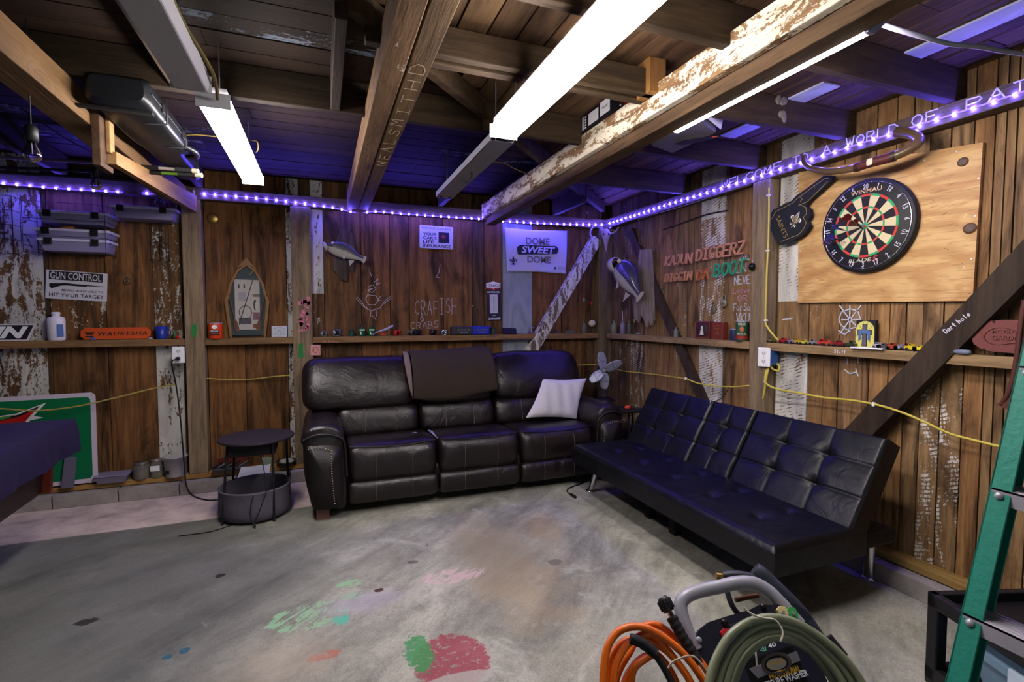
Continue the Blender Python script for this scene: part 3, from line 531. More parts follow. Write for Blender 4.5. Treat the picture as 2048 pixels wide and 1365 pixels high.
# ================================================================== SOFA
def leather(name,col,rough,ws,st,col2=None,sp=.5):
    k=NT(name); n=k.noise(k.tc,ws,4,.55,.8); f=k.noise(k.tc,140,2); 
    vo=k.n('TexVoronoi',feature='DISTANCE_TO_EDGE'); k.l(k.map(k.tc,(1,1,1)),vo.inputs['Vector']); vo.inputs['Scale'].default_value=260
    k.l(k.mix(k.mr(n,.35,.7),srgb(col),srgb(col2 or col)),k.b.inputs['Base Color']); k.l(k.mr(n,.3,.7,rough,rough+.12),k.b.inputs['Roughness'])
    k.b.inputs['Specular IOR Level'].default_value=sp
    k.bump(k.math('ADD',k.math('MULTIPLY',n,3.),k.math('MULTIPLY',f,.12)),st,.012); return k.m
LE=leather('brown_leather','#150d0d',.30,5,.38,'#1e1413'); LEF=leather('brown_leather_flat','#120c0b',.42,3,.25,'#181010'); stitch=mat('tan_stitching','#75604e',.7); nailm=mat('nailhead_brass','#b9a98c',.3,.9)
sofa=thing('recliner_sofa','dark brown leather three-seat recliner sofa with nailhead arms against the back wall','sofa',(-1.68,-.55,0))
SX=Fr((0,0,0),(0,1,0),(0,0,1))      # side profile frame: u=y v=z, extruded along +x
xs=[onY(692,900,-.9).x,onY(874,900,-.9).x,onY(1036,880,-.9).x,onY(1182,860,-.9).x]
def sag(amp): return None
def seatpad(x0,x1):
    prof=[(-.955,.245),(-.985,.33),(-.965,.44),(-.90,.495),(-.75,.497),(-.55,.475),(-.36,.46),(-.30,.40),(-.32,.25),(-.6,.2),(-.88,.2)]
    m_=MB(LE).pad(SX,x0,x1,prof,e=14,q=.16,n=4,seg=26); p=m_.build('seat_cushion',sofa)
    P=rm([(a,b,0) for a,b in prof],4,True)
    for fr_ in (.3,.7):
        X=x0+(x1-x0)*fr_; s_=MB(stitch); s_.tube([(X,q.x*1.0+(-.0035 if q.x<-.93 else 0),q.y+(.0035 if q.y>.47 else 0)) for q in P[:9]],.0018,5); s_.build('stitching',p)
    pr=MB(LEF); pr.tube([(x0+.02+(x1-x0-.04)*i/20,-.935-.012*math.sin(i/20*math.pi),.468+.018*(1-math.sin(i/20*math.pi))) for i in range(21)],.0055,6); pr.build('piping',p)
    # footrest panel below
    prof=[(-.955,.075),(-.982,.13),(-.978,.19),(-.95,.232),(-.90,.225),(-.88,.15),(-.90,.075)]
    f_=MB(LE).pad(SX,x0+.004,x1-.004,prof,e=16,q=.14,n=4,seg=20).build('footrest_panel',sofa); P=rm([(a,b,0) for a,b in prof],4,True)
    for fr_ in (.3,.7):
        X=x0+(x1-x0)*fr_; s_=MB(stitch); s_.tube([(X,q.x-.003,q.y) for q in P[:12]],.0018,5); s_.build('stitching',f_)
for a,b in zip(xs,xs[1:]): seatpad(a+.003,b-.003)
bx=[onY(603,760,-.25).x,onY(829,760,-.25).x,onY(974,760,-.25).x,onY(1146,740,-.25).x]
for i,(a,b) in enumerate(zip(bx,bx[1:])):
    tops=[1.075,1.075,1.085][i]; dx=.0
    prof=[(-.50,.47),(-.50,.56),(-.465,.66),(-.40,.70),(-.30,.69),(-.24,.58),(-.26,.46),(-.38,.42)]
    p=MB(LE).pad(SX,max(a,xs[0]-.05)+.004,min(b,xs[3]+.03)-.004,prof,e=12,q=.2,n=4,seg=22).build('lumbar_cushion',sofa); P=rm([(u,v,0) for u,v in prof],4,True)
    for fr_ in (.33,.7):
        X=max(a,xs[0]-.05)+(min(b,xs[3]+.03)-max(a,xs[0]-.05))*fr_; s_=MB(stitch); s_.tube([(X,q.x-.002,q.y) for q in P[1:13]],.0018,5); s_.build('stitching',p)
    prof=[(-.44,.675),(-.475,.72),(-.46,.83),(-.40,.96),(-.32,tops-.015),(-.23,tops),(-.14,tops-.05),(-.12,.85),(-.17,.70),(-.30,.655)]
    MB(LE).pad(SX,a+.002,b-.002,prof,e=9,q=.25,n=4,seg=26,puff=lambda t,ii=i: .03*math.sin(t*math.pi)+.012*math.sin(t*17+ii)).build('headrest_cushion',sofa)
MB(LEF).box((xs[0]-.02,-.9,.06),(xs[3]+.02,-.12,.30)).box((xs[0]-.10,-.25,.06),(xs[3]+.10,-.10,.86)).build('frame',sofa,bev=.03)
AX=Fr((0,0,0),(1,0,0),(0,0,1))     # front profile frame: u=x v=z, n=-y
def arm(x_in,x_out,s):
    w_=abs(x_out-x_in); g=lambda u:x_in+s*u*w_
    body=[(g(0.02),.09),(g(.02),.40),(g(.05),.58),(g(.25),.655),(g(.62),.665),(g(.92),.64),(g(1.04),.57),(g(1.0),.53),(g(.98),.35),(g(.88),.18),(g(.75),.075),(g(.3),.07)]
    a_=MB(LE).pad(AX,.16,1.0,body,e=40,q=.10,n=4,seg=22).build('armrest',sofa)
    fp=[(g(.10),.10),(g(.10),.40),(g(.13),.50),(g(.35),.53),(g(.70),.535),(g(.93),.52),(g(.93),.35),(g(.84),.19),(g(.73),.095),(g(.3),.085)]
    MB(LEF).pad(AX,.985,1.015,fp,e=40,q=.06,n=3,seg=6).build('arm_front_panel',a_)
    tr=MB(LEF); P=rm([(g(.0),-1.0,.30),(g(.02),-1.003,.45),(g(.08),-1.005,.56),(g(.35),-1.008,.60),(g(.7),-1.008,.605),(g(.98),-1.003,.575)],6); tr.tube(P,.009,8); tr.build('arm_welt',a_)
    nl=MB(nailm)
    xx=g(.36 if s<0 else .25)
    for i in range(22): q_=V((xx+ (0.02*(i/22)**2)*(-s),-1.020,.49-i*.0175)); nl.ell(Fr(q_,(1,0,0),(0,0,1)),.0055,.0055,.005,8,4)
    for i in range(9): q_=V((xx-s*0-( -s)*(-1)*0 + (g(.93)-xx)*(i/9.),-1.020,.495+.028*math.sin(i/9*2.6))); nl.ell(Fr(q_,(1,0,0),(0,0,1)),.0055,.0055,.005,8,4)
    nl.build('nailhead_trim',a_,kind='stuff')
arm(xs[0],xs[0]-.285,-1); arm(xs[3],xs[3]+.25,1)
for x_,y_ in ((xs[0]-.16,-.93),(xs[3]+.13,-.93),(xs[0]-.16,-.2),(xs[3]+.13,-.2)): MB(mat('foot_wood','#6b4a40',.6)).box((x_-.045,y_-.04,0),(x_+.04,y_+.04,.075)).build('foot',sofa)
# scuffs on the left seat
sc=MB(mat('worn_patch','#8c8890',.8)); sc.strokes(Fr((xs[0],-.74,.502),(1,0,0),(0,1,0)),[[(.50,.0),(.52,.012),(.535,-.004)],[(.51,.02),(.53,.02)]],.007,.001,.003); sc.build('worn_patch',sofa)
sc=MB(mat('worn_edge','#8c93a8',.7)); sc.tube([(xs[1]-.01,-.60,.485),(xs[1]+.0,-.70,.49),(xs[1]-.002,-.80,.492),(xs[1]+.004,-.90,.485)],[.003,.011,.008,.002],6,n=3); sc.build('worn_seam',sofa)
# pillow
def pillow(name,lab,cat,pts,th,mt):
    A,B_,C,D=[V(p) for p in pts]; n=((B_-A).cross(D-A)).normalized()   # A bottom-left, B bottom-right, C top-right, D top-left
    def fn(sg):
        def g(u,v):
            b=(1-(2*u-1)**4)*(1-(2*v-1)**4); pin=.035*(math.sin(math.pi*u)*(1 if v in(0,1) else 0)); uu=u;vv=v
            # edges pulled in between corners
            uu=u+(.5-u)*.07*math.sin(math.pi*v); vv=v+(.5-v)*.07*math.sin(math.pi*u)
            P=A*(1-uu)*(1-vv)+B_*uu*(1-vv)+C*uu*vv+D*(1-uu)*vv
            wr=.006*math.sin(u*23+v*9)*b
            return P+n*sg*(th*max(b,0)**.55+wr)
        return g
    m_=MB(mt); m_.grid(fn(1),22,22); m_.grid(fn(-1),22,22); return m_.build(name,label=lab,cat=cat)
PW=mat('linen_white','#cfcbd0',.9,bump=.25,bs=160,var=.06,vs=9)
pillow('throw_pillow','off-white square throw pillow leaning on the right seat of the brown sofa','pillow',[onY(1052,836,-.68),onY(1153,838,-.67),onY(1173,757,-.56),onY(1086,758,-.57)],.05,PW)
# throw blanket over the middle back
TB=mat('blanket_brown','#33281f',.95,bump=.6,bs=70,var=.25,vs=5)
def blk(u,v):
    x=bx[1]-.05+(bx[2]-bx[1]+.06)*u; prof=[(-.505,.735),(-.50,.80),(-.475,.90),(-.42,1.00),(-.34,1.085),(-.23,1.105),(-.12,1.06),(-.085,.90)]
    t=v*(len(prof)-1); i=min(int(t),len(prof)-2); f_=t-i; y_=prof[i][0]*(1-f_)+prof[i+1][0]*f_; z_=prof[i][1]*(1-f_)+prof[i+1][1]*f_
    z_+=.02*u-.018*math.sin(u*5)*(1-v)+(.03*(1-abs(2*u-1)) if v<.02 else 0)*-1; y_-=.008*math.sin(u*14+v*5)
    x+=.03*(.5-v)*math.sin(u*3)
    return V((x,y_,z_))
m_=MB(TB); m_.grid(blk,26,21); o=m_.build('throw_blanket',label='dark brown fleece throw draped over the middle back of the brown sofa',cat='blanket'); md=o.modifiers.new('th','SOLIDIFY'); md.thickness=.014; md.offset=1
m_=MB(mat('blanket_underside','#77685f',.95,bump=.5,bs=80)); 
def blk2(u,v): p=blk(0,v); return p+V((-.012-.05*u*math.sin(v*3.1),-.004-.01*u,.004))
m_.grid(blk2,4,18); e_=m_.build('folded_edge',o); md=e_.modifiers.new('th','SOLIDIFY'); md.thickness=.006
e_.location=-o.location if False else (0,0,0)
# ================================================================== FUTON
FK=leather('black_vinyl','#06070b',.32,7,.16,'#0a0b11',.34); FKF=leather('black_vinyl_flat','#050609',.45,4,.15,None,.3)
fut=thing('futon_sofa','black tufted faux-leather futon sofa with chrome legs along the right wall','sofa',(-.5,-2.1,0))
def tuft(fr,W_,H_,th,buttons,seams,nu,nv,rad=.035,dep=.028,dome=.02):
    """upholstered slab; fr.o is a corner of the underside, thickness along fr.n"""
    def top(i,j):
        # edge-concentrated parameters
        a=i*W_; b=j*H_; e=min(a,W_-a,b,H_-b); h=th
        if e<rad: h=th-rad+math.sqrt(max(rad*rad-(rad-e)**2,0))
        h+=dome*(math.sin(math.pi*i)*math.sin(math.pi*j))**.35
        for (s_,p_,w_) in seams:
            d=abs((a if s_=='u' else b)-p_); h-=w_*math.exp(-(d/.006)**2)+w_*.45*math.exp(-(d/.03)**2)
        for (p_,q_) in buttons:
            d=math.hypot(a-p_,b-q_); h-=dep*math.exp(-(d/.04)**2)+.010*math.exp(-(d/.013)**2)
        return fr.p(a,b,h)
    m_=MB(FK); m_.grid(top,nu,nv)
    # sides and underside
    N=40
    m_.add([fr.p(0,0,0),fr.p(W_,0,0),fr.p(W_,H_,0),fr.p(0,H_,0)],[(0,3,2,1)])
    for (p,q_) in (((0,0),(W_,0)),((W_,0),(W_,H_)),((W_,H_),(0,H_)),((0,H_),(0,0))):
        vs=[];M_=60
        for k_ in range(M_+1):
            a=p[0]+(q_[0]-p[0])*k_/M_; b=p[1]+(q_[1]-p[1])*k_/M_; vs+=[fr.p(a,b,0),top(a/W_,b/H_)]
        m_.add(vs,[(2*k_,2*k_+2,2*k_+3,2*k_+1) for k_ in range(M_)],True)
    return m_
# seat: u runs toward the camera (-y), v runs toward the wall (+x), n up
y0,y1=-1.14,-3.04; fs=Fr((-.985,y0,.265),(.0186,-1,0),(1,.0186,0)); 
# keep n pointing up
if fs.n.z<0: fs=Fr((-.985,y1,.265),(0,1,0),(-1,0,0)); 
fs=Fr((-.10,y0,.262),(0,-1,0),(-1,0,0))
def upf(o,u,v): f=Fr(o,u,v); return f
fs=Fr((-.985,y1,.262),(1,0,0),(0,1,0))          # u=+x (to wall), v=+y, n=+z
W_,H_=.60,1.90
bt=[];bw=[.18,.44]
vlist=[.32,.62,.93,1.24,1.55]
for v_ in (.28,.60,.93,1.26,1.58):
    for u_ in (.22,.42): bt.append((u_,v_))
seat=tuft(fs,W_,H_,.138,bt,[('v',.62,.003),('v',1.26,.003)],60,150,rad=.03,dep=.020,dome=.012).build('seat_cushion',fut)
MB(FKF).box((-.40,y1+.02,.27),(-.12,y0-.02,.345)).build('frame',fut,bev=.02)
# backrest: three cushions, leaning
bdir=V((.235,0,.415)).normalized(); bn=V((-bdir.z,0,bdir.x))
for (ya,yb,bs_,sm) in ((onX(1425,805,-.25).y,-1.145,2,.62),(onX(1512,826,-.25).y,onX(1427,805,-.25).y,1,.31),(-3.03,onX(1514,826,-.25).y,2,.8)):
    L_=abs(yb-ya)-.006; f=Fr(V((-.485,yb-.003,.385))-bn*.11,(0,-1,0),bdir)
    if f.n.dot(bn)<0: f=Fr(V((-.485,ya+.003,.385))-bn*.11,(0,1,0),bdir)
    cols=[L_*(q_+1)/(bs_+1) if bs_==2 else L_/2 for q_ in range(bs_)]
    bts=[(c_,h_) for c_ in cols for h_ in (.17,.34)]
    sm_=[('v',.17,.005),('v',.34,.005)]+[('u',c_,.005) for c_ in cols]
    tuft(f,L_,.50,.115,bts,sm_,max(int(L_*110),50),70,rad=.014,dep=.013,dome=.007).build('back_cushion',fut)
f=Fr((-.30,-3.04,.24),(1,0,0),(0,0,1))
MB(FKF).box((-.47,y1+.03,.28),(-.115,y1-.02+.25,.33)).build('side_rail',fut,bev=.015)
def leg(x,y,zt,dx=0,dy=0,r=.024):
    l_=MB(chrome).cyl((x+dx,y+dy,zt),(x,y,.012),r,r,20); l_=l_.build('leg',fut); MB(chrome).lathe(FL(x,y,0),[(.038,0),(.042,.004),(.036,.012),(r,.016)],24).build('foot_disc',l_)
a=onZ(1182,983,0); leg(a.x,a.y,.265,.06,-.03); a=onZ(1737,1158,0); leg(a.x+.0,a.y,.285,-.01,-.01,.027); leg(-.22,-1.35,.28); 
for px,py in ((1350,1068),(1300,1035)): a=onZ(px,py,0); MB(blackm).box((a.x-.03,a.y-.03,0),(a.x+.03,a.y+.03,.27)).build('support_leg',fut,bev=.004)
MB(chrome).tube([onX(1420,808,-.265)+V((-.0,0,.0)),onX(1423,800,-.255)],.006,8).build('hinge_clip',fut)
# ================================================================== SIDE TABLE WITH BASKET
tb=thing('side_table','round black side table with a fabric basket below, left of the brown sofa','side table',onZ(515,1015,0))
tc_=(onZ(434,880,.56)+onZ(588,865,.56))/2; rx=(onZ(434,880,.56)-onZ(588,865,.56)).length/2
tc_=V((tc_.x,tc_.y,0)); TP=mat('table_top_black','#2a2529',.55,bump=.1,bs=30)
# legs from basket floor ring to top
MB(TP).lathe(FL(tc_.x,tc_.y,.545),[(rx,0),(rx+.003,.006),(rx,.014)],48).build('table_top',tb)
bc=V((tc_.x-.015,tc_.y-.02,0)); br=.235
MB(blackm).box((tc_.x-.16,tc_.y-.16,.455),(tc_.x+.13,tc_.y+.12,.544)).build('drawer',tb,bev=.004)
for an in (218,138,304,28): 
    c_=math.cos(math.radians(an)); s_=math.sin(math.radians(an)); MB(blackm).cyl((bc.x+c_*(br+.005),bc.y+s_*(br+.005),0),(tc_.x+c_*(rx-.035),tc_.y+s_*(rx-.035),.545),.0085,seg=10).build('leg',tb)
BF=mat('basket_felt','#57525f',.95,bump=.3,bs=25,var=.2,vs=8)
bk=MB(BF); bk.lathe(FL(bc.x,bc.y,.012),[(br-.03,0),(br-.012,.01),(br,.05),(br-.003,.12),(br-.004,.195),(br-.001,.205),(br-.008,.210),(br-.014,.2),(br-.016,.10),(br-.02,.02),(0.001,.014)],48,close=False); bk.build('basket',tb)
MB(blackm).lathe(FL(bc.x,bc.y,0),[(br-.03,0),(br-.03,.014)],32).build('base_ring',tb)
cw=lambda nm,lab,pts,r=.0035,mt=blackm,n=8,grp=None: MB(mt).tube(pts,r,6,n=n).build(nm,label=lab,cat='cable',group=grp)
f0=lambda px,py,z=.004: onZ(px,py,z)
c1=[atD(518,905,3.75),atD(530,925,3.65),atD(534,960,3.55),onZ(525,1000,.12),onZ(508,1030,.03),onZ(502,1018,.1),atD(503,990,3.62),atD(506,985,3.6)]
q_=MB(blackm); q_.tube([(tc_.x+.03,tc_.y-.12,.455),(tc_.x+.06,tc_.y-.20,.38),(tc_.x+.08,tc_.y-.265,.25),(tc_.x+.05,tc_.y-.275,.14),(tc_.x+.0,tc_.y-.28,.03),(tc_.x-.02,tc_.y-.275,.10),(tc_.x-.005,tc_.y-.27,.19),(tc_.x+.0,tc_.y-.25,.21)],.003,6,n=8); o_=q_.build('hanging_cord',tb)
MB(blackm).tube([(tc_.x+.0,tc_.y-.285,.03),(tc_.x+.01,tc_.y-.30,.008)],.007,8).build('cord_plug',tb)
cw('charging_cable','thin black cable lying on the floor in front of the round black side table',[onZ(355,1073,.004),onZ(420,1064,.004),onZ(460,1052,.004),onZ(482,1046,.004)],.0035)
# ================================================================== SMALL ROUND TABLE AND FAN
ca=(onZ(1216,822,.56)+onZ(1284,818,.56))/2; ca=V((ca.x+.02,ca.y+.0,0)); 
st=thing('pedestal_table','small round black side table in the corner behind the futon','side table',(ca.x,ca.y,0))
MB(blackm).lathe(FL(ca.x,ca.y,.55),[(.13,0),(.145,.012),(.142,.02)],36).build('table_top',st)
for an in (250,10,130): c_=math.cos(math.radians(an)); s_=math.sin(math.radians(an)); MB(blackm).cyl((ca.x+c_*.06,ca.y+s_*.06,.55),(ca.x+c_*.13,ca.y+s_*.13,0),.009,seg=8).build('leg',st)
sd=thing('screwdriver','orange-handled tool lying on the small round black table','screwdriver',(ca.x-.01,ca.y-.04,.571))
MB(mat('tool_orange','#d8481a',.3)).ell(Fr((ca.x-.02,ca.y-.04,.59),(1,-.3,0),(0,0,1)),.03,.018,.018).build('handle',sd); MB(chrome).cyl((ca.x+.005,ca.y-.047,.588),(ca.x+.10,ca.y-.075,.578),.003,seg=8).build('shaft',sd)
fc=onY(1208,742,-.42)
fan=thing('desk_fan','old metal desk fan with grey blades standing in the room corner','fan',(fc.x+.1,fc.y+.12,.571))
FD=V((-.45,-.85,-.05)).normalized(); fu=FD.cross(V((0,0,1))).normalized(); ff=Fr(fc,-fu,V((0,0,1))); 
if ff.n.dot(FD)<0: ff=Fr(fc,fu,V((0,0,1)))
bl=mat('fan_blade','#9c9db4',.35,.3,var=.1)
for an,sc_,rt_ in ((100,1.,.5),(28,1.,.4),(218,.9,1.),(272,.95,1.3)):
    a_=math.radians(an); R2=.17*sc_; m_=MB(bl)
    def bf(u,v,a_=a_,R2=R2,rt_=rt_):
        r=.02+R2*u; hw=.052*math.sin(math.pi*min(u*.80+.14,1))**.6*1.0; t=(v-.5)*2*hw; tw=.45
        return ff.p(math.cos(a_)*r-math.sin(a_)*t*math.cos(tw),math.sin(a_)*r+math.cos(a_)*t*math.cos(tw),t*math.sin(tw))
    m_.grid(bf,12,8); o_=m_.build('blade',fan); md=o_.modifiers.new('th','SOLIDIFY'); md.thickness=.002
MB(mat('fan_body','#141519',.4)).lathe(Fr(fc-ff.n*.04,ff.u,ff.v),[(.001,-.16),(.04,-.15),(.062,-.09),(.065,-.03),(.05,0),(.001,.005)],28).build('motor',fan)
MB(steel).lathe(Fr(fc,ff.u,ff.v),[(.022,-.03),(.022,.005),(.012,.014),(.001,.016)],18).build('hub',fan)
cg=MB(mat('fan_wire','#3b3630',.5,.6))
for rr_,zz_ in ((.19,.0),(.188,-.045),(.10,.045),(.03,.055)): cg.tube([ff.p(math.cos(i*math.pi/16)*rr_,math.sin(i*math.pi/16)*rr_,zz_) for i in range(32)],.0014,5,closed=True)
for i in range(12):
    a_=i*math.pi/6; cg.tube([ff.p(math.cos(a_-.5)*.03,math.sin(a_-.5)*.03,.055),ff.p(math.cos(a_-.2)*.11,math.sin(a_-.2)*.11,.043),ff.p(math.cos(a_)*.19,math.sin(a_)*.19,0),ff.p(math.cos(a_)*.185,math.sin(a_)*.185,-.05)],.0012,5,n=4)
cg.build('wire_guard',fan)
MB(mat('fan_stand','#5d5870',.3,.5)).tube([fc-ff.n*.10-V((0,0,.04)),fc-ff.n*.10-V((0,0,.16)),V((fc.x+.07,fc.y+.10,.60))],[.014,.013,.018],12,n=3).build('stem',fan)
MB(mat('fan_body','#141519',.4)).lathe(FL(fc.x+.07,fc.y+.10,.572),[(.10,0),(.10,.012),(.05,.035),(.018,.045)],28).build('base',fan)
# ================================================================== POOL TABLE
pt=thing('pool_table','covered pool table with a dark violet cloth cover, at the left edge of the photo','pool table',(-5.0,-2.3,0))
cvm=mat('table_cover','#1f1936',.55,bump=.7,bs=4,var=.35,vs=3,spec=.4)
C0=onZ(150,838,.80); d=V((onZ(0,909,.80)-C0)); d.z=0; d.normalize(); e=V((-d.y,d.x,0)); 
if e.x>0: e=-e
LX,LY=1.35,2.5
def cov(u,v):
    # u along length, v across; drapes down the sides
    a=u*LY; b=v*LX; return C0+d*a+e*b+V((0,0,.006*math.sin(a*9)*math.sin(b*7)))
m_=MB(cvm); m_.grid(cov,40,24)
def skirt(p0,p1,nrm,N=44):
    vs=[]; R3=5
    for i in range(N+1):
        p=p0+(p1-p0)*(i/N)
        for j in range(R3+1):
            t=j/R3; w_=.010*math.sin(i*.9)*t+.006*math.sin(i*2.3)*t
            h_=.80-.187*t+(.006*math.sin((p-C0).dot(d)*9)*math.sin((p-C0).dot(e)*7))*(1-t)
            vs.append(V((p.x,p.y,h_))+nrm*(.012*min(t*3,1)+w_+.012*t))
    m_.add(vs,[(i*(R3+1)+j,i*(R3+1)+j+1,(i+1)*(R3+1)+j+1,(i+1)*(R3+1)+j) for i in range(N) for j in range(R3)],True)
c0=V((C0.x,C0.y,0)); c1_=c0+d*LY; c2_=c1_+e*LX; c3_=c0+e*LX
skirt(c0,c1_,-e); skirt(c3_,c0,-d,30); skirt(c1_,c2_,d,30); skirt(c2_,c3_,e)
m_.build('cloth_cover',pt)
wd=mat('table_body_wood','#2b1812',.45,var=.2); 
i0=c0+d*.10+e*.085
mb=MB(wd); fr=Fr((i0.x,i0.y,0),d,V((0,0,1))); 
inn=-1 if fr.n.dot(e)>0 else 1
P=lambda a,b,z:V((i0.x,i0.y,0))+d*a+e*b+V((0,0,z))
mb.hexa([P(.03,.04,.40),P(LY-.23,.04,.40),P(LY-.23,LX-.20,.40),P(.03,LX-.20,.40),P(0,0,.77),P(LY-.2,0,.77),P(LY-.2,LX-.17,.77),P(0,LX-.17,.77)]); mb.build('body',pt,bev=.004)
MB(mat('red_oak_trim','#6e2a18',.4)).hexa([P(.0,.0,.40),P(.03,.0,.40),P(.03,.05,.40),P(.0,.05,.40),P(-.02,-.015,.77),P(.02,-.015,.77),P(.02,.04,.77),P(-.02,.04,.77)]).build('corner_trim',pt)
for a_,b_ in ((.45,.35),(LY-.5,.35),(.45,LX-.45),(LY-.5,LX-.45)): 
    q_=P(a_,b_,0); MB(wd).box((q_.x-.08,q_.y-.08,0),(q_.x+.08,q_.y+.08,.45)).build('leg',pt,bev=.01)
# ================================================================== LADDER
lad=thing('step_ladder','green fibreglass step ladder with aluminium steps at the right edge of the photo','ladder',(-1.0,-3.95,0))
LG=mat('fibreglass_green','#1d7d6a',.5,bump=.15,bs=60,var=.12,vs=20); AL=mat('aluminium','#b4b1ba',.45,.35,var=.12,vs=12)
d1,d2=ray(1940,1247),ray(1998,993); t1=.30/(d2.z*d1.y/d2.y-d1.z); A_=CAM+d1*t1; B2=CAM+d2*(t1*d1.y/d2.y); print('LADDER',A_,B2)
rd=(B2-A_).normalized(); sd_=V((0,-1,0)); fn_=sd_.cross(rd).normalized()
if fn_.x>0: fn_=-fn_
t0=-A_.z/rd.z; base=A_+rd*t0; LL=(2.35-base.z)/rd.z
def rail(o,s,nm,hw=.036,dep=.05,sgn=1):
    mb=MB(LG); f=Fr(o,sd_*1.0,rd); 
    # channel section: face flange toward camera + web going back
    face=f.n if f.n.dot(fn_)>0 else -f.n
    def bx_(u0,u1,c0_,c1_): mb.hexa([o+sd_*u0+face*c0_,o+sd_*u1+face*c0_,o+sd_*u1+face*c1_,o+sd_*u0+face*c1_]+[q_+rd*LL for q_ in (o+sd_*u0+face*c0_,o+sd_*u1+face*c0_,o+sd_*u1+face*c1_,o+sd_*u0+face*c1_)])
    bx_(-hw,hw,0,-.006); 
    if s>0: bx_(hw-.006,hw,0,-dep)
    else: bx_(-hw,-hw+.006,0,-dep)
    bx_(-hw if s<0 else hw-.03,-hw+.03 if s<0 else hw,-dep+.005,-dep); return mb.build(nm,lad,bev=.0015)
r1=rail(base-sd_*.0,-1,'rail',.022,.075); off=sd_*.42; rail(base+off,1,'rail',.022,.075)
for k_ in range(0,7):
    q_=A_+(B2-A_)*(k_-2); 
    if q_.z<.1: continue
    mb=MB(AL); dn=V((fn_.x,fn_.y,0)).normalized(); o_=q_-sd_*.016-dn*.002
    fz=V((0,0,1))
    def hx(a0,a1,d0,d1,z0,z1): mb.hexa([o_+sd_*a0-dn*d0+fz*z0,o_+sd_*a1-dn*d0+fz*z0,o_+sd_*a1-dn*d1+fz*z0,o_+sd_*a0-dn*d1+fz*z0,o_+sd_*a0-dn*d0+fz*z1,o_+sd_*a1-dn*d0+fz*z1,o_+sd_*a1-dn*d1+fz*z1,o_+sd_*a0-dn*d1+fz*z1])
    hx(0,.405,0,.003,-.022,.016); hx(0,.405,0,.082,.012,.016); hx(0,.405,.079,.082,-.022,.016)
    for g_ in range(5): hx(0,.405,.012+g_*.014,.016+g_*.014,.016,.018)
    mb.build('step',lad)
    bt_=MB(steel); bt_.lathe(Fr(q_+fn_*.001,sd_,rd if sd_.cross(rd).dot(fn_)>0 else -rd),[(.0095,0),(.0085,.003),(.004,.0055),(.001,.006)],14); bt_.build('rivet',lad)
# rear legs of the ladder
rr=V((0,0,1))
for s_,o2 in ((1,V((0,0,0))),(-1,off)):
    top=base+rd*LL+o2; back=V((-fn_.x,-fn_.y,0)).normalized(); foot=V((base.x,top.y,0))+back*.95; dd=(foot-top).normalized(); mb=MB(LG); a_=sd_
    b_=dd.cross(a_).normalized()
    for (u0,u1,v0,v1) in ((-.02,.02,0,.005),(-.02,-.015,0,.045),(-.02,.01,.04,.045)):
        mb.hexa([top+a_*u0+b_*v0,top+a_*u1+b_*v0,top+a_*u1+b_*v1,top+a_*u0+b_*v1,foot+a_*u0+b_*v0,foot+a_*u1+b_*v0,foot+a_*u1+b_*v1,foot+a_*u0+b_*v1])
    mb.build('rear_leg',lad)
# ================================================================== CART + TUB
ct=thing('storage_shelf','low black plastic shelf unit behind the green ladder','shelf',(-.45,-3.75,0))
T0=onZ(1855,1182,.36); T1=onZ(2010,1135,.36)   # near-left corner, far-left corner
du=(onZ(1960,1262,.335)-T0); du.z=0; du.normalize(); dv=V((-du.y,du.x,0)); 
if dv.dot(T1-T0)<0: dv=-dv
o=V((T0.x,T0.y,0)); Wc,Dc=.66,.42
P=lambda a,b,z:o+du*a+dv*b+V((0,0,z))
def bb(mb,a0,a1,b0,b1,z0,z1): mb.hexa([P(a0,b0,z0),P(a1,b0,z0),P(a1,b1,z0),P(a0,b1,z0),P(a0,b0,z1),P(a1,b0,z1),P(a1,b1,z1),P(a0,b1,z1)])
for z_ in (.36,.075):
    mb=MB(black); bb(mb,0,Wc,0,Dc,z_-.045,z_-.035)
    for q_ in ((0,Wc,0,.03),(0,Wc,Dc-.03,Dc),(0,.03,0,Dc),(Wc-.03,Wc,0,Dc)): bb(mb,*q_,z_-.055,z_)
    mb.build('tray',ct,bev=.004)
gv=MB(grey)
for i in range(6):
    for j in range(5): bb(gv,.12+i*.07,.15+i*.07,.08+j*.05,.10+j*.05,.3255,.3265)
for a_,b_ in ((0,0),(Wc-.045,0),(0,Dc-.045),(Wc-.045,Dc-.045)): mb=MB(black); bb(mb,a_,a_+.045,b_,b_+.045,0,.35); mb.build('post',ct,bev=.006)
tbm=mat('tub_translucent','#8fb0c4',.25,trans=.35,ior=1.2,bump=.1,bs=8); tub=thing('storage_tub','translucent pale blue plastic tub inside the low black shelf','tub',P(.35,.2,.075))
mb=MB(tbm)
def rr_(a0,a1,b0,b1,z,r=.05):
    out=[]
    for cx,cy,s0 in ((a1-r,b1-r,0),(a0+r,b1-r,90),(a0+r,b0+r,180),(a1-r,b0+r,270)):
        for k_ in range(6): an=math.radians(s0+k_*18); out.append(P(cx+r*math.cos(an),cy+r*math.sin(an),z))
    return out
rings=[rr_(.14,.57,.07,.37,.078),rr_(.10,.60,.05,.39,.215),rr_(.075,.62,.03,.41,.22),rr_(.075,.62,.03,.41,.245,.06),rr_(.11,.58,.06,.38,.262,.06)]
for r0,r1_ in zip(rings,rings[1:]): n_r=len(r0); mb.add(r0+r1_,[(i,(i+1)%n_r,n_r+(i+1)%n_r,n_r+i) for i in range(n_r)],True)
mb.add(rings[0],[tuple(range(24))[::-1]]); mb.build('tub_body',tub)
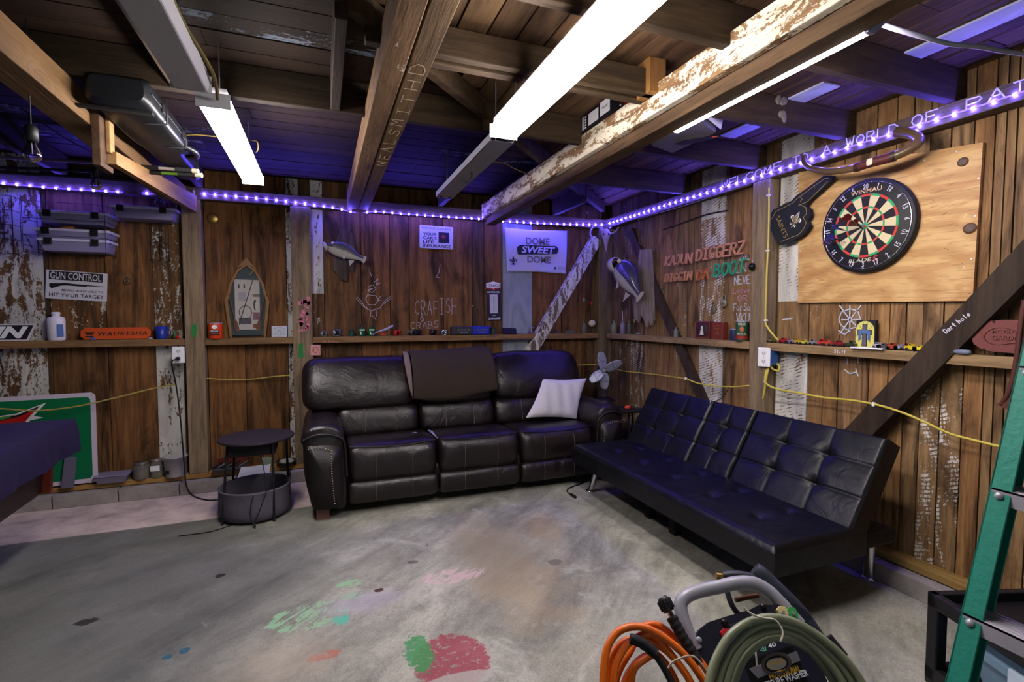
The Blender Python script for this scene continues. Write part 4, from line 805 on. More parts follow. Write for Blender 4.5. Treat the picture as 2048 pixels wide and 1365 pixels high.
mb=MB(mat('tub_lid','#7f9cb2',.35,trans=.2,ior=1.2)); mb.add(rings[4],[tuple(range(24))]); mb.build('lid',tub)
mb=MB(mat('tub_clip','#c2d2e0',.4)); bb(mb,.058,.09,.17,.27,.19,.255); mb.build('clip',tub,bev=.006); mb=MB(mat('tub_clip','#c2d2e0',.4)); bb(mb,.28,.42,.022,.04,.19,.255); mb.build('clip',tub,bev=.006)
# ================================================================== PRESSURE WASHER
pw=thing('pressure_washer','black pressure washer with a grey handle and black hose panel in the foreground','pressure washer',(onZ(1560,1365,.0).x*.5+atD(1560,1365,1.2).x*.5,atD(1560,1365,1.2).y,0))
D0=1.18
HG=mat('handle_grey','#8f8e98',.32,spec=.6); 
# panel plane: nearly facing the camera, leaning back at the top
pn=(-FW*.80+V((0,0,.60))).normalized()
def onP(px,py,off=0.):
    o_=atD(1500,1290,D0)+pn*off; d_=ray(px,py); return CAM+d_*((o_-CAM).dot(pn)/d_.dot(pn))
hp=[(1394,1300),(1374,1262),(1361,1215),(1372,1194),(1400,1183),(1440,1174),(1478,1166),(1512,1169),(1540,1186),(1560,1206),(1575,1222),(1600,1250)]
MB(HG).tube([onP(x,y,-.012) for x,y in hp],.0165,14,n=6).build('handle',pw)
pf=Fr(onP(1500,1365),onP(1560,1345)-onP(1440,1385),onP(1470,1280)-onP(1500,1365))
pf=Fr(onP(1500,1340),(onP(1620,1300)-onP(1440,1350)),pn.cross(onP(1620,1300)-onP(1440,1350)))
def loc(px,py): q_=onP(px,py)-pf.o; return (q_.dot(pf.u),q_.dot(pf.v))
PB=mat('panel_black','#17182a',.5,bump=.08,bs=80); 
out=[(1388,1278),(1400,1260),(1418,1245),(1455,1233),(1500,1220),(1520,1210),(1568,1211),(1590,1208),(1612,1222),(1626,1238),(1618,1243),(1600,1250),(1640,1330),(1680,1420),(1480,1440),(1430,1370),(1405,1330)]
MB(PB).prism(pf,[loc(*p) for p in out],-.02,0).build('hose_panel',pw,bev=.003)
inner=[(1455,1245),(1505,1230),(1560,1222),(1640,1420),(1500,1425),(1485,1355)]
lab=MB(mat('decal_black','#0a0a0c',.35)); lab.prism(pf,[loc(*p) for p in [(1486,1325),(1583,1292),(1640,1420),(1535,1445)]],.0005,.002); lb=lab.build('front_decal',pw)
bd=MB(mat('decal_silver','#77767e',.4,.4)); bd.prism(pf,[loc(*p) for p in [(1497,1338),(1592,1303),(1600,1322),(1515,1358)]],.002,.003); bd.build('silver_band',lb)
el=[(1551+30*math.cos(t)*1.0,1329+23*math.sin(t)-8*math.cos(t)*.35) for t in [i*math.pi/16 for i in range(32)]]; il=[(1551+24*math.cos(t),1329+17*math.sin(t)-6*math.cos(t)*.35) for t in [i*math.pi/16 for i in range(32)]]
rg=MB(chrome); rg.ring(pf,[loc(*p) for p in el],[loc(*p) for p in il],.002,.006); rg.build('chrome_ring',lb)
MB(mat('decal_black','#0a0a0c',.35)).prism(pf,[loc(*p) for p in il],.003,.0038).build('emblem_ground',lb)
il2=[(1551+20*math.cos(t),1329+12*math.sin(t)-5*math.cos(t)*.35) for t in [i*math.pi/12 for i in range(24)]]
MB(mat('emblem_grey','#8a8a88',.35,.5)).prism(pf,[loc(*p) for p in il2],.004,.0048).build('emblem',lb)
def ptext(s,pa,pb,h,mt,shear=0.,bold=.02,par=lb,c=.005):
    a,b=onP(*pa),onP(*pb); f=Fr(a,b-a,pn.cross(b-a)); return text(par,'lettering',s,f,0,0,(b-a).length,h,mt,c,bold,shear,.0006)
ptext('OPKO',(1535,1339),(1568,1327),.012,gold,.2); ptext('PROFESSIONAL',(1540,1362),(1601,1343),.013,mat('decal_gold','#c79a2c',.5)); ptext('PRESSURE WASHER',(1520,1382),(1616,1352),.013,white)
ptext('25',(1488,1318),(1500,1313),.008,white,c=.003); ptext('40',(1537,1298),(1552,1293),.008,white,c=.003); ptext('<27',(1522,1306),(1534,1301),.008,mat('mint','#7fd0a0',.5),c=.003); ptext('<15',(1501,1312),(1512,1308),.008,mat('yel2','#d0c84a',.5),c=.003)
nzl=[((1449,1272),'#b92a30','red'),((1561,1227),'#d6c489','yellow'),((1580,1229),'#3f9a4e','green')]
for (x,y),c_,nm in nzl:
    a,b=loc(x,y); m_=MB(mat('nozzle_'+nm,c_,.4)); m_.prism(pf,[(a+u,b+v) for u,v in ((-.009,-.012),(.004,-.016),(.013,-.004),(.012,.010),(.0,.014),(-.011,.008))],.004,.014); o_=m_.build('nozzle_tip',pw,bev=.001,label=nm+' nozzle tip'); MB(steel).cyl(pf.p(a,b,.014),pf.p(a,b,.019),.004,seg=10).build('nozzle_hole',o_)
for x,y in ((1397,1281),(1526,1214),(1448,1245)): a,b=loc(x,y); MB(steel if y>1250 else black).lathe(pf.sub(a,b,0),[(.007,0),(.007,.004),(.003,.006),(.001,.006)],12).build('screw',pw)
MB(mat('window_grey','#3a3b48',.3)).prism(pf,[loc(*p) for p in [(1458,1250),(1505,1236),(1520,1246),(1466,1264)]],.0005,.002).build('panel_window',pw)
# frame, pump housing and wheels below the panel
def PP(px,py,o_=0): return onP(px,py,o_)
dn=-pf.v
a0=pf.p(-.10,-.10,-.03); b0=pf.p(.14,-.10,-.03); base=V((a0.x,a0.y,0))
MB(mat('frame_black','#121216',.45)).tube([pf.p(-.115,-.02,-.03),pf.p(-.12,-.35,-.03),V((pf.p(-.12,-.35).x-.0,pf.p(-.12,-.35).y+.15,.08))],.014,10).build('frame_tube',pw)
MB(mat('frame_black','#121216',.45)).tube([pf.p(.13,.02,-.03),pf.p(.12,-.35,-.03),V((pf.p(.12,-.35).x-.0,pf.p(.12,-.35).y+.15,.08))],.014,10).build('frame_tube',pw)
eb=pf.p(0,-.40,-.10); MB(PB).box((eb.x-.13,eb.y-.05,.10),(eb.x+.13,eb.y+.25,.42)).build('engine_housing',pw,bev=.03)
for s_ in (-.17,.17): MB(blackm).lathe(Fr((eb.x+s_*1.,eb.y+.12,.12),(0,1,0),(0,0,1)),[(.06,-.02),(.12,-.02),(.12,.02),(.06,.02)],28).build('wheel',pw)
# spray gun resting across the back of the handle
gun=thing('spray_gun','black spray gun with a long grip lying behind the grey handle','spray gun',atD(1500,1150,1.32))
GB=mat('gun_black','#1d1d2a',.5); 
gp=lambda x,y,o_=-.06: onP(x,y,o_)
MB(GB).tube([gp(1445,1155),gp(1470,1153),gp(1510,1160)],[.014,.015,.016],12,n=3).build('barrel',gun); MB(brass).cyl(gp(1432,1153),gp(1447,1154),.009,seg=12).build('brass_fitting',gun)
MB(mat('grip_slate','#2b2f3a',.5)).tube([gp(1508,1140),gp(1520,1150),gp(1552,1180),gp(1598,1225),gp(1640,1282),gp(1690,1345),gp(1740,1420)],[.020,.024,.023,.021,.017,.016,.016],14,n=4).build('grip',gun)
MB(GB).tube([gp(1452,1160),gp(1455,1185),gp(1466,1215),gp(1485,1232),gp(1520,1225)],.007,8,n=5).build('trigger_guard',gun)
MB(mat('rusty','#6d3f22',.7,var=.4,vs=90)).tube([gp(1471,1201,-.04),gp(1495,1195,-.04),gp(1516,1192,-.04)],.006,8).build('rusty_rod',gun)
MB(blackm).tube([gp(1655,1275,-.03),gp(1685,1310,-.03),gp(1660,1300,-.03)],.012,8).build('trigger_lever',gun)
# wand with threaded collar (end of the orange hose)
wn=thing('hose_coupler','black ribbed hose coupler with a knurled collar standing left of the grey handle','hose coupler',onP(1385,1330,.02))
wp=lambda x,y:onP(x,y,.03)
K=MB(mat('collar_black','#17191c',.45)); ax_=(wp(1338,1222)-wp(1324,1194)); K.tube([wp(1323,1195),wp(1327,1201),wp(1335,1217),wp(1339,1224)],[.010,.0155,.0155,.013],12); 
for i in range(12):
    an=i*math.pi/6; a_=ax_.normalized(); b_=a_.orthogonal().normalized(); c_=a_.cross(b_); q_=b_*math.cos(an)*.0152+c_*math.sin(an)*.0152; K.cyl(wp(1327,1201)+q_,wp(1337,1220)+q_,.0025,seg=6)
K.build('collar',wn); MB(chrome).cyl(wp(1336,1219),wp(1344,1236),.0075,seg=14).build('steel_pin',wn)
rb=[(1343,1234),(1350,1248),(1358,1262),(1366,1277),(1376,1292),(1385,1308),(1397,1330)]; P_=rm([wp(*p) for p in rb],5); MB(blackm).tube(P_,[.0115+.0022*abs(math.sin(i*.75)) for i in range(len(P_))],12).build('ribbed_sleeve',wn)
# orange hose: coils hanging over the panel's left corner
oh=thing('pressure_hose','coiled bright orange pressure hose tied with string in the foreground','hose',onP(1290,1365,.0))
OR=mat('hose_orange','#d8650f',.38,bump=.06,bs=20); 
loops=[[(1206,1420),(1207,1345),(1216,1293),(1240,1262),(1275,1254),(1310,1265),(1350,1293),(1385,1330),(1420,1385),(1450,1440)],
 [(1215,1420),(1214,1360),(1226,1310),(1252,1283),(1290,1280),(1330,1300),(1362,1335),(1392,1385),(1420,1440)],
 [(1283,1256),(1300,1250),(1322,1254),(1345,1272),(1375,1295),(1405,1330),(1440,1385),(1470,1440)],
 [(1226,1420),(1228,1350),(1240,1312),(1262,1284),(1300,1268),(1325,1290),(1350,1320),(1378,1360),(1402,1420)],
 [(1240,1430),(1250,1365),(1275,1325),(1305,1310),(1322,1318),(1345,1350),(1365,1400),(1380,1440)],
 [(1222,1430),(1235,1350),(1262,1300),(1268,1284)],[(1260,1430),(1262,1370),(1270,1335),(1300,1312)]]
mb=MB(OR)
for i,L in enumerate(loops):
    P_=[onP(x,y,.05-.022*(i%3)-.01*(i//3)) for x,y in L]; mb.tube(P_,.0085 if i not in(1,) else .0085,10,n=6)
mb.build('hose_coils',oh)
P_=rm([onP(*p,.075) for p in ((1260,1278),(1275,1283),(1292,1293),(1312,1310))],5); MB(blackm).tube(P_,[.0105+.0015*abs(math.sin(i*.9)) for i in range(len(P_))],12).build('strain_relief',oh)
MB(mat('black_rubber','#141210',.5)).tube([onP(*p,.07) for p in ((1312,1312),(1330,1340),(1355,1390),(1370,1430))],.008,10,n=4).build('black_tail',oh)
MB(mat('string_beige','#a89a86',.9)).tube([onP(*p,.075) for p in ((1336,1338),(1345,1325),(1365,1316),(1385,1313),(1400,1325),(1415,1345))],.0022,6,n=5).build('string_tie',oh)
# grey-green garden hose coil in front
gh=thing('garden_hose','coiled pale olive-green hose hung on the front of the pressure washer','hose',onP(1500,1365,.05))
GH=mat('hose_olive','#7a7f63',.33,bump=.05,bs=20); mb=MB(GH)
lo=[[(1415,1430),(1418,1365),(1435,1312),(1462,1270),(1500,1244),(1545,1236),(1590,1246),(1640,1275),(1690,1320),(1725,1370),(1745,1430)],
 [(1431,1430),(1436,1365),(1452,1316),(1478,1280),(1512,1255),(1552,1249),(1592,1258),(1632,1285),(1680,1330),(1712,1380),(1730,1430)],
 [(1447,1430),(1453,1365),(1468,1320),(1492,1288),(1525,1267),(1560,1262),(1592,1270),(1625,1292),(1665,1335),(1695,1385),(1712,1430)],
 [(1463,1430),(1469,1365),(1483,1325),(1505,1297),(1532,1280),(1562,1276),(1592,1284),(1620,1302),(1652,1340),(1678,1385),(1694,1430)]]
for i,L in enumerate(lo): mb.tube([onP(x,y,.085-.012*i*(1 if i%2 else .6)) for x,y in L],.0092,12,n=6)
mb.build('hose_coils',gh)
MB(mat('string_white','#c2bca8',.9)).tube([onP(*p,.10) for p in ((1488,1216),(1502,1228),(1522,1236),(1548,1240),(1560,1252),(1566,1268),(1561,1284))],.0022,6,n=5).build('string_tie',gh)
MB(mat('string_white','#c2bca8',.9)).tube([onP(*p,.03) for p in ((1508,1292),(1512,1310),(1514,1333))],.0022,6,n=4).build('string_tie',gh)
# ================================================================== THINGS ON THE BACK WALL
ZS=1.240   # top of the shelves
def flat(nm,lab,cat,f,W_,H_,mt,th=.006,r=0.,grp=None,back=0.):
    """thin plate thing whose face is frame f; returns Empty root"""
    t=thing(nm,lab,cat,f.p(W_/2,0,back),grp); m_=MB(mt)
    if r:
        pts=[]
        for cx,cy,s0 in ((W_-r,H_-r,0),(r,H_-r,90),(r,r,180),(W_-r,r,270)):
            for k_ in range(5): an=math.radians(s0+k_*22.5); pts.append((cx+r*math.cos(an),cy+r*math.sin(an)))
        m_.prism(f,pts,back,back+th)
    else: m_.ob(f,0,0,W_,H_,back,back+th)
    m_.build('plate',t,bev=.0008); return t
def rect(par,nm,f,a,b,c,d,mt,z=.007,th=.001): return MB(mt).ob(f,a,b,c,d,z,z+th).build(nm,par)
ink=mat('ink_black','#121018',.6); sgn=mat('sign_white','#c9c6d2',.5,var=.06,vs=30)
# --- gun control sign
f=quad(onY,.088,(93,538),(216,547),(92,597)); f.o+=V((0,-.004,0)); W_,H_=f.W,f.H*.98; t=flat('slogan_sign','white wall sign GUN CONTROL MEANS BEING ABLE TO HIT YOUR TARGET with a shotgun','sign',f,W_,H_,sgn,.004)
rect(t,'black_band',f,.05*W_,.67*H_,.92*W_,.97*H_,ink,.0042)
text(t,'lettering','GUN CONTROL',f,.07*W_,.70*H_,.90*W_,.94*H_,sgn,.0054,.02)
g=MB(ink); G=lambda pts:[(a*W_,b*H_) for a,b in pts]
g.prism(f,G([(.06,.42),(.10,.36),(.24,.47),(.34,.49),(.66,.48),(.66,.51),(.94,.52),(.94,.535),(.40,.565),(.30,.585),(.25,.56),(.06,.53)]),.0042,.0055); g.build('shotgun_print',t)
text(t,'lettering','MEANS BEING ABLE TO',f,.26*W_,.28*H_,.94*W_,.36*H_,ink,.0042,.01); text(t,'lettering','HIT Y   UR TARGET',f,.06*W_,.08*H_,.95*W_,.21*H_,ink,.0042,.015)
m_=MB(ink); 
for r_ in (.030,.014): m_.ring(f,[(.345*W_+math.cos(i*.5236)*r_*W_,.145*H_+math.sin(i*.5236)*r_*W_) for i in range(12)],[(.345*W_+math.cos(i*.5236)*(r_-.007)*W_,.145*H_+math.sin(i*.5236)*(r_-.007)*W_) for i in range(12)],.0042,.0055)
m_.build('target_print',t)
# --- partial black sign KIN on the shelf
a,b,c=onY(-45,646,.03),onY(71,648,.03),onY(-45,686,.03); W_=b.x-a.x; f=Fr((a.x,.035,ZS),(1,0,0),(0,.12,1)); H_=.125
t=thing('name_sign','black sign with slanted white letters IN leaning on the shelf at the left edge','sign',f.p(W_/2,0)); MB(sgn).prism(f,[(0,0),(W_-.045,0),(W_,H_),(.0,H_)],0,.008).build('plate',t); MB(ink).prism(f,[(0,.01),(W_-.055,.01),(W_-.015,H_-.01),(0,H_-.01)],.008,.009).build('black_field',t)
text(t,'lettering','KIN',f,-.03,.02,W_-.045,H_-.02,white,.0095,.05,.35)
# --- white jug
def lathe_thing(nm,lab,cat,px,y,prof,mt,z0=ZS,seg=24,ax=1.,ay=1.,grp=None,rot=None,bpx=None,part='body'):
    x=onY(px,640,y).x if bpx is None else bpx; t=thing(nm,lab,cat,(x,y,z0),grp); m_=MB(mt); m_.lathe(FL(x,y,z0),prof,seg,ax,ay); m_.build(part,t); return t
jg=mat('jug_white','#d9d6e6',.35); t=lathe_thing('plastic_jug','white plastic jug standing on the shelf left of the orange nameplate','jug',112,.035,[(.045,0),(.054,.008),(.055,.15),(.048,.172),(.025,.178),(.022,.195)],jg,seg=20,ay=.75)
x=t.location.x; MB(jg).lathe(FL(x,.035,ZS+.192),[(.026,0),(.026,.016),(.02,.02),(.001,.02)],18).build('cap',t); MB(mat('label_blue','#3f5f9c',.6)).lathe(FL(x+.004,.034,ZS+.03),[(.0555,0),(.0555,.1)],20,1.,.76,close=False).build('label',t)
# the label ring would hide the jug: keep only a narrow patch
o_=t.children[-1]; 
bpy.data.objects.remove(o_); fL=Fr((x+.022,-.010,ZS+.03),(.75,.5,0),(0,0,1)); m_=MB(mat('label_blue','#3f5f9c',.6)); m_.ob(fL,0,0,.035,.09,-.004,.003); m_.build('label',t)
# --- orange WAUKESHA nameplate
a,b=onY(161,655,.03),onY(301,653,.03); W_=b.x-a.x; H_=.088; f=Fr((a.x,.03,ZS+.002),(1,0,.01),(0,.15,1)); ro=mat('nameplate_orange','#c24a18',.5,var=.1)
t=thing('nameplate','long orange metal nameplate with black letters WAUKESHA leaning on the shelf','sign',f.p(W_/2,0)); MB(ro).prism(f,[(.02,0),(W_-.02,0),(W_-.016,.015),(W_,.02),(W_,H_-.02),(W_-.016,H_-.015),(W_-.02,H_),(.02,H_),(.016,H_-.015),(0,H_-.02),(0,.02),(.016,.015)],0,.008).build('plate',t,bev=.001)
text(t,'lettering','WAUKESHA',f,.24*W_,.3*H_,.95*W_,.64*H_,ink,.0085,.02,.2,sp=1.2)
m_=MB(ink); m_.prism(f,[(.06*W_,.56*H_),(.19*W_,.56*H_),(.17*W_,.42*H_),(.08*W_,.42*H_)],.008,.0092); m_.ob(f,.06*W_,.18*H_,.18*W_,.3*H_,.008,.0092); m_.ob(f,.05*W_,.60*H_,.2*W_,.66*H_,.008,.0092); m_.build('emblem_print',t)
# --- blue cup, small clutter
t=lathe_thing('plastic_cup','dark blue plastic cup on the shelf right of the orange nameplate','cup',322,.03,[(.034,0),(.036,.004),(.042,.10),(.038,.10),(.033,.01),(.001,.008)],mat('cup_blue','#1d2f8a',.4))
MB(mat('cup_blue','#1d2f8a',.4)).tube([(t.location.x+.036,.03,ZS+.08),(t.location.x+.06,.03,ZS+.07),(t.location.x+.058,.03,ZS+.035),(t.location.x+.034,.03,ZS+.025)],.004,6,n=4).build('handle',t)
t=thing('fishing_float','small shiny green and red float on the shelf beside the left post','fishing float',(onY(352,665,.02).x,.02,ZS)); x=t.location.x
MB(mat('float_green','#3b5a30',.3)).ell(FL(x-.01,.02,ZS+.035),.012,.012,.032).build('body',t); MB(red).ell(FL(x+.012,.02,ZS+.014),.016,.012,.014).build('bobber',t); MB(chrome).tube([(x-.01,.02,ZS+.06),(x-.03,.02,ZS+.075),(x-.045,.02,ZS+.07)],.002,5,n=4).build('wire',t)
for px,rr_,c_,lb in ((184,.014,'#4a5aa0','tiny blue glass bead lying in front of the orange nameplate'),(300,.012,'#9a9aa2','tiny grey metal cube in front of the orange nameplate')):
    x=onY(px,676,.0).x; MB(mat('bit'+c_[1:],c_,.3)).box((x-rr_,.005,ZS),(x+rr_,.005+2*rr_*.8,ZS+rr_*1.4)).build('trinket',bev=.004,label=lb,cat='trinket')
MB(mat('lid_tan','#8c7a60',.7)).lathe(FL(onY(78,680,.02).x,.02,ZS),[(.03,0),(.03,.008),(.001,.009)],20).build('jar_lid',label='flat tan jar lid on the shelf left of the white jug',cat='lid')
# --- tackle boxes in wire hangers
def tackle(lab,px0,px1,py0,py1,y=-.02,emp=0):
    a=onY(px0,(py0+py1)/2,y); b=onY(px1,(py0+py1)/2,y); zt=onY((px0+px1)/2,py0,y).z; zb=onY((px0+px1)/2,py1,y).z; h=zt-zb
    t=thing('tackle_box',lab,'tackle box',((a.x+b.x)/2,y+.1,zb),'clear plastic tackle boxes on wire racks'); cl=mat('tackle_clear','#9c96c4',.3,trans=.3,ior=1.15,var=.15)
    m_=MB(cl); m_.hexa([(a.x+.03,y+.02,zb),(b.x-.03,y+.02,zb),(b.x-.03,y+.20,zb),(a.x+.03,y+.20,zb),(a.x+.01,y,zt-.02),(b.x-.01,y,zt-.02),(b.x-.01,y+.21,zt-.02),(a.x+.01,y+.21,zt-.02)]); m_.build('tray',t,bev=.006)
    MB(mat('tackle_lid','#d6d2f2',.3,trans=.1,ior=1.15)).box((a.x,y-.006,zt-.02),(b.x,y+.215,zt)).build('lid',t,bev=.005)
    for fx in (.16,.80): x_=a.x+(b.x-a.x)*fx; MB(black).box((x_-.022,y-.016,zt-.045),(x_+.022,y-.004,zt+.002)).build('latch',t,bev=.002)
    cc=MB(mat('lure_mix','#6c5a58',.6,var=.6,vs=60)); r2=random.Random(int(px0*7+py0))
    for i in range(7): x_=a.x+.07+(b.x-a.x-.14)*i/6; cc.ell(FL(x_,y+.08+r2.random()*.05,zb+.022),.02+.012*r2.random(),.015,.012)
    cc.build('lures',t,kind='stuff'); return t
tackle('clear tackle box at the top of the left stack of three, under the violet lights',70,219,423,447,-.10)
tackle('clear tackle box in the middle of the left stack, an orange lure on it',66,219,458,480,-.10)
tackle('clear tackle box at the bottom of the left stack of three, above the shotgun sign',73,219,478,503,-.08)
tackle('clear tackle box hanging alone beside the left post, higher than the stack',219,352,413,437,-.10)
x=onY(135,455,-.09); MB(mat('lure_orange','#a5652c',.5)).ell(Fr(x+V((0,0,-.003)),(1,0,.1),(0,1,0)),.045,.014,.009).build('fishing_lure',label='orange-brown lure lying on the middle tackle box',cat='fishing lure')
def wirerack(lab,x0,x1,z0,z1,y0=-.12,y1=.085,nx=5,nz=3):
    m_=MB(mat('rack_wire','#17151d',.5,.4)); r_=.002
    for i in range(nz+1): z=z0+(z1-z0)*i/nz; m_.tube([(x0,y1,z),(x0,y0,z),(x1,y0,z),(x1,y1,z)],r_,6)
    for i in range(nx+1): x=x0+(x1-x0)*i/nx; m_.cyl((x,y1-.003,z0),(x,y1-.003,z1),r_,seg=6); 
    for x in (x0,x1): m_.cyl((x,y0,z0),(x,y0,z1),r_,seg=6)
    for i in range(nx+1): x=x0+(x1-x0)*i/nx; m_.cyl((x,y0,z0),(x,y1,z0),r_,seg=6)
    return m_.build('wire_rack',label=lab,cat='rack',group='black wire racks')
a=onY(62,440,0).x; b=onY(222,440,0).x; wirerack('black wire rack holding the stack of three tackle boxes',a,b,onY(100,504,-.1).z-.008,onY(100,410,0).z)
a=onY(293,440,0).x; b=onY(330,440,0).x; wirerack('narrow empty black wire rack next to the left post',a,b,onY(300,520,0).z,onY(300,450,0).z,.0,nx=2,nz=2)
a=onY(-60,440,0).x; b=onY(28,440,0).x; wirerack('black wire rack at the left edge below the violet lights',a,b,onY(10,507,0).z,onY(10,392,0).z,-.02,nz=4)
# --- outlets
def outlet(lab,f,plug):
    t=thing('wall_outlet',lab,'outlet',f.p(.0,0,0)); MB(white).ob(f,-.042,-.065,.042,.065,.0,.008).build('cover_plate',t,bev=.004)
    for s_ in (.028,-.028):
        m_=MB(mat('outlet_face','#cfcfd4',.4)); m_.ell(f.sub(0,s_,.006),.018,.017,.004); r_=m_.build('receptacle',t); sl=MB(ink); sl.ob(f,-.008,s_-.003,-.006,s_+.008,.0098,.0106); sl.ob(f,.006,s_-.003,.008,s_+.008,.0098,.0106); sl.ob(f,-.002,s_-.011,.002,s_-.007,.0098,.0106); sl.build('slots',r_)
    MB(steel).ell(f.sub(0,0,.008),.003,.003,.001,8,4).build('screw',t)
    return t
q_=onY(357,710,-.055); o1=outlet('white wall outlet on the left post with a black plug in it','',None) if 0 else outlet('white wall outlet on the left post with a black plug in it',Fr((q_.x,-.052,q_.z),(1,0,0),(0,0,1)),1)
MB(mat('box_metal','#3d5a80',.5)).box((q_.x-.03,-.052,q_.z-.055),(q_.x+.03,-.001,q_.z+.055)).build('junction_box',o1)
pl=MB(black); pl.ob(Fr((q_.x,-.062,q_.z-.028),(1,0,0),(0,0,1)),-.014,-.012,.014,.012,0,.03); pl.build('plug',o1,bev=.004)
cw('power_cord','black power cord hanging from the left outlet down to the floor by the side table',[(q_.x-.0,-.098,q_.z-.03),(q_.x-.03,-.12,q_.z-.06),onY(352,770,-.07),onY(360,830,-.08),onY(366,900,-.09),onY(369,940,-.095),onY(372,968,-.12),onZ(379,985,.02),onZ(395,996,.006),onZ(420,1001,.006),onZ(445,998,.006)],.0055,black,10)
q_=onX(1520,715,-.06); o2=outlet('white outlet on a blue box fixed to the right post',Fr((-.02,q_.y,q_.z),V((.25,-1,0)),(0,0,1)),0)
c_=V((-.012,q_.y,q_.z)); MB(mat('box_blue','#2d4f8c',.5)).box((c_.x+.004,-2.085,c_.z-.055),(c_.x+.075,-2.13,c_.z+.05)).build('blue_box',o2,bev=.004)
# --- orange can
def can(lab,px,y,r,h,mt,z0=ZS,fn=None,pos=None,grp=None):
    x=onY(px,650,y).x if pos is None else pos[0]; y=y if pos is None else pos[1]; t=thing('oil_can',lab,'can',(x,y,z0),grp); MB(mt).lathe(FL(x,y,z0),[(r*.98,0),(r,.003),(r,h-.003),(r*.98,h)],28).build('body',t)
    MB(steel).lathe(FL(x,y,z0+h-.004),[(r*1.01,0),(r*1.01,.006),(r*.94,.006),(r*.93,.002),(.001,.002)],28).build('rim',t); return t,x,y
t,x,y=can('orange oil can with a black label on the shelf beside the left post',431,.03,.053,.125,mat('can_orange','#cf3f10',.4))
f=Fr((x,y-.054,ZS),(1,0,0),(0,0,1)); m_=MB(ink); m_.prism(f,[(-.033,.028),(.033,.028),(.033,.072),(-.033,.072)],-.012,.001); m_.build('label',t); m_=MB(white); m_.prism(f,[(-.02,.085),(0,.074),(.02,.085),(.016,.105),(0,.11),(-.016,.105)],-.008,.0015); m_.build('shield',t); text(t,'lettering','GENUINE',f,-.028,.054,.028,.066,white,.0015,.01); text(t,'lettering','MOTORCYCLE OIL',f,-.03,.036,.03,.048,mat('lt_orange','#d86a3a',.5),.0015,.0)
# --- brass plaque
q_=onY(426,437,.085); MB(brass).ell(Fr((q_.x,.088,q_.z),(1,.0,0),(0,0,1)),.045,.045,.014,24,9).build('brass_knob',label='round brass disc fixed high on the brown boards above the shadow box',cat='disc')
# --- boat shaped shadow box
a=onY(452,680,.03); b=onY(541,680,.03); W_=b.x-a.x; top_=onY(491,511,.03).z; H_=top_-ZS; f=Fr((a.x,.06,ZS),(1,0,0),(0,.02,1)); cw_=mat('canoe_wood','#7c5529',.55,var=.2,vs=20); cg_=mat('canoe_green','#26383c',.6)
t=thing('shadow_box','boat-shaped shadow box with oars and fishing gear standing on the shelf','shadow box',f.p(W_/2,0))
out=[(.10,0),(.03,.30),(.0,.45),(.06,.52),(.12,.66),(.30,.83),(.5,.90),(.70,.83),(.88,.66),(.94,.52),(1.,.45),(.97,.30),(.90,0)]; s_=lambda p:[(u*W_,v*H_) for u,v in p]
MB(cg_).prism(f,s_(out),0,.035).build('back_board',t)
inn_=[((u-.5)*.86+.5,(v-.45)*.93+.45) for u,v in out]; m_=MB(cw_); m_.ring(f,s_(out),s_(inn_),.0,.055); m_.build('gunwale',t)
MB(cw_).prism(f,s_([(.27,.83),(.5,.97),(.73,.83),(.62,.865),(.5,.875),(.38,.865)]),.03,.062).build('bow_cap',t)
MB(mat('photo_ground','#a6a09c',.7,var=.12,vs=30)).ob(f,.22*W_,.10*H_,.78*W_,.71*H_,.036,.038).build('picture',t)
m_=MB(cg_); m_.ob(f,.19*W_,.09*H_,.22*W_,.72*H_,.03,.05); m_.ob(f,.78*W_,.09*H_,.81*W_,.72*H_,.03,.05); m_.ob(f,.19*W_,.71*H_,.81*W_,.735*H_,.03,.05); m_.ob(f,.14*W_,0,.86*W_,.10*H_,.03,.055); m_.build('inner_frame',t)
pm=MB(mat('gear_dark','#2c2a2c',.6)); pm.cyl(f.p(.30*W_,.16*H_,.044),f.p(.63*W_,.70*H_,.044),.003,seg=6); pm.build('fishing_rod',t); m_=MB(mat('gear_dark','#2c2a2c',.6)); m_.tube([f.p(W_*(.45+.14*math.cos(i*.35)),H_*(.31+.08*math.sin(i*.35)),.044) for i in range(18)],.002,5,closed=True); m_.build('landing_net',t)
m_=MB(mat('bass_green','#39413a',.6,var=.5,vs=90)); m_.ell(f.sub(.67*W_,.40*H_,.044),.012,.045,.006); m_.build('fish_figure',t); MB(mat('bass_belly','#b5b2a4',.6)).ell(f.sub(.69*W_,.39*H_,.046),.007,.035,.006).build('fish_belly',t)
for u,v,a_,b_,c__ in ((.30,.45,.17,.10,'#8d8a92'),(.62,.50,.18,.03,'#6d5350'),(.62,.22,.15,.09,'#6d4e58'),(.30,.17,.28,.07,'#45404a'),(.62,.115,.12,.05,'#6b3a28'),(.30,.60,.03,.05,'#222'),(.42,.60,.03,.05,'#333')):
    rect(t,'picture_card',f,u*W_,v*H_,(u+a_)*W_,(v+b_)*H_,mat('pc'+c__[1:],c__ if len(c__)==7 else '#222222',.6),.039,.003)
for s2,u0 in ((1,.13),(-1,.87)):
    o_=MB(mat('oar_wood','#5d3c22',.5)); P0=f.p(u0*W_-s2*.03*W_,.52*H_,.062); P1_=f.p((u0+s2*.13)*W_,.12*H_,.062); o_.cyl(P0,P1_,.0045,seg=8); dd=(P1_-P0).normalized(); fr=Fr(P1_,dd.cross(f.n),dd); o_.prism(fr,[(-.006,-.07),(.006,-.07),(.014,-.05),(.016,0),(.012,.03),(-.012,.03),(-.016,0),(-.014,-.05)],-.003,.003); o_.build('oar',t)
m_=MB(mat('rope_olive','#77704a',.8)); 
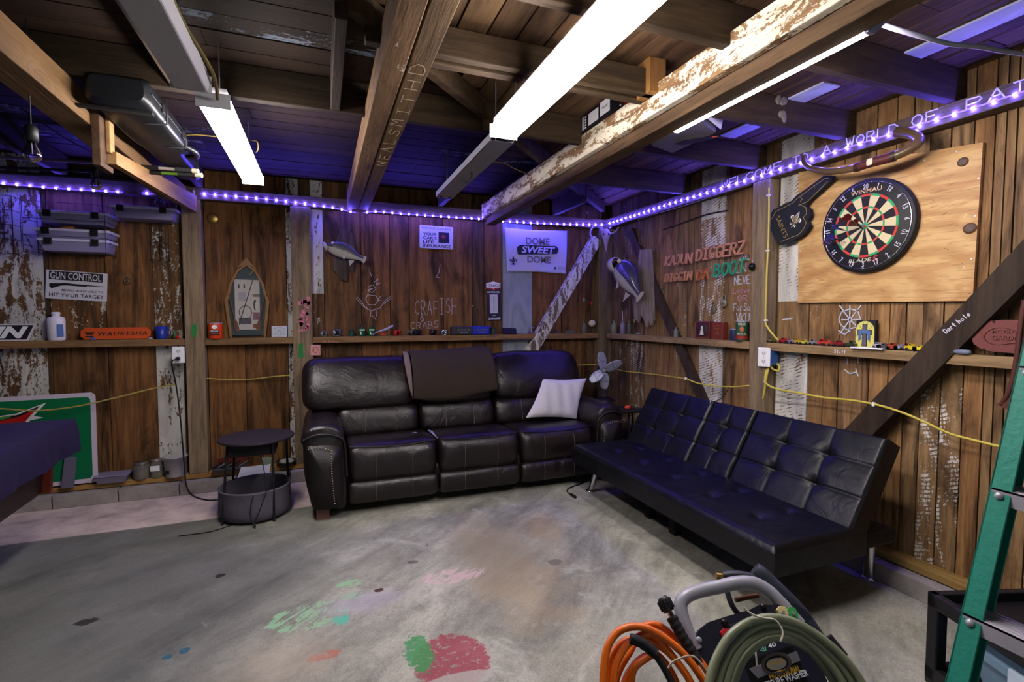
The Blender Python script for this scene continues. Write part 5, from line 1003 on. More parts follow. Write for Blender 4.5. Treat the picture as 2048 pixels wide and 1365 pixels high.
for r_ in (.022,.018,.020): m_.tube([f.p(W_*.62+r_*math.cos(i*.4),H_*.795+r_*1.1*math.sin(i*.4+r_*90),.04+r_*.3) for i in range(16)],.0018,5,closed=True)
m_.build('rope_coil',t)
# --- framed note
a=onY(543,675,.02); f=Fr((a.x,.03,ZS),(1,0,0),(0,.18,1)); t=thing('framed_certificate','small pale framed certificate leaning on the shelf beside the second post','picture frame',f.p(.06,0)); MB(mat('frame_silver','#9c9ca6',.4,.3)).ob(f,0,0,.122,.098,0,.008).build('frame',t,bev=.002); rect(t,'certificate',f,.008,.008,.114,.09,mat('cert','#a8adb6',.7,var=.2,vs=60),.008); m_=MB(mat('cert_ink','#5d6672',.7)); m_.strokes(f,[[(.02,.075),(.045,.082),(.075,.082),(.10,.075)],[(.05,.02),(.05,.05),(.06,.06),(.07,.05),(.07,.02)],[(.02,.03),(.04,.03)],[(.085,.03),(.105,.03)],[(.09,.04),(.09,.06)]],.003,.009,.0098); m_.build('engraving',t)
# --- fishing reels, spools, bottles, boxes on the long shelf
rsil=mat('reel_silver','#9da0a6',.25,.8); rblk=mat('reel_black','#16171b',.35)
def reel(lab,px,mt,sc=1.,rot=0.,y=.02):
    x=onY(px,665,y).x; t=thing('fishing_reel',lab,'fishing reel',(x,y,ZS),'fishing reels on the long shelf'); c_=V((x,y,ZS+.028*sc)); u=V((math.cos(rot),math.sin(rot),.0)); f=Fr(c_,V((0,0,1)).cross(u),(0,0,1)); 
    f=Fr(c_-u*.028*sc,V((-u.y,u.x,0)),(0,0,1)); 
    MB(mt).lathe(f,[(.001,-.004*sc),(.020*sc,0),(.026*sc,.008*sc),(.026*sc,.014*sc)],20).build('side_plate',t)
    f2=Fr(c_+u*.028*sc,V((-u.y,u.x,0)),(0,0,1)); MB(mt).lathe(f2,[(.026*sc,-.014*sc),(.026*sc,-.008*sc),(.018*sc,.004*sc),(.001,.006*sc)],20).build('side_plate',t)
    MB(rblk).cyl(c_-u*.018*sc,c_+u*.018*sc,.015*sc,seg=16).build('spool',t); fr=MB(mt); 
    for dz,dy in ((.02,.012),(-.022,.0),(.018,-.014)): q_=c_+V((u.y*0,0,dz*sc))+V((-u.y,u.x,0))*dy*sc; fr.cyl(q_-u*.026*sc,q_+u*.026*sc,.004*sc,seg=8)
    fr.build('frame',t); MB(rblk).tube([c_+u*.034*sc+V((-u.y,u.x,0))*-.02*sc+V((0,0,.015*sc)),c_+u*.038*sc,c_+u*.034*sc+V((-u.y,u.x,0))*.024*sc-V((0,0,.012*sc))],.004*sc,6).build('crank_handle',t); return t
reel('silver low-profile fishing reel farthest left on the long shelf',647,rsil,.95,.2); reel('tall silver fishing reel second from the left on the long shelf',672,rsil,1.25,.35)
reel('bright red fishing reel behind the sofa, near the bottles',794,mat('reel_red','#b8231a',.3),1.0,.3); reel('dark fishing reel with olive trim right of the red reel',820,mat('reel_olive','#4a4a3e',.4),.9,-.3); reel('black glossy fishing reel in the middle of the long shelf',834,rblk,1.05,.2); reel('small black fishing reel with a green spool lying left of the chrome reel',866,mat('reel_black2','#22161c',.4),1.05,.6); reel('small chrome fishing reel left of the black case',889,mat('reel_chrome','#c5ccd4',.2,.8),.9,-.5)
def spool(lab,px,y=.03,r=.02,h=.055,c_='#1e4a3c'):
    x=onY(px,665,y).x; t=thing('line_spool',lab,'line spool',(x,y,ZS),'dark green line spools'); MB(mat('line'+c_[1:],c_,.3)).lathe(FL(x,y,ZS+.003),[(r*.8,0),(r*.85,.01),(r*.8,h-.006)],20).build('line',t)
    for z_ in (0,h-.004): MB(black).lathe(FL(x,y,ZS+z_),[(r*1.15,0),(r*1.15,.004),(.001,.004)],20).build('flange',t)
spool('dark green fishing line spool left of the two green bottles',703,r=.022,h=.058); spool('green fishing line spool right of the blue box',986,r=.024,h=.062)
def gbottle(lab,px):
    x=onY(px,660,.03).x; gm=mat('green_glass','#1a6b3c',.12,trans=.35,ior=1.3); t=thing('green_bottle',lab,'bottle',(x,.03,ZS),'small green bottles on the long shelf'); MB(gm).lathe(FL(x,.03,ZS),[(.026,0),(.03,.004),(.03,.05),(.024,.066),(.012,.076),(.012,.086)],20).build('glass',t); MB(black).lathe(FL(x,.03,ZS+.084),[(.015,0),(.015,.016),(.001,.018)],16).build('cap',t)
    f=Fr((x,-.001,ZS),(1,0,0),(0,0,1)); m_=MB(white); m_.ob(f,-.022,.052,.022,.062,-.012,.0015); m_.prism(f,[(-.02,.045),(-.012,.045),(-.004,.02),(-.012,.016)],-.006,.001); m_.build('label',t); 
gbottle('small green bottle, the left one of two on the long shelf',724); gbottle('small green bottle, the right one of two on the long shelf',743)
t=thing('fishing_lure','white and violet torpedo-shaped lure propped on the shelf right of the bottles','fishing lure',(onY(765,668,-.01).x,-.01,ZS)); MB(mat('lure_violet','#a79bb8',.35)).tube([onY(742,671,-.02),onY(757,664,-.01),onY(772,659,0),onY(786,652,.01)],[.003,.005,.011,.012],10,n=4).build('body',t); MB(ink).ell(Fr(onY(786,652,.012),(1,0,0),(0,0,1)),.013,.013,.012).build('tail',t)
MB(mat('bait_orange','#a8431f',.5)).ell(FL(onY(766,668,.03).x,.03,ZS+.014),.03,.016,.014).build('soft_bait',label='orange soft bait lying behind the violet lure',cat='fishing lure')
for lab,px0,px1,c_,s1,s2 in (('dark grey hard case with a silver label on the long shelf',903,944,'#2c2b2e','- - - -','---'),('blue hard case with pale lettering on the long shelf',944,979,'#1c2aa0','- - - -','---')):
    a=onY(px0,665,0).x; b=onY(px1,665,0).x; t=thing('hard_case',lab,'case',((a+b)/2,.03,ZS)); MB(mat('case'+c_[1:],c_,.5)).box((a,-.015,ZS),(b,.065,ZS+.082)).build('shell',t,bev=.012); f=Fr((a,-.0155,ZS),(1,0,0),(0,0,1)); W_=b-a
    text(t,'print_bars',s1,f,.3*W_,.044,.85*W_,.054,mat('pale_grey','#8d90a0',.5),.0005,.01); text(t,'print_bars',s2,f,.4*W_,.024,.78*W_,.030,mat('pale_grey','#8d90a0',.5),.0005,.01)
x=onY(1022,665,0).x; f=Fr((onY(1006,672,0).x,0.01,ZS),(1,0,-.05),(0,.5,1)); t=thing('tool_case','flat black case leaning on the shelf under the pale blue board','case',f.p(.07,0)); MB(black).ob(f,0,0,.145,.065,0,.02).build('shell',t,bev=.003); MB(ink).ob(f,.006,.028,.14,.031,.02,.0215).build('seam',t)
t=thing('faucet_valve','chrome valve with a cross handle on the shelf left of the white brace','valve',(onY(1063,665,0).x,0.02,ZS)); x=t.location.x; MB(chrome).cyl((x-.04,.0,ZS+.014),(x+.05,.02,ZS+.018),.011,seg=12).build('pipe',t); MB(chrome).cyl((x,.01,ZS+.018),(x,.01,ZS+.065),.007,seg=10).build('stem',t); MB(chrome).tube([(x-.035,.01,ZS+.066),(x-.015,.01,ZS+.06),(x+.03,.01,ZS+.064)],.006,8,n=3).build('handle',t)
# --- tin signs, thermometer and flag
f=quad(onY,.086,(839,450),(906,455),(840,496)); W_,H_=f.W,f.H; t=flat('tin_sign','white tin sign THIS CAN CONTAINS YOUR CARS LIFE INSURANCE with an oil can','sign',f,W_,H_,sgn,.004,.012)
text(t,'lettering','THIS CAN CONTAINS',f,.05*W_,.84*H_,.94*W_,.94*H_,ink,.0042,.0); 
for s_,a,b,y0 in (('YOUR',.10,.50,.56),('CAR\'S',.10,.50,.39),('LIFE',.10,.42,.22),('INSURANCE',.10,.93,.05)): text(t,'lettering',s_,f,a*W_,y0*H_,b*W_,(y0+.13)*H_,ink,.0042,.02)
rect(t,'can_print',f,.56*W_,.27*H_,.88*W_,.74*H_,mat('print_navy','#1d1a2a',.5),.0042); m_=MB(mat('print_red','#8c2a3a',.5)); m_.ell(f.sub(.70*W_,.54*H_,.0054),.025,.018,.0006); m_.build('red_print',t)
f=quad(onY,.086,(972,565),(1000,565),(973,642)); W_,H_=f.W,f.H; t=thing('thermometer_sign','dark tall thermometer sign TEXACO MOTOR OIL AND GASOLINE on the back wall','thermometer',f.p(W_/2,0)); MB(mat('thermo_navy','#191a2c',.4)).ob(f,0,0,W_,H_*.86,0,.008).build('plate',t,bev=.003)
MB(white).prism(f,[(0,H_*.86),(0,H_*.97),(W_*.5,H_*1.02),(W_,H_*.97),(W_,H_*.86),(W_*.6,H_*.84),(W_*.5,H_*.82),(W_*.4,H_*.84)],.0,.009).build('badge',t); MB(red).prism(f,[(0,H_*.835),(0,H_*.865),(W_*.4,H_*.855),(W_*.5,H_*.82),(W_*.6,H_*.855),(W_,H_*.865),(W_,H_*.835),(W_*.62,H_*.82),(W_*.5,H_*.79),(W_*.38,H_*.82)],.0085,.0105).build('red_edge',t)
text(t,'lettering','TEXACO',f,.06*W_,.885*H_,.94*W_,.95*H_,ink,.0095,.02); text(t,'lettering','MOTOR OIL',f,.06*W_,.72*H_,.94*W_,.765*H_,white,.0085,.02); text(t,'lettering','AND',f,.38*W_,.12*H_,.62*W_,.14*H_,white,.0085,.0); text(t,'lettering','GASOLINE',f,.06*W_,.03*H_,.94*W_,.075*H_,white,.0085,.02)
rect(t,'scale_panel',f,.22*W_,.19*H_,.78*W_,.68*H_,mat('scale_white','#c5c3d0',.5),.0082); m_=MB(ink)
for i in range(15):
    v=.22+i*.03; m_.ob(f,.32*W_,v*H_,.40*W_,(v+.006)*H_,.0092,.0098); m_.ob(f,.60*W_,v*H_,.68*W_,(v+.006)*H_,.0092,.0098)
m_.build('scale_marks',t); MB(mat('tube_grey','#6d6d78',.3)).cyl(f.p(.5*W_,.22*H_,.011),f.p(.5*W_,.64*H_,.011),.003,seg=8).build('glass_tube',t)
TL,TR_,BL_,BR_=onY(1009,455,.07),onY(1134,462,.07),onY(1015,544,.07),onY(1131,548,.07); fm=mat('flag_cloth','#b9b5d6',.85,bump=.15,bs=20)
def flg(u,v):
    p=BL_*(1-u)*(1-v)+BR_*u*(1-v)+TR_*u*v+TL*(1-u)*v; p=V(p); p.y+=.008*math.sin(u*9+v*4)*(1-v*.3)-.006+.01*math.exp(-((u-.05)**2+(v-1)**2)/.05); p.z-=.012*math.sin(math.pi*u)*v-.008*math.sin(math.pi*u)*(1-v); return p
t=thing('wall_flag','white cloth flag DOME SWEET DOME pinned on the back wall','flag',BL_.lerp(BR_,.5)); o_=MB(fm).grid(flg,30,20).build('cloth',t); md=o_.modifiers.new('th','SOLIDIFY'); md.thickness=.002
f=quad(onY,.052,(1009,455),(1134,462),(1015,544)); W_,H_=f.W,f.H; dg=mat('dome_grey','#6d6862',.7); f.o+=V((0,0,0))
text(t,'lettering','DOME',f,.33*W_,.64*H_,.71*W_,.80*H_,dg,.0,.025); text(t,'lettering','DOME',f,.35*W_,.22*H_,.73*W_,.38*H_,dg,.0,.025)
MB(ink).prism(f,[(.20*W_,.42*H_),(.22*W_,.40*H_),(.83*W_,.45*H_),(.86*W_,.56*H_),(.82*W_,.63*H_),(.24*W_,.62*H_),(.19*W_,.57*H_)],-.002,.0).build('brush_band',t); text(t,'lettering','SWEET',f,.26*W_,.44*H_,.80*W_,.60*H_,fm,.001,.03,.2)
def fleur(f,cx,cy,s,mt,par,nm,z=.001,th=.0015,rot=0.):
    g=f.sub(cx,cy,0,rot); m_=MB(mt); m_.prism(g,[(0,s),(.17*s,.62*s),(.2*s,.35*s),(.1*s,.02*s),(-.1*s,.02*s),(-.2*s,.35*s),(-.17*s,.62*s)],z,z+th)
    for q in (1,-1): m_.prism(g,[(q*x*s,y*s) for x,y in ((.10,0),(.22,.22),(.42,.42),(.62,.40),(.72,.22),(.66,.05),(.52,.02),(.5,.14),(.58,.2),(.46,.26),(.36,.12),(.34,-.08),(.2,-.14),(.12,-.12))],z,z+th); m_.prism(g,[(q*x*s,y*s) for x,y in ((.06,-.2),(.16,-.34),(.34,-.46),(.44,-.38),(.34,-.62),(.12,-.52),(.02,-.66),(0,-.2))],z,z+th)
    m_.ob(g,-.34*s,-.17*s,.34*s,-.05*s,z+.0002,z+th+.0006); m_.prism(g,[(-.07*s,-.17*s),(.07*s,-.17*s),(.1*s,-.5*s),(0,-.8*s),(-.1*s,-.5*s)],z,z+th); return m_.build(nm,par)
fleur(f,.13*W_,.24*H_,.055,mat('fleur_dark','#2c2a33',.7),t,'fleur_print',0,.001); m_=MB(ink); m_.ell(f.sub(.80*W_,.11*H_,.0),.012,.012,.001); m_.build('round_mark',t); text(t,'lettering','RADIO\nBASE 870',f,.855*W_,.08*H_,.97*W_,.15*H_,dg,.0,.0)
# --- fish mounts
def fish(nm,lab,ctr,ax,upv,L,hgt,thk,mtb,mtl,boardpts,bf,bmat,bth,grp):
    t=thing(nm,lab,'fish mount',ctr,grp)
    MB(bmat).prism(bf,boardpts,0,bth).build('driftwood_board',t,bev=.003)
    ax=V(ax).normalized(); n=V(upv); n=(n-ax*n.dot(ax)).normalized(); s_=ax.cross(n)
    P=lambda a,b,c:ctr+ax*a*L+n*b*hgt+s_*c*thk
    prof=[(-.5,.06,.05),(-.47,.26,.35),(-.40,.42,.7),(-.30,.52,.95),(-.15,.6,1.),(.02,.55,.9),(.18,.40,.65),(.32,.24,.4),(.42,.19,.25),(.46,.2,.15)]
    vs=[];sg=16; bend=lambda a:.10*(a+.1)**2*L/hgt*0
    for a,h_,w_ in prof:
        for k_ in range(sg): an=2*math.pi*k_/sg; vs.append(P(a,h_*math.sin(an)*.9+.10*(1-abs(a*2)),w_*math.cos(an)*.5))
    up_=MB(mtb); fs_=[(i*sg+k_,i*sg+(k_+1)%sg,(i+1)*sg+(k_+1)%sg,(i+1)*sg+k_) for i in range(len(prof)-1) for k_ in range(sg)]
    top=[q for q in fs_ if (q[0]%sg)<sg//2]; bot=[q for q in fs_ if (q[0]%sg)>=sg//2]
    up_.add(vs,top,True); up_.m(mtl); up_.add(vs,bot,True); bd_=up_.build('fish_body',t)
    # open mouth
    m_=MB(mtl); m_.tube([P(-.50,.02,0),P(-.56,-.18,0)],[.30*hgt,.34*hgt],12,cap=False); mo=m_.build('jaw',bd_); md=mo.modifiers.new('th','SOLIDIFY'); md.thickness=.004
    MB(ink).ell(Fr(P(-.52,.0,0),ax.cross(s_),s_),.2*hgt,.2*hgt,.006).build('throat',bd_)
    for c_ in (1,-1): MB(mat('eye','#c9b98a',.2)).ell(Fr(P(-.40,.30,.33*c_),ax,n),.09*hgt,.09*hgt,.08*hgt).build('eye',bd_)
    fin=mat('fin_grey','#7d7a76',.6); m_=MB(mtb); m_.prism(Fr(P(0,0,0),ax,n),[(-.12*L,.45*hgt),(-.10*L,.66*hgt),(.02*L,.58*hgt),(.05*L,.66*hgt),(.2*L,.44*hgt),(.22*L,.25*hgt)],-.002,.002); m_.build('dorsal_fin',bd_)
    m_=MB(mtl); m_.prism(Fr(P(0,0,0),ax,n),[(.40*L,.12*hgt),(.52*L,.30*hgt),(.54*L,.05*hgt),(.52*L,-.25*hgt),(.40*L,-.12*hgt)],-.002,.002); m_.build('tail_fin',bd_)
    m_=MB(mtl); m_.prism(Fr(P(-.1,-.2,.5),ax,n),[(0,0),(.10*L,-.3*hgt),(.13*L,-.1*hgt)],-.001,.001); m_.prism(Fr(P(0,0,0),ax,n),[(.12*L,-.4*hgt),(.2*L,-.75*hgt),(.27*L,-.3*hgt)],-.002,.002); m_.build('lower_fin',bd_); return t
bs1=mat('bass_back','#4a4650',.35,var=.6,vs=70,coat=.3); bl1=mat('bass_belly2','#a7a29c',.35,var=.25,vs=60,coat=.3)
a,b=onY(655,492,-.02),onY(728,520,-.02); bf=BK(0,0,.075); bp=[onY(x,y,.075) for x,y in ((673,480),(683,452),(690,460),(697,455),(707,475),(714,505),(709,525),(707,545),(697,538),(694,563),(680,560),(672,545),(664,540),(668,515))]
fish('fish_mount','small mounted bass with an open mouth on brown driftwood left on the back wall',a.lerp(b,.5),b-a,(0.1,-.1,1),(b-a).length*1.02,.125,.075,bs1,bl1,[(p.x,p.z) for p in bp],bf,W_driftb,.02,'mounted fish')
MB(ink).tube([onY(653,500,-.02),onY(652,508,-.02),onY(654,518,-.015)],[.004,.006,.003],6).build('lure_in_mouth',bpy.data.objects['fish_mount'])
a,b=onX(1240,532,-.06),onX(1281,592,-.04); bp=[onX(x,y,.03) for x,y in ((1279,500),(1301,499),(1304,555),(1307,640),(1302,652),(1297,640),(1293,655),(1288,640),(1280,628),(1276,646),(1269,635),(1267,600),(1272,560))]
fish('fish_mount','large mounted bass diving on grey driftwood in the corner',a.lerp(b,.5)+V((-.02,0,0)),b-a,V((.1,-.7,.45)),(b-a).length*1.0+.04,.25,.15,mat('bass_violet','#39364e',.3,var=.5,vs=50,coat=.4),mat('bass_pale','#a8a294',.35,var=.2,vs=60,coat=.3),[(-p.y,p.z) for p in bp],RW(0,0,.052),W_drift,.025,'mounted fish')
# --- deer skull in the corner
q_=onY(1212,475,-.07); t=thing('deer_skull','bleached deer skull with curled antlers hung high in the room corner','skull',q_); bn_=mat('bone','#98897c',.7,var=.2,vs=40)
fr=Fr(q_,V((1,-.6,0)),(0,0,1)); m_=MB(bn_); c=lambda u,v,w=0: fr.p(u,v,w)
m_.tube([c(0,.07,-.01),c(0,.04,.01),c(0,.0,.015),c(0,-.05,.012),c(0,-.10,.008),c(.0,-.14,.0)],[.03,.045,.04,.024,.014,.008],14,n=3); m_.build('cranium',t)
MB(bn_).tube([c(-.006,-.13),c(-.01,-.17)],.003,6).build('nasal_bone',t); MB(bn_).tube([c(.008,-.13),c(.014,-.17)],.003,6).build('nasal_bone',t)
for s_ in (1,-1): MB(ink).ell(fr.sub(s_*.022,.025,.045),.013,.015,.006).build('eye_socket',t)
an_=mat('antler','#9a8f94',.6,var=.2,vs=30)
MB(an_).tube([c(-.03,.07),c(-.07,.11),c(-.12,.115),c(-.155,.08),c(-.16,.03),c(-.13,-.005),c(-.10,-.01)],[.012,.012,.011,.01,.009,.007,.003],10,n=4).build('antler',t)
MB(an_).tube([c(.03,.04),c(.07,.04),c(.11,.07),c(.13,.12),c(.115,.165),c(.08,.185),c(.05,.18)],[.012,.012,.011,.01,.009,.007,.003],10,n=4).build('antler',t)
MB(an_).tube([c(-.12,.115),c(-.15,.15),c(-.155,.18)],[.009,.006,.002],8,n=3).build('tine',t); MB(an_).tube([c(.035,.09),c(.08,.12),c(.12,.14)],[.009,.007,.004],8,n=3).build('tine',t); MB(an_).tube([c(.05,.075),c(.09,.065),c(.125,.075)],[.008,.006,.003],8,n=3).build('tine',t)
# --- corner bottles and baseball
def bottle(lab,x,y,r,h,mt,nk=.4,z0=ZS,sq=False,ax=1.):
    t=thing('glass_bottle',lab,'bottle',(x,y,z0),'old glass bottles in the corner'); n_r=r*nk
    MB(mt).lathe(FL(x,y,z0),[(r*.9,0),(r,.004),(r,h*.62),(r*.8,h*.72),(n_r,h*.82),(n_r,h*.95),(n_r*1.25,h*.96),(n_r*1.25,h),(n_r*.8,h),(n_r*.8,h*.8)],20 if not sq else 4,ax,1.,close=False).build('glass',t); return t
dgl=mat('bottle_dusty','#7d756a',.3,trans=.4,ior=1.2,var=.2); q_=onY(1168,665,.03); bottle('dusty square-shouldered bottle on the back shelf next to the baseball',q_.x,.03,.032,.135,mat('bottle_violetgrey','#7d7272',.25,trans=.4,ior=1.2),.35)
t=thing('baseball','white baseball on a small clear stand at the right end of the back shelf','baseball',(onY(1184,660,.02).x,.02,ZS)); x=t.location.x; z=onY(1184,647,.02).z; MB(mat('baseball_white','#c9c4b4',.6)).ell(FL(x,.02,z),.037,.037,.037,20,12).build('ball',t)
MB(red).tube([(x-.012+.008*math.cos(i*.5),.02-math.sqrt(max(.0375**2-(-.012+.008*math.cos(i*.5))**2-(.027*math.sin((i-5)*.3))**2,0)),z+.027*math.sin((i-5)*.3)) for i in range(11)],.0009,4).build('stitching',t)
for s_ in (-.012,.012): MB(glass).cyl((x+s_,.02,ZS),(x+s_*1.3,.02,z-.03),.003,seg=6).build('stand_leg',t)
for lab,px,y_,r,h,mt in (('squat dusty green bottle farthest left on the corner shelf of the right wall',1228,.03,.030,.135,mat('b1','#8a8d76',.4,trans=.35,ior=1.2)),('tall violet-grey bottle second on the corner shelf with a pale twig in it',1245,.02,.027,.14,mat('b2','#8c84a0',.3,trans=.35,ior=1.2)),('slim green-tinted bottle third on the corner shelf',1258,.05,.022,.14,mat('b3','#6e7462',.3,trans=.5,ior=1.2)),('small clear bottle standing halfway along the corner shelf',1352,.03,.019,.09,dglass)):
    q_=onX(px,668,y_); bottle(lab,y_,q_.y,r,h,mt,.35)
q_=onX(1246,640,.02); MB(mat('twig','#c9c4b8',.8)).tube([(.02,q_.y,ZS+.12),(.018,q_.y+.004,ZS+.18),(.015,q_.y,ZS+.235)],[.003,.003,.001],6,n=3).build('twig',label='pale twig standing in the tall violet-grey bottle',cat='twig')
q_=onX(1276,668,.03); MB(mat('shell_green','#6f7d70',.5)).ell(FL(.03,q_.y,ZS+.01),.02,.035,.012).build('shell',label='small grey-green shell lying below the driftwood on the corner shelf',cat='shell')
q_=onX(1268,642,.08); MB(mat('shell_tan','#a08558',.6)).ell(Fr((.086,q_.y,q_.z),(0,-1,0),(0,0,1)),.014,.022,.008).build('shell',label='tan oval shell fixed to the boards left of the grey driftwood',cat='shell')
for px,rr_,c_,lb in ((1168,(.013,.018),'#8d8f92','small pale disc on the back wall left of the red cap'),(1183,(.018,.020),'#b0241c','small red cap nailed on the back wall above the baseball')):
    q_=onY(px,600 if px<1175 else 607,.085); MB(mat('cap'+c_[1:],c_,.4)).ell(BK(q_.x,q_.z,.086),rr_[0],rr_[1],.012).build('bottle_cap',label=lb,cat='cap')
x=onY(1112,665,.03).x; MB(mat('bit_blue','#252c66',.4)).lathe(FL(x,.03,ZS),[(.014,0),(.014,.035),(.001,.036)],14).build('plastic_vial',label='tiny dark blue vial on the back shelf right of the white brace',cat='vial')
q_=onY(1140,662,.02); MB(mat('block_grey','#56504e',.7)).box((q_.x-.05,0,ZS),(q_.x+.05,.05,ZS+.03)).build('metal_block',bev=.006,label='low grey block on the back shelf left of the dusty bottle',cat='block')
# silver spoon lure on seam
q_=onY(946,612,.085); MB(chrome).ell(BK(q_.x,q_.z,.084),.008,.016,.004).build('spoon_lure',label='small silver spoon lure hanging left of the thermometer sign',cat='fishing lure')
q_=onY(256,562,.085); t=thing('door_knocker','small round metal ring ornament on the boards right of the shotgun sign','ring',(q_.x,.085,q_.z)); m_=MB(mat('dull_brass','#7d6a52',.5,.6)); m_.tube([(q_.x+.025*math.cos(i*.5236),.082,q_.z+.025*math.sin(i*.5236)) for i in range(12)],.003,6,closed=True); m_.build('ring',t); MB(mat('dull_brass','#7d6a52',.5,.6)).ell(BK(q_.x,q_.z,.085),.012,.012,.006).build('boss',t)
# sheet nailed under the shelf
f=quad(onY,-.002,(621,690),(641,690),(622,711)); t=flat('printed_card','small pink printed card nailed beside the second post, above the sofa','card',f,f.W,f.H,mat('card_pink','#c98f8d',.8),.002); m_=MB(mat('card_red','#a04a4a',.8)); m_.strokes(f,[[(.3*f.W,.7*f.H),(.5*f.W,.8*f.H),(.7*f.W,.7*f.H),(.65*f.W,.3*f.H),(.5*f.W,.2*f.H),(.35*f.W,.3*f.H),(.3*f.W,.7*f.H)],[(.1*f.W,.1*f.H),(.2*f.W,.6*f.H)],[(.9*f.W,.1*f.H),(.8*f.W,.6*f.H)]],.005,.0022,.003); m_.build('face_print',t)
# ================================================================== SILL CLUTTER
ZL=.142
def sgnroad():
    f=quad(onY,-.012,(-120,804),(190,790),(-112,985)); W_=f.W; a=onY(190,790,0); f=Fr((a.x-1.35,-.004,ZL),(1,0,.012),(0,.055,1)); W_=1.35; H_=(a.z-ZL)*1.0
    t=thing('road_sign','large green sign with white border and red arrow leaning on the left sill','sign',f.p(W_/2,0)); 
    def rr2(i,r): 
        pts=[]
        for cx,cy,s0 in ((W_-i-r,H_-i-r,0),(i+r,H_-i-r,90),(i+r,i+r,180),(W_-i-r,i+r,270)):
            for k_ in range(6): an=math.radians(s0+k_*18); pts.append((cx+r*math.cos(an),cy+r*math.sin(an)))
        return pts
    MB(mat('road_white','#c6bccb',.45)).prism(f,rr2(0,.035),0,.004).build('plate',t); MB(mat('road_green','#0b6b40',.4,var=.05)).prism(f,rr2(.032,.03),.004,.005).build('green_field',t)
    K=lambda L,off=0.:[((onY(x,y,-.0).x-f.o.x),(onY(x,y,-.0).z-ZL)) for x,y in L]
    MB(white).prism(f,K([(-90,848),(-10,836),(0,836),(33,831),(92,810),(67,836),(87,840),(60,845),(40,870),(-80,880)]),.005,.006).build('arrow_outline',t); MB(ink).prism(f,K([(-80,850),(0,842),(34,834),(80,816),(62,834),(40,856),(-70,872)]),.006,.0068).build('arrow_shadow',t)
    MB(red).prism(f,K([(-60,862),(12,843),(36,838),(74,822),(60,836),(52,846),(36,862),(-40,872)]),.0068,.0076).build('arrow_red',t); MB(mat('lime','#4b9a3a',.5)).prism(f,K([(-120,850),(0,838),(30,834),(10,842),(-60,858)]),.0068,.0076).build('lime_field',t)
    bo=MB(steel); bo.ell(f.sub(W_-.022,H_-.022,.004),.005,.005,.002,8,4); bo.build('bolt',t)
sgnroad()
t=thing('food_tray','clear plastic tray with a blueish lid on the sill right of the green sign','tray',(onY(228,945,.04).x,.03,ZL)); a=onY(191,945,0).x; b=onY(259,945,0).x
m_=MB(mat('tray_clear','#8d8698',.3,trans=.35,ior=1.2)); m_.hexa([(a+.02,-.035,ZL),(b-.02,-.035,ZL),(b-.02,.075,ZL),(a+.02,.075,ZL),(a,-.05,ZL+.055),(b,-.05,ZL+.055),(b,.085,ZL+.055),(a,.085,ZL+.055)]); m_.build('base',t,bev=.006); MB(mat('tray_lid','#8f88a4',.3,trans=.2,ior=1.2)).box((a-.004,-.055,ZL+.055),(b+.004,.086,ZL+.064)).build('lid',t,bev=.003); m_=MB(mat('tray_fill','#5b5148',.8,var=.4,vs=40)); m_.box((a+.03,-.03,ZL+.004),(b-.03,.07,ZL+.03)); m_.build('contents',t,bev=.008)
def jar(lab,px,r,h,fill,lid='#5f5a55',lab2=None):
    x=onY(px,930,.03).x; t=thing('glass_jar',lab,'jar',(x,.028,ZL),'glass jars on the sill'); MB(mat('jar_glass','#bdbab0',.08,trans=.8,ior=1.2)).lathe(FL(x,.028,ZL),[(r*.9,0),(r,.006),(r,h*.78),(r*.82,h*.88),(r*.8,h*.93)],24,close=False).build('glass',t); MB(mat(fill,'#6b5a48' if fill=='nails' else '#7a7064',.8,var=.6,vs=90)).lathe(FL(x,.028,ZL+.003),[(r*.9,0),(r*.93,h*.5),(.001,h*.55)],20).build('contents',t,kind='stuff')
    MB(mat('lid'+lid[1:],lid,.4,.3)).lathe(FL(x,.028,ZL+h*.9),[(r*.86,0),(r*.86,h*.1),(.001,h*.1)],24).build('lid',t)
    if lab2: m_=MB(paper); m_.ob(Fr((x-r*.7,-r+.028-.001,ZL+h*.4),(1,0,0),(0,0,1)),0,0,r*1.4,h*.28,-.01,.001); m_.build('label',t)
jar('squat glass jar of rusty nails, the left one on the sill',283,.056,.13,'nails'); jar('glass jar with a white label, the right one on the sill',313,.043,.145,'bolts','#7d6a68',1)
x=onY(351.5,930,.02).x; t=thing('plastic_bucket','frosted white plastic bucket on the sill beside the left post','bucket',(x,.02,ZL)); MB(mat('bucket_white','#a9a5a6',.4,trans=.15,ior=1.2)).lathe(FL(x,.02,ZL),[(.068,0),(.07,.004),(.082,.15),(.086,.15),(.086,.163),(.079,.163),(.067,.01),(.001,.008)],30).build('body',t); m_=MB(ink); 
for i in range(6): m_.ob(Fr((x-.055,-.052,ZL+.03),(1,0,0),(0,0,1)),i*.005,0,i*.005+.002,.03,-.01,.0015)
m_.build('barcode_print',t)
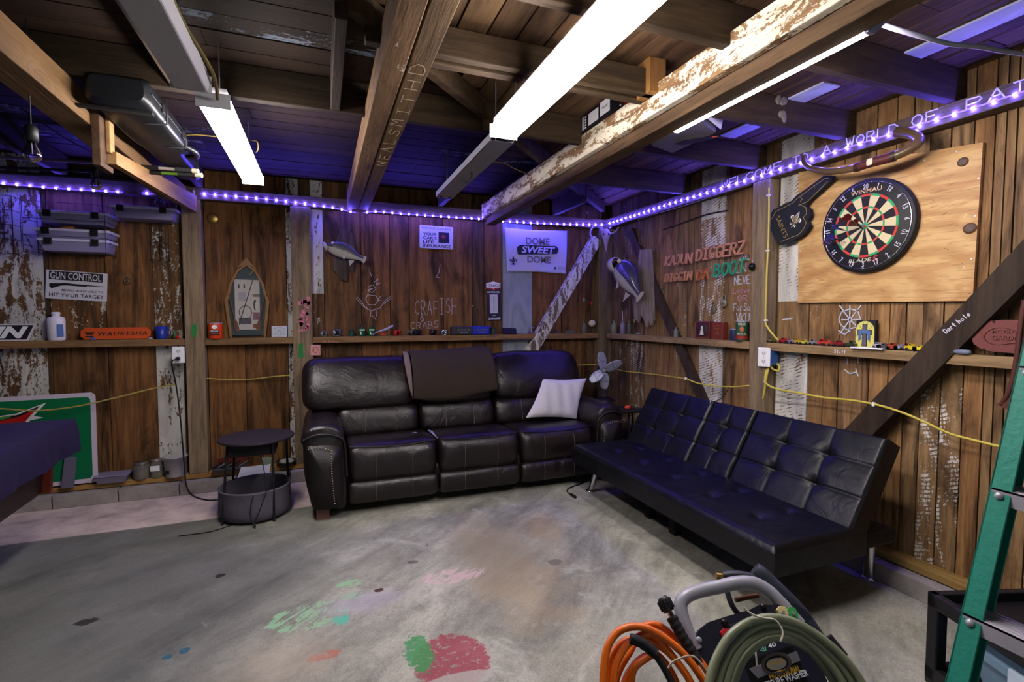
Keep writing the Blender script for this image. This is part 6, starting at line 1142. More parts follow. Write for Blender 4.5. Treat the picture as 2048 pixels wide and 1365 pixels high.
for px,lb,c_,s_ in ((150,'small black toy truck on the sill in front of the green sign','#15181a',(.045,.022)),(182,'small black connector with a tan label on the sill left of the clear tray','#1e1d18',(.028,.02))):
    x=onY(px,960,-.0).x; t=thing('toy_truck' if px==150 else 'connector',lb,'toy truck' if px==150 else 'connector',(x,.02,ZL)); MB(mat('clut'+c_[1:],c_,.4)).box((x-s_[0],.0,ZL+.008),(x+s_[0],.04,ZL+.008+s_[1])).build('body',t,bev=.004); 
    if px==150:
        MB(mat('glass_green','#1c3a34',.2)).box((x-.01,.004,ZL+.028),(x+.03,.036,ZL+.044)).build('cab',t,bev=.004)
        for s2 in (-.028,.028): MB(blackm).cyl((x+s2,-.002,ZL+.010),(x+s2,.042,ZL+.010),.010,seg=12).build('wheel',t)
    else: MB(cream).ob(Fr((x-.012,-.0005,ZL+.01),(1,0,0),(0,0,1)),0,0,.024,.012,0,.001).build('label',t)
q_=onZ(131,972,.0); MB(mat('board_bluegrey','#5f5b6c',.6)).prism(Fr((onY(121,970,-.05).x,-.035,ZL),(1,0,0),(0,.12,1)),[(0,.0),(.075,.0),(.09,.22),(.02,.23)],0,.012).build('scrap_panel',label='blue-grey scrap panel standing behind the corner of the pool table',cat='panel')
# clutter behind the round side table
t=thing('parts_tray','black tray of small tools on the sill behind the round side table','tray',(onY(462,925,.03).x,.03,ZL)); a=onY(424,930,0).x; b=onY(497,925,0).x; MB(mat('tray_dark','#4a4644',.5)).hexa([(a+.02,-.04,ZL),(b-.02,-.04,ZL),(b-.02,.08,ZL),(a+.02,.08,ZL),(a,-.055,ZL+.03),(b,-.055,ZL+.03),(b,.085,ZL+.03),(a,.085,ZL+.03)]).build('tray',t,bev=.004)
r3=random.Random(3)
for i in range(7): x_=a+.04+(b-a-.08)*i/6; c_=['#1b1b1d','#6e6e72','#3a2a22','#8a7d6a','#26262a','#5d2a20','#77767a'][i]; MB(mat('tool'+c_[1:],c_,.5,.3)).cyl((x_-.03,-.03+r3.random()*.03,ZL+.035+.01*r3.random()),(x_+.03,.03+r3.random()*.03,ZL+.045+.02*r3.random()),.007,seg=8).build('tool',t)
MB(mat('red_bar','#5a1d14',.6)).box((a+.03,.07,ZL+.03),(b-.02,.085,ZL+.09)).build('red_case',t)
x=onY(533,920,.03).x; t=thing('tape_roll','upright roll of grey-green tape on the sill behind the round side table','tape roll',(x,.03,ZL)); MB(mat('tape_green','#77806c',.6)).lathe(FL(x,.03,ZL),[(.022,0),(.042,0),(.044,.004),(.044,.066),(.042,.07),(.022,.07),(.022,0)],24,close=False).build('tape',t); MB(mat('core','#6d5a48',.8)).lathe(FL(x,.03,ZL),[(.0225,0),(.0225,.07)],20,close=False).build('core',t)
x=onY(573,915,.02).x; t=thing('shallow_bowl','dark shallow bowl of odds and ends on the sill left of the brown sofa','bowl',(x,.02,ZL)); MB(mat('bowl_dark','#1e1c1c',.4)).lathe(FL(x,.02,ZL),[(.05,0),(.085,.03),(.088,.034),(.082,.033),(.05,.008),(.001,.008)],28,close=False).build('bowl',t); MB(mat('bits','#a09c90',.7,var=.6,vs=80)).ell(FL(x,.02,ZL+.03),.06,.06,.02).build('contents',t,kind='stuff')
t_=quad(onY,-.10,(478,938),(538,930),(478,958)); m_=MB(paper); a=onY(474,962,-.12); m_.prism(Fr((a.x,-.13,.095),(1,0,.02),(0,.45,1)),[(0,0),(.235,0.01),(.25,.10),(.19,.092),(.18,.102),(.13,.095),(.03,.10)],0,.002); m_.build('crumpled_paper',label='torn white paper sheet propped on the curb behind the round side table',cat='paper')
# ================================================================== CABLES
YC=mat('cable_yellow2','#a8974a',.5)
cw('yellow_cable','yellow cable sagging across the left part of the back wall above the green sign',[onY(-80,818,-.03),onY(0,818,-.035),(onY(70,822,-.04)),onY(150,814,-.04),onY(240,794,-.02),onY(300,779,-.01),onY(352,769,-.004)],.006,YC,8,'yellow cables along the walls')
cw('yellow_cable','yellow cable crossing behind the round side table from post to post',[onY(410,757,.02),onY(450,759.5,.05),onY(500,759,.06),onY(545,754,.05),onY(583,751,.02)],.0055,YC,8,'yellow cables along the walls')
cw('yellow_cable','yellow cable running into the corner behind the fan',[onY(1138,735,-.02),onY(1150,731,.02),onY(1190,730,.03),onY(1212,731,.0),onX(1245,742,.02),onX(1290,747,.04),onX(1330,752,.02),onX(1372,758,-.01)] ,.005,yel,6,'yellow cables along the walls')
cw('yellow_cable','yellow cable stapled from above the futon to the right post',[onX(1372,758,-.01),onX(1400,768,.0),(onX(1440,773,.03)),onX(1470,774,.02),onX(1498,772,-.008)],.006,yel,6,'yellow cables along the walls')
cw('yellow_cable','yellow cable running down beside the foam finger to the shelf of toy cars',[onX(1538,376,-.008),onX(1538,430,-.008),onX(1536,500,-.008),onX(1533,560,-.008),onX(1531,640,-.008),onX(1535,655,-.012),onX(1548,672,-.02),onX(1557,681,-.03)],.0065,yel,8,'yellow cables along the walls')
cw('yellow_cable','yellow cable looping under the blue outlet box',[onX(1546,723,.06),onX(1558,732,.04),onX(1556,742,.02),onX(1545,738,.0),onX(1540,730,.03),onX(1535,745,-.008),onX(1530,775,-.008),onX(1526,798,-.01)],.0065,yel,8,'yellow cables along the walls')
cw('yellow_cable','long yellow cable sagging along the right wall under the toy car shelf to the ladder',[onX(1538,726,.05),onX(1532,745,-.006),onX(1531,765,-.008),onX(1552,778,.0),onX(1600,787,.02),onX(1650,796,.03),onX(1700,801,.02),onX(1748,809,-.008),onX(1800,824,-.01),onX(1850,845,-.005),onX(1900,868,.02),onX(1960,884,.03),onX(2010,896,.03),onX(2100,915,.03)],.0065,yel,8,'yellow cables along the walls')
for px,py in ((1537,391),(1535,502),(1532,641)): q_=onX(px,py,-.008); MB(white).ob(Fr(q_,(0,-1,0),(0,0,1)),-.012,-.005,.012,.005,-.008,.008).build('cable_clip',label={391:'topmost white clip on the yellow cable beside the right post',502:'middle white clip on the yellow cable beside the right post',641:'lowest white clip on the yellow cable beside the right post'}[py],cat='clip',bev=.002)
for px,py,lb in ((1372,758,'white clip holding the yellow cable above the futon back'),(1748,809,'white clip on the yellow cable over the dark brace'),(1531,763,'white clip on the yellow cable below the blue outlet box')): q_=onX(px,py,-.006); MB(white).ob(Fr(q_,(0,-1,0),(0,0,1)),-.008,-.011,.008,.011,-.006,.008).build('cable_clip',label=lb,cat='clip',bev=.002)
cw('thin_wire','dark thin wire hanging behind the futon back from the cable',[onX(1400,770,.0),onX(1385,785,-.01),onX(1382,800,-.02)],.002,blackm,6); cw('thin_wire','dark thin wire sagging from the cable to the futon hinge',[onX(1458,775,.0),onX(1445,795,-.1),onX(1425,806,-.22)],.003,blackm,6)
cw('power_cord','short black cord with a plug lying on the floor between the sofa and the futon',[onZ(1175,962,.006),onZ(1155,970,.006),onZ(1136,978,.006),onZ(1136,986,.006),onZ(1145,991,.008)],.005,black,6); 
MB(black).cyl(onZ(1142,989,.012),onZ(1151,995,.012),.011,seg=8).build('cord_plug',label='black plug end lying on the concrete beside the front chrome futon leg',cat='plug')
cw('white_cable','thick white cable hanging across the ceiling at the top right',[onZ(1752,45,2.40),onZ(1790,58,2.36),onZ(1850,75,2.33),(onZ(1900,88,2.32)),onZ(1960,94,2.32),onZ(2010,103,2.32),onZ(2090,113,2.32)],.008,mat('cable_white','#a09cb0',.5),8)
cw('yellow_cable','yellow cable hanging beside the unlit lamp at the top left',[onZ(340,-20,2.36),onZ(352,15,2.34),onZ(375,60,2.33),(onZ(400,100,2.33)),onZ(425,145,2.31),onZ(433,175,2.30),onZ(435,198,2.29)],.007,mat('cable_olive','#6b5f2a',.6),8,'yellow cables under the ceiling')
cw('yellow_cable','thin yellow cable between the gun case and the left lit lamp',[onZ(340,277,2.44),onZ(380,270,2.45),onZ(420,272,2.45),onZ(500,280,2.45),(onZ(515,285,2.42)),onZ(514,303,2.40),onZ(500,305,2.42)],.0035,mat('cable_olive2','#8a7430',.6),8,'yellow cables under the ceiling')
cw('yellow_cable','thin yellow cable under the ceiling between the lamp channel and the right beam',[onZ(970,318,2.40),onZ(990,324,2.42),(onZ(1010,327,2.43)),onZ(1030,338,2.43),onZ(1058,350,2.43)],.0035,mat('cable_olive2','#8a7430',.6),8,'yellow cables under the ceiling')
cw('thin_rod','long thin brown cane hung under the right wall plate, bent down at its left end',[onX(1290,493,.07),onX(1283,490,.05),onX(1278,480,.03),onX(1279,445,.0),onX(1284,437,-.01),onX(1372,411,-.01),onX(1440,388,-.01),onX(1502,370,-.012)],.004,mat('cane','#5d4a34',.6),5)
cw('fishing_rod','dark thin rod pinned slanting on the boards above the lettering',[onX(1325,460,.08),onX(1362,447,.075),onX(1410,430,.075),onX(1455,421,.08)],.005,mat('rod_dark','#2f231c',.5),4)
# ================================================================== THINGS ON THE RIGHT WALL
# --- dart board on plywood
PLY=NT('plywood'); n1=PLY.noise(PLY.map(PLY.tc,(1,.8,2.6)),3.,4,.5,1.6); n2=PLY.noise(PLY.map(PLY.tc,(1,.6,6)),14,6,.6,.8)
wv=PLY.n('TexWave',wave_type='RINGS'); PLY.l(PLY.map(PLY.tc,(1,.55,1.5)),wv.inputs['Vector']); wv.inputs['Scale'].default_value=2.2; wv.inputs['Distortion'].default_value=9; wv.inputs['Detail'].default_value=3; wv.inputs['Detail Scale'].default_value=1.1
c=PLY.mix(PLY.mr(wv.outputs['Fac'],.3,.95),srgb('#caa46c'),srgb('#b48a54')); c=PLY.mix(PLY.mr(n1,.5,.62,0,.65),c,srgb('#b07c46')); c=PLY.mix(PLY.mr(n2,.5,.72,0,.7),c,srgb('#8a5a2e')); PLY.l(c,PLY.b.inputs['Base Color']); PLY.b.inputs['Roughness'].default_value=.65
X0=.068
f=Fr(onX(1596,606,X0),(0,-1,0),(0,0,1)); cs=[onX(*p,X0) for p in ((1596,606),(1945,602),(1966,285),(1597,345))]; o0=cs[0]
t=thing('plywood_backboard','yellowish plywood panel behind the dartboard','plywood panel',cs[0].lerp(cs[1],.5)); pts=[(-(p.y-o0.y),p.z-o0.z) for p in cs]; f=RW(o0.y,o0.z,X0)
MB(PLY.m).prism(f,pts,-.018,0).build('panel',t)
def rpt(px,py,x=X0): p=onX(px,py,x); return (-(p.y-o0.y),p.z-o0.z)
for px,py,r_ in ((1926,324,.020),(1940,457,.024)):
    a,b=rpt(px,py); m_=MB(mat('knot_ring','#5c3a1c',.8,var=.4,vs=40)); m_.ell(f.sub(a,b,.0005),r_*1.25,r_*1.15,.0015,20,5); k_=m_.build('knot',t); m_=MB(mat('knot_grey','#5f5046',.8,var=.6,vs=120)); m_.ell(f.sub(a,b,.0012),r_,r_*.85,.0018,18,5); m_.build('knot_core',t)
hl=MB(mat('dart_scar','#3a2a1c',.9)); hs=MB(mat('dart_scar_pale','#e0cfae',.9)); r4=random.Random(11)
for i in range(34):
    px=r4.uniform(1612,1935); py=r4.uniform(330,590)
    if math.hypot(px-1742,(py-455))<112: continue
    a,b=rpt(px,py); an=r4.uniform(-.6,.6)+(1.4 if i%3==0 else 0); l_=r4.uniform(.006,.022); (hl if i%3 else hs).strokes(f,[[(a,b),(a+l_*math.cos(an),b+l_*math.sin(an))]],.0018,.0002,.0010)
hl.build('dart_holes',t); hs.build('scratches',t)
sc_=MB(white)
for px,py in ((1849,321),(1913,303),(1957,357),(1600,503),(1950,432),(1943,518)): a,b=rpt(px,py); sc_=MB(white); sc_.ell(f.sub(a,b,.0),.005,.005,.002,8,4); sc_.build('screw_head',t)
# board
XD=.03; ctr=onX(1738,455,XD); top=onX(1743,366,XD).z; bot=onX(1728,545,XD).z; R0=(top-bot)/2; dc=V((XD,ctr.y+.0,(top+bot)/2)); df=RW(dc.y,dc.z,XD)
ccx=onX(1738,455,XD); 
bull=onX(1730,452,XD); df=Fr((XD,bull.y,bull.z),(0,-1,0),(0,0,1)); R0=.2500
# the photo shows the board rotated a little clockwise? numbers start left of top
t=thing('dartboard','round black dartboard with red and green rings and white numbers on the plywood','dartboard',df.p(0,-R0))
bm=mat('board_black','#121114',.6); MB(bm).lathe(Fr(df.o,df.u,df.v),[(R0*.97,-.036),(R0*1.04,-.03),(R0*1.04,-.006),(R0*1.0,0),(.001,0)],72).build('surround',t)
NUM=[20,1,18,4,13,6,10,15,2,17,3,19,7,16,8,11,14,9,12,5]; ROT=math.radians(4)
cols={'k':mat('sector_black','#17151a',.8),'w':mat('sector_cream','#cdbf96',.8),'r':mat('sector_red','#c03a2c',.7),'g':mat('sector_green','#2f9a5c',.7)}
rb_=[.036,.37,.415,.63,.68]; 
def seg_(m_,r0,r1,a0,a1,z): 
    n=4; P=[(r1*math.sin(a0+(a1-a0)*i/n),r1*math.cos(a0+(a1-a0)*i/n)) for i in range(n+1)]+[(r0*math.sin(a1-(a1-a0)*i/n),r0*math.cos(a1-(a1-a0)*i/n)) for i in range(n+1)]; m_.prism(df,P,.0003,z)
ms={k_:MB(v) for k_,v in cols.items()}
for i in range(20):
    a0=(i-.5)*math.pi/10; a1=(i+.5)*math.pi/10; e=i%2==0
    seg_(ms['k' if e else 'w'],R0*.075,R0*.385,a0,a1,.0018); seg_(ms['r' if e else 'g'],R0*.385,R0*.425,a0,a1,.0022); seg_(ms['k' if e else 'w'],R0*.425,R0*.655,a0,a1,.0018); seg_(ms['r' if e else 'g'],R0*.655,R0*.705,a0,a1,.0022)
for k_,nm in (('k','black_sectors'),('w','cream_sectors'),('r','red_ring_segments'),('g','green_ring_segments')): ms[k_].build(nm,t)
MB(cols['g']).lathe(Fr(df.o,df.u,df.v),[(R0*.075,.0003),(R0*.075,.003),(.001,.003)],24).build('outer_bull',t); MB(cols['r']).lathe(Fr(df.o,df.u,df.v),[(R0*.032,.0003),(R0*.032,.0042),(.001,.0042)],16).build('bullseye',t)
m_=MB(chrome)
m_.tube([df.p(R0*.955*math.cos(i*math.pi/36),R0*.955*math.sin(i*math.pi/36),.004) for i in range(72)],.0022,6,closed=True); m_.build('number_ring',t)
wn_=mat('number_white','#d6d3dc',.5)
for i,nv in enumerate(NUM):
    a=i*math.pi/10; s_=str(nv); n_=len(s_); u,v=R0*.87*math.sin(a),R0*.87*math.cos(a)
    g=df.sub(u,v,0,-a if math.cos(a)>-.2 else math.pi-a); h=R0*.105; w_=h*.52*n_; L_=[]
    for q,ch in enumerate(s_):
        for Ls in SK[ch]: L_.append([(-w_/2+q*h*.55+x_*h*.42,(y_-.5)*h) for x_,y_ in Ls])
    m_=MB(wn_); m_.strokes(g,L_,.0035,.003,.0045); m_.build('number_%s'%['zero','one','two','three','four','five','six','seven','eight','nine','ten','eleven','twelve','thirteen','fourteen','fifteen','sixteen','seventeen','eighteen','nineteen','twenty'][nv],t)
text(t,'lettering','WINMAU',df,-R0*.34,R0*.725,R0*.34,R0*.82,mat('logo_gold','#d8b48c',.5),.001,.01); text(t,'lettering','BLADE',df,-R0*.34,-R0*.80,R0*.16,-R0*.72,mat('logo_pale','#cfc8b0',.5),.001,.0,.1); text(t,'lettering','5',df,R0*.18,-R0*.81,R0*.30,-R0*.69,mat('logo_red','#c0392c',.5),.001,.03,.2)
def dart(lab,tip,tail,c_):
    a=onX(*tip,XD-.001); b=onX(*tail,XD-.125); d=(b-a); L_=d.length; d.normalize(); t=thing('dart',lab,'dart',a,'darts stuck in the dartboard')
    MB(steel).cyl(a+d*.0,a+d*.035,.0015,.002,8).build('point',t); MB(ink).cyl(a+d*.033,a+d*.09,.0042,seg=10).build('barrel',t); MB(ink).cyl(a+d*.09,b-d*.03,.0025,seg=8).build('shaft',t)
    o_=d.orthogonal().normalized(); p_=d.cross(o_)
    m_=MB(mat('flight'+c_[1:],c_,.4))
    for q in (o_,-o_,p_,-p_): m_.prism(Fr(b-d*.04,d,q),[(0,.001),(.012,.02),(.035,.022),(.045,.014),(.045,.001)],-.0004,.0004)
    m_.build('flight',t)
dart('dart with a dark red flight, the upper one beside the bullseye',(1729,456),(1690,433),'#5a1512'); dart('dart with a dark red flight, the right one beside the bullseye',(1731,462),(1706,443),'#6b1a16')
dart('dart with a blue flight nearest the number 11',(1694,463),(1667,454),'#3a3f9a'); dart('dart with a blue flight, the lowest but one at the left rim',(1692,485),(1657,474),'#34389a'); dart('dart with a violet flight sticking out beyond the left rim',(1683,492),(1650,483),'#5a4a8c')
# --- foam finger
fx=.045; K=lambda L:[(-(onX(x,y,fx).y),onX(x,y,fx).z) for x,y in L]; f=RW(0,0,fx)
t=thing('foam_finger','black foam finger with gold SAINTS lettering pointing up beside the dartboard','foam finger',onX(1585,480,fx)); FM=mat('foam_black','#12151b',.8,bump=.2,bs=120)
outl=[(1540,441),(1553,420),(1590,402),(1597,394),(1655,352),(1672,352),(1670,362),(1622,405),(1618,413),(1626,420),(1627,432),(1621,442),(1626,452),(1620,462),(1610,472),(1590,483),(1563,491),(1552,470)]
MB(FM).prism(f,K(outl),0,.028).build('foam_body',t,bev=.005)
gl=MB(gold); inl=[(1549,440),(1558,424),(1592,407),(1601,398),(1656,358),(1664,358)]; gl.strokes(f,[K(inl),K([(1603,412),(1622,404),(1662,364)]),K([(1606,410),(1618,416),(1620,428),(1613,436),(1619,446),(1614,458),(1604,470),(1568,484)]),K([(1607,394),(1611,399),(1607,404)]),K([(1634,372),(1636,376)])],.003,.028,.0292); gl.build('gold_outline',t)
a,b=onX(1558,437,fx),onX(1575,478,fx); d=b-a; g=Fr((fx-.0285,a.y,a.z),(0,d.y,d.z),V((1,0,0)).cross(V((0,d.y,d.z))) ); 
g=Fr((fx-.0285,a.y,a.z),(0,d.y,d.z),V((0,-d.z,d.y))); 
if g.n.x>0: g=Fr((fx-.0285,a.y,a.z),(0,d.y,d.z),V((0,d.z,-d.y)))
text(t,'lettering','SAINTS',g,0,0,d.length*1.0,.032,gold,.0008,.0)
q_=onX(1590,440,fx-.0285); g2=RW(q_.y,q_.z,fx-.0285); fleur(g2,0,-.005,.060,white,t,'fleur_outline',.0002,.0008,-.55); fleur(g2,0,-.005,.050,mat('fleur_gold','#84744a',.6),t,'fleur_gold',.0012,.0008,-.55)
# --- curved horn-like handlebar
t=thing('handlebar_horn','curved brown horn-like handlebar with a red striped grip above the dartboard','handlebar',onX(1720,330,-.08)); HN=mat('horn_brown','#5e4a2e',.35,var=.4,vs=14,coat=.3)
hp_=[onX(1607,312,-.01),onX(1609,327,-.03),onX(1622,337,-.07),onX(1660,343,-.10),onX(1705,337,-.12),onX(1745,325,-.12),onX(1790,312,-.10),onX(1825,295,-.07),onX(1838,282,-.05),onX(1832,272,-.03),onX(1815,267,-.01),onX(1795,264,.0)]
P_=rm(hp_,6); rs=[.012+.016*(i/len(P_))**.7 for i in range(len(P_))]; MB(HN).tube(P_,rs,14).build('horn',t)
n_=len(P_); i0=int(n_*.40); MB(mat('grip_red','#4f1c1a',.6,var=.3,vs=60)).tube(P_[i0:i0+11],[r*1.12 for r in rs[i0:i0+11]],14).build('red_grip',t); 
for k2 in (i0,i0+10): MB(mat('grip_band','#2c1c16',.5)).tube(P_[k2-1:k2+1],[rs[k2]*1.22]*2,14).build('band',t)
q_=P_[i0+4]; MB(cream).ell(Fr(q_+V((-rs[i0+4]*1.1,0,0)),(0,-1,0),(0,0,1)),.016,.018,.003,10,5,.4).build('pale_plaque',t)
# --- cut-out lettering
def cut(lab,s,p0,p1,h,mt,shear,nm='wall_lettering'):
    a,b=onX(*p0,.05),onX(*p1,.05); t=thing(nm,lab,'lettering',a.lerp(b,.5),'cut-out name letters on the right wall'); f=Fr(a,b-a,(0,0,1)); W_=(b-a).length; n=len(s); 
    m_=None; cw_=W_/n
    for i,ch in enumerate(s):
        L=hand(ch,i*cw_,0,(i+1)*cw_,h,.78,0,shear); m_=MB(mt); m_.strokes(f,L,.0115,0,.012); m_.build('letter_%s'%ch.lower(),t)
cop=mat('copper_letters','#c98c66',.45); teal=mat('teal_letters','#2fa07c',.5)
cut('copper cut-out letters KAJUN, the first word of the upper line','KAJUN',(1330,532),(1384,526),.080,cop,.18); cut('copper cut-out letters DIGGERZ on the upper line','DIGGERZ',(1392,522),(1490,506),.085,cop,.18)
cut('copper cut-out letters DIGGIN on the lower line','DIGGIN',(1330,564),(1384,559),.065,cop,.18); cut('orange-brown cut-out letters DA on the lower line','DA',(1393,560),(1418,557),.075,mat('orange_letters','#c4713f',.5),.15); cut('teal cut-out letters BOOT with a long crossing T on the lower line','BOOT',(1427,554),(1492,545),.095,teal,.15)
for i in range(8):
    pass
q_=onX(1504,534,-.02); t=thing('hanging_ornament','dark round ornament hanging on the right post by the teal letters','ornament',q_); MB(mat('orn_dark','#1a1714',.25,.3)).ell(Fr(q_,(0,-1,0),(0,0,1)),.024,.028,.022).build('ball',t); MB(steel).cyl(q_+V((0,0,.026)),q_+V((.01,0,.045)),.003,seg=6).build('hook',t)
q_=onX(1328,578,.07); m_=MB(mat('plant_green','#2c5a2a',.8)); r5=random.Random(5)
for i in range(26): a_=r5.uniform(0,6.28); b_=r5.uniform(.01,.035); m_.tube([q_,q_+V((-.02*r5.random(),math.cos(a_)*b_,math.sin(a_)*b_))],[.002,.0008],4)
m_.build('green_tuft',label='small tuft of green plastic grass stuck below the lower lettering',cat='tuft')
# --- padlocks
def padlock(lab,px,py,s_,c_):
    q_=onX(px,py,.08); t=thing('padlock',lab,'padlock',q_,'old padlocks nailed to the right wall'); m=mat('lock'+c_[1:],c_,.5,.5,var=.2,vs=40); f=RW(q_.y,q_.z,.085); MB(m).lathe(f,[(.026*s_,0),(.026*s_,.012),(.018*s_,.016),(.001,.016)],20,1.,1.15).build('body',t); MB(m).tube([f.p(-.013*s_,.022*s_,.006),f.p(-.014*s_,.05*s_,.006),f.p(0,.062*s_,.006),f.p(.014*s_,.05*s_,.006),f.p(.013*s_,.022*s_,.006)],.004*s_,8,n=4).build('shackle',t); MB(ink).ell(f.sub(0,-.005,.016),.004,.007,.001,8,4).build('keyhole',t)
padlock('old grey padlock nailed higher on the right wall, left of the chalk words',1448,607,1.05,'#8b8678'); padlock('old round padlock nailed lower, above the maroon box',1427,620,.95,'#6f6a5c')
# --- maroon box with portrait, tin cans
f=Fr(onX(1391,674,.0)*1.0,(0.1,-1,0),(0,0,1)); a=onX(1391,673,.01); b=onX(1421,675,.01); W_=(a.y-b.y); f=Fr((-.0,a.y,ZS),(.0,-1,0),(0,0,1)); t=thing('gift_box','maroon box with an oval portrait of a white-haired figure on the corner shelf','box',f.p(W_*.8,0)); MR=mat('box_maroon','#4f1820',.45)
MB(MR).ob(f,0,0,W_,.14,-.05,.0).build('box_body',t,bev=.004); MB(mat('box_brownred','#6b2c1e',.45)).ob(f,W_+.002,0,W_*1.75,.135,-.06,-.012).build('box_side',t,bev=.004)
m_=MB(mat('oval_dark','#2c2224',.6)); m_.ell(f.sub(W_*.5,.072,.0),W_*.36,.055,.0015,20,5); m_.build('oval_ground',t); m_=MB(mat('beard_white','#c4bcb0',.7)); m_.ell(f.sub(W_*.5,.085,.0012),.012,.02,.003); m_.build('portrait_head',t); MB(mat('beard_white','#c4bcb0',.7)).prism(f,[(W_*.5-.022,.03),(W_*.5+.022,.03),(W_*.5+.012,.07),(W_*.5-.012,.07)],.0012,.003).build('portrait_shoulders',t); m_=MB(gold); m_.strokes(f,[[(.006,.006),(W_-.006,.006),(W_-.006,.134),(.006,.134),(.006,.006)]],.002,.0002,.001); m_.build('gold_border',t)
m_=MB(gold); m_.strokes(f,[[(W_*1.2,.1),(W_*1.5,.11)],[(W_*1.2,.08),(W_*1.5,.085)],[(W_*1.3,.04),(W_*1.4,.06),(W_*1.5,.04)]],.003,-.012,-.011); m_.build('gold_print',t)
q_=onX(1487,668,.02); t,x,y=can('green motor oil can with a red band beside the right post',0,0,.043,.145,mat('can_green','#234a34',.4),pos=(.025,q_.y+.02)); f=Fr((x-.0435,y+.006,ZS),(0,-1,0),(0,0,1)); 
MB(mat('can_red','#8c2a24',.45)).lathe(FL(x,y,ZS+.012),[(.0434,0),(.0434,.028)],28,close=False).build('red_band',t)
g=Fr((x,y,ZS),(0,1,0),(0,0,1)); dv2=V((CAM.x-x,CAM.y-y,0)).normalized(); g=Fr(V((x,y,ZS))+dv2*.0436,V((-dv2.y,dv2.x,0)),(0,0,1)); 
if g.n.dot(dv2)<0: g=Fr(V((x,y,ZS))+dv2*.0436,V((dv2.y,-dv2.x,0)),(0,0,1))
text(t,'lettering','WILCO',g,-.028,.115,.028,.133,cream,.0,.01); MB(mat('print_orange','#b0623a',.5)).ell(g.sub(0,.085,0),.016,.02,.002,14,5).build('figure_print',t); text(t,'lettering','MOTOR OIL',g,-.030,.048,.030,.060,cream,.0,.01)
t,x,y=can('small dark blue can left of the green motor oil can',0,0,.03,.085,mat('can_blue','#1e2450',.4),pos=(.045,onX(1471,670,.045).y+.01)); 
# --- toy cars
WHL=blackm
def car(lab,px,c_,L_=.075,typ=0,xo=.012,py=690):
    q_=onX(px,py,xo); t=thing('toy_car',lab,'toy car',(xo+.004,q_.y,ZS),'toy cars on the shelf under the dartboard'); w_=.026; m=mat('car'+c_[1:],c_,.25,coat=.5); x0=xo-.008; y=q_.y
    f=Fr((x0,y,ZS+.008),(0,-1,0),(0,0,1.)); h=L_/2; w_=.032
    pr={0:[(-h,0),(h,0),(h,.008),(h*.9,.012),(h*.35,.014),(-h*.95,.014),(-h,.009)],1:[(-h,0),(h,0),(h,.010),(h*.75,.013),(-h,.014)],2:[(-h,0),(h,0),(h*1.02,.006),(h*.5,.011),(-h*.6,.013),(-h,.012)]}[typ]; pr=[(a_,b_*1.3) for a_,b_ in pr]
    MB(m).prism(f,pr,-w_,0).build('body',t,bev=.002)
    cb={0:[(-h*.55,.013),(h*.35,.013),(h*.1,.023),(-h*.4,.023)],1:[(-h*.1,.012),(h*.7,.012),(h*.5,.024),(-h*.05,.024)],2:[(-h*.35,.011),(h*.3,.011),(-h*.0,.019),(-h*.25,.019)]}[typ]; cb=[(a_,b_*1.3) for a_,b_ in cb]
    MB(m).prism(f,cb,-w_+.003,-.003).build('cabin',t,bev=.001); cy=sum(p[1] for p in cb)/4; cx_=sum(p[0] for p in cb)/4
    MB(mat('car_glass','#15181c',.15)).prism(f,[(cx_+(a_-cx_)*.72,cy+(b_-cy)*.55+.001) for a_,b_ in cb],-.0032,-.0022).build('side_window',t)
    for s_ in (-h*.6,h*.6):
        for d_ in (.0015,-w_+.0025): MB(WHL).cyl(f.p(s_,.001,d_-.004),f.p(s_,.001,d_),.009,seg=12).build('wheel',t)
cars=[(1541,'#6b6538','olive toy car, the first one beside the right post',.06,2),(1567,'#9c1f28','dark red toy car, second from the right post',.07,0),(1580,'#77708c','small violet-grey toy car touching the dark red one',.05,2),(1592,'#b08a2c','mustard toy car between the violet-grey and the yellow ones',.055,1),(1608,'#b5ad3c','yellow toy racer in the left half of the row',.075,2),(1626,'#7c7c80','grey toy car left of the red tow truck',.05,0),(1640,'#b0282c','bright red toy tow truck on the shelf',.06,1),(1655,'#a8402c','orange-red toy car with a silver bumper on the shelf',.06,0),(1677,'#7c1c24','maroon toy car standing alone on the shelf',.065,0),(1700,'#2a3a24','dark green toy car left of the cross plaque',.07,1),
 (1755,'#9a9aa0','silver toy car right of the cross plaque',.05,0),(1768,'#45464c','dark grey toy car right of the silver one',.075,2),(1786,'#a33a22','rust-orange toy car with a black tail',.06,0),(1799,'#8a8ea0','blue-grey toy car before the yellow ones',.05,2),(1811,'#7a1f1c','brick-red toy car before the yellow ones',.05,1),(1823,'#c9b42c','yellow toy car, the left one of the yellow pair by the brace',.06,0),(1839,'#d6c42e','yellow toy car, touching the dark brace',.06,2)]
for px,c_,lb,L_,ty in cars: car(lb,px,c_,L_*.95,ty,.012 if ty!=1 else .03,692)
q_=onX(1735,702,.0); t=thing('toy_surfboard','flat white toy tray lying at the foot of the cross plaque','toy tray',(.0,q_.y,ZS)); MB(white).prism(FL(.0,q_.y,ZS),[(-.02,.085),(.012,.085),(.014,-.085),(-.018,-.09)],.0,.007).build('tray',t,bev=.002)
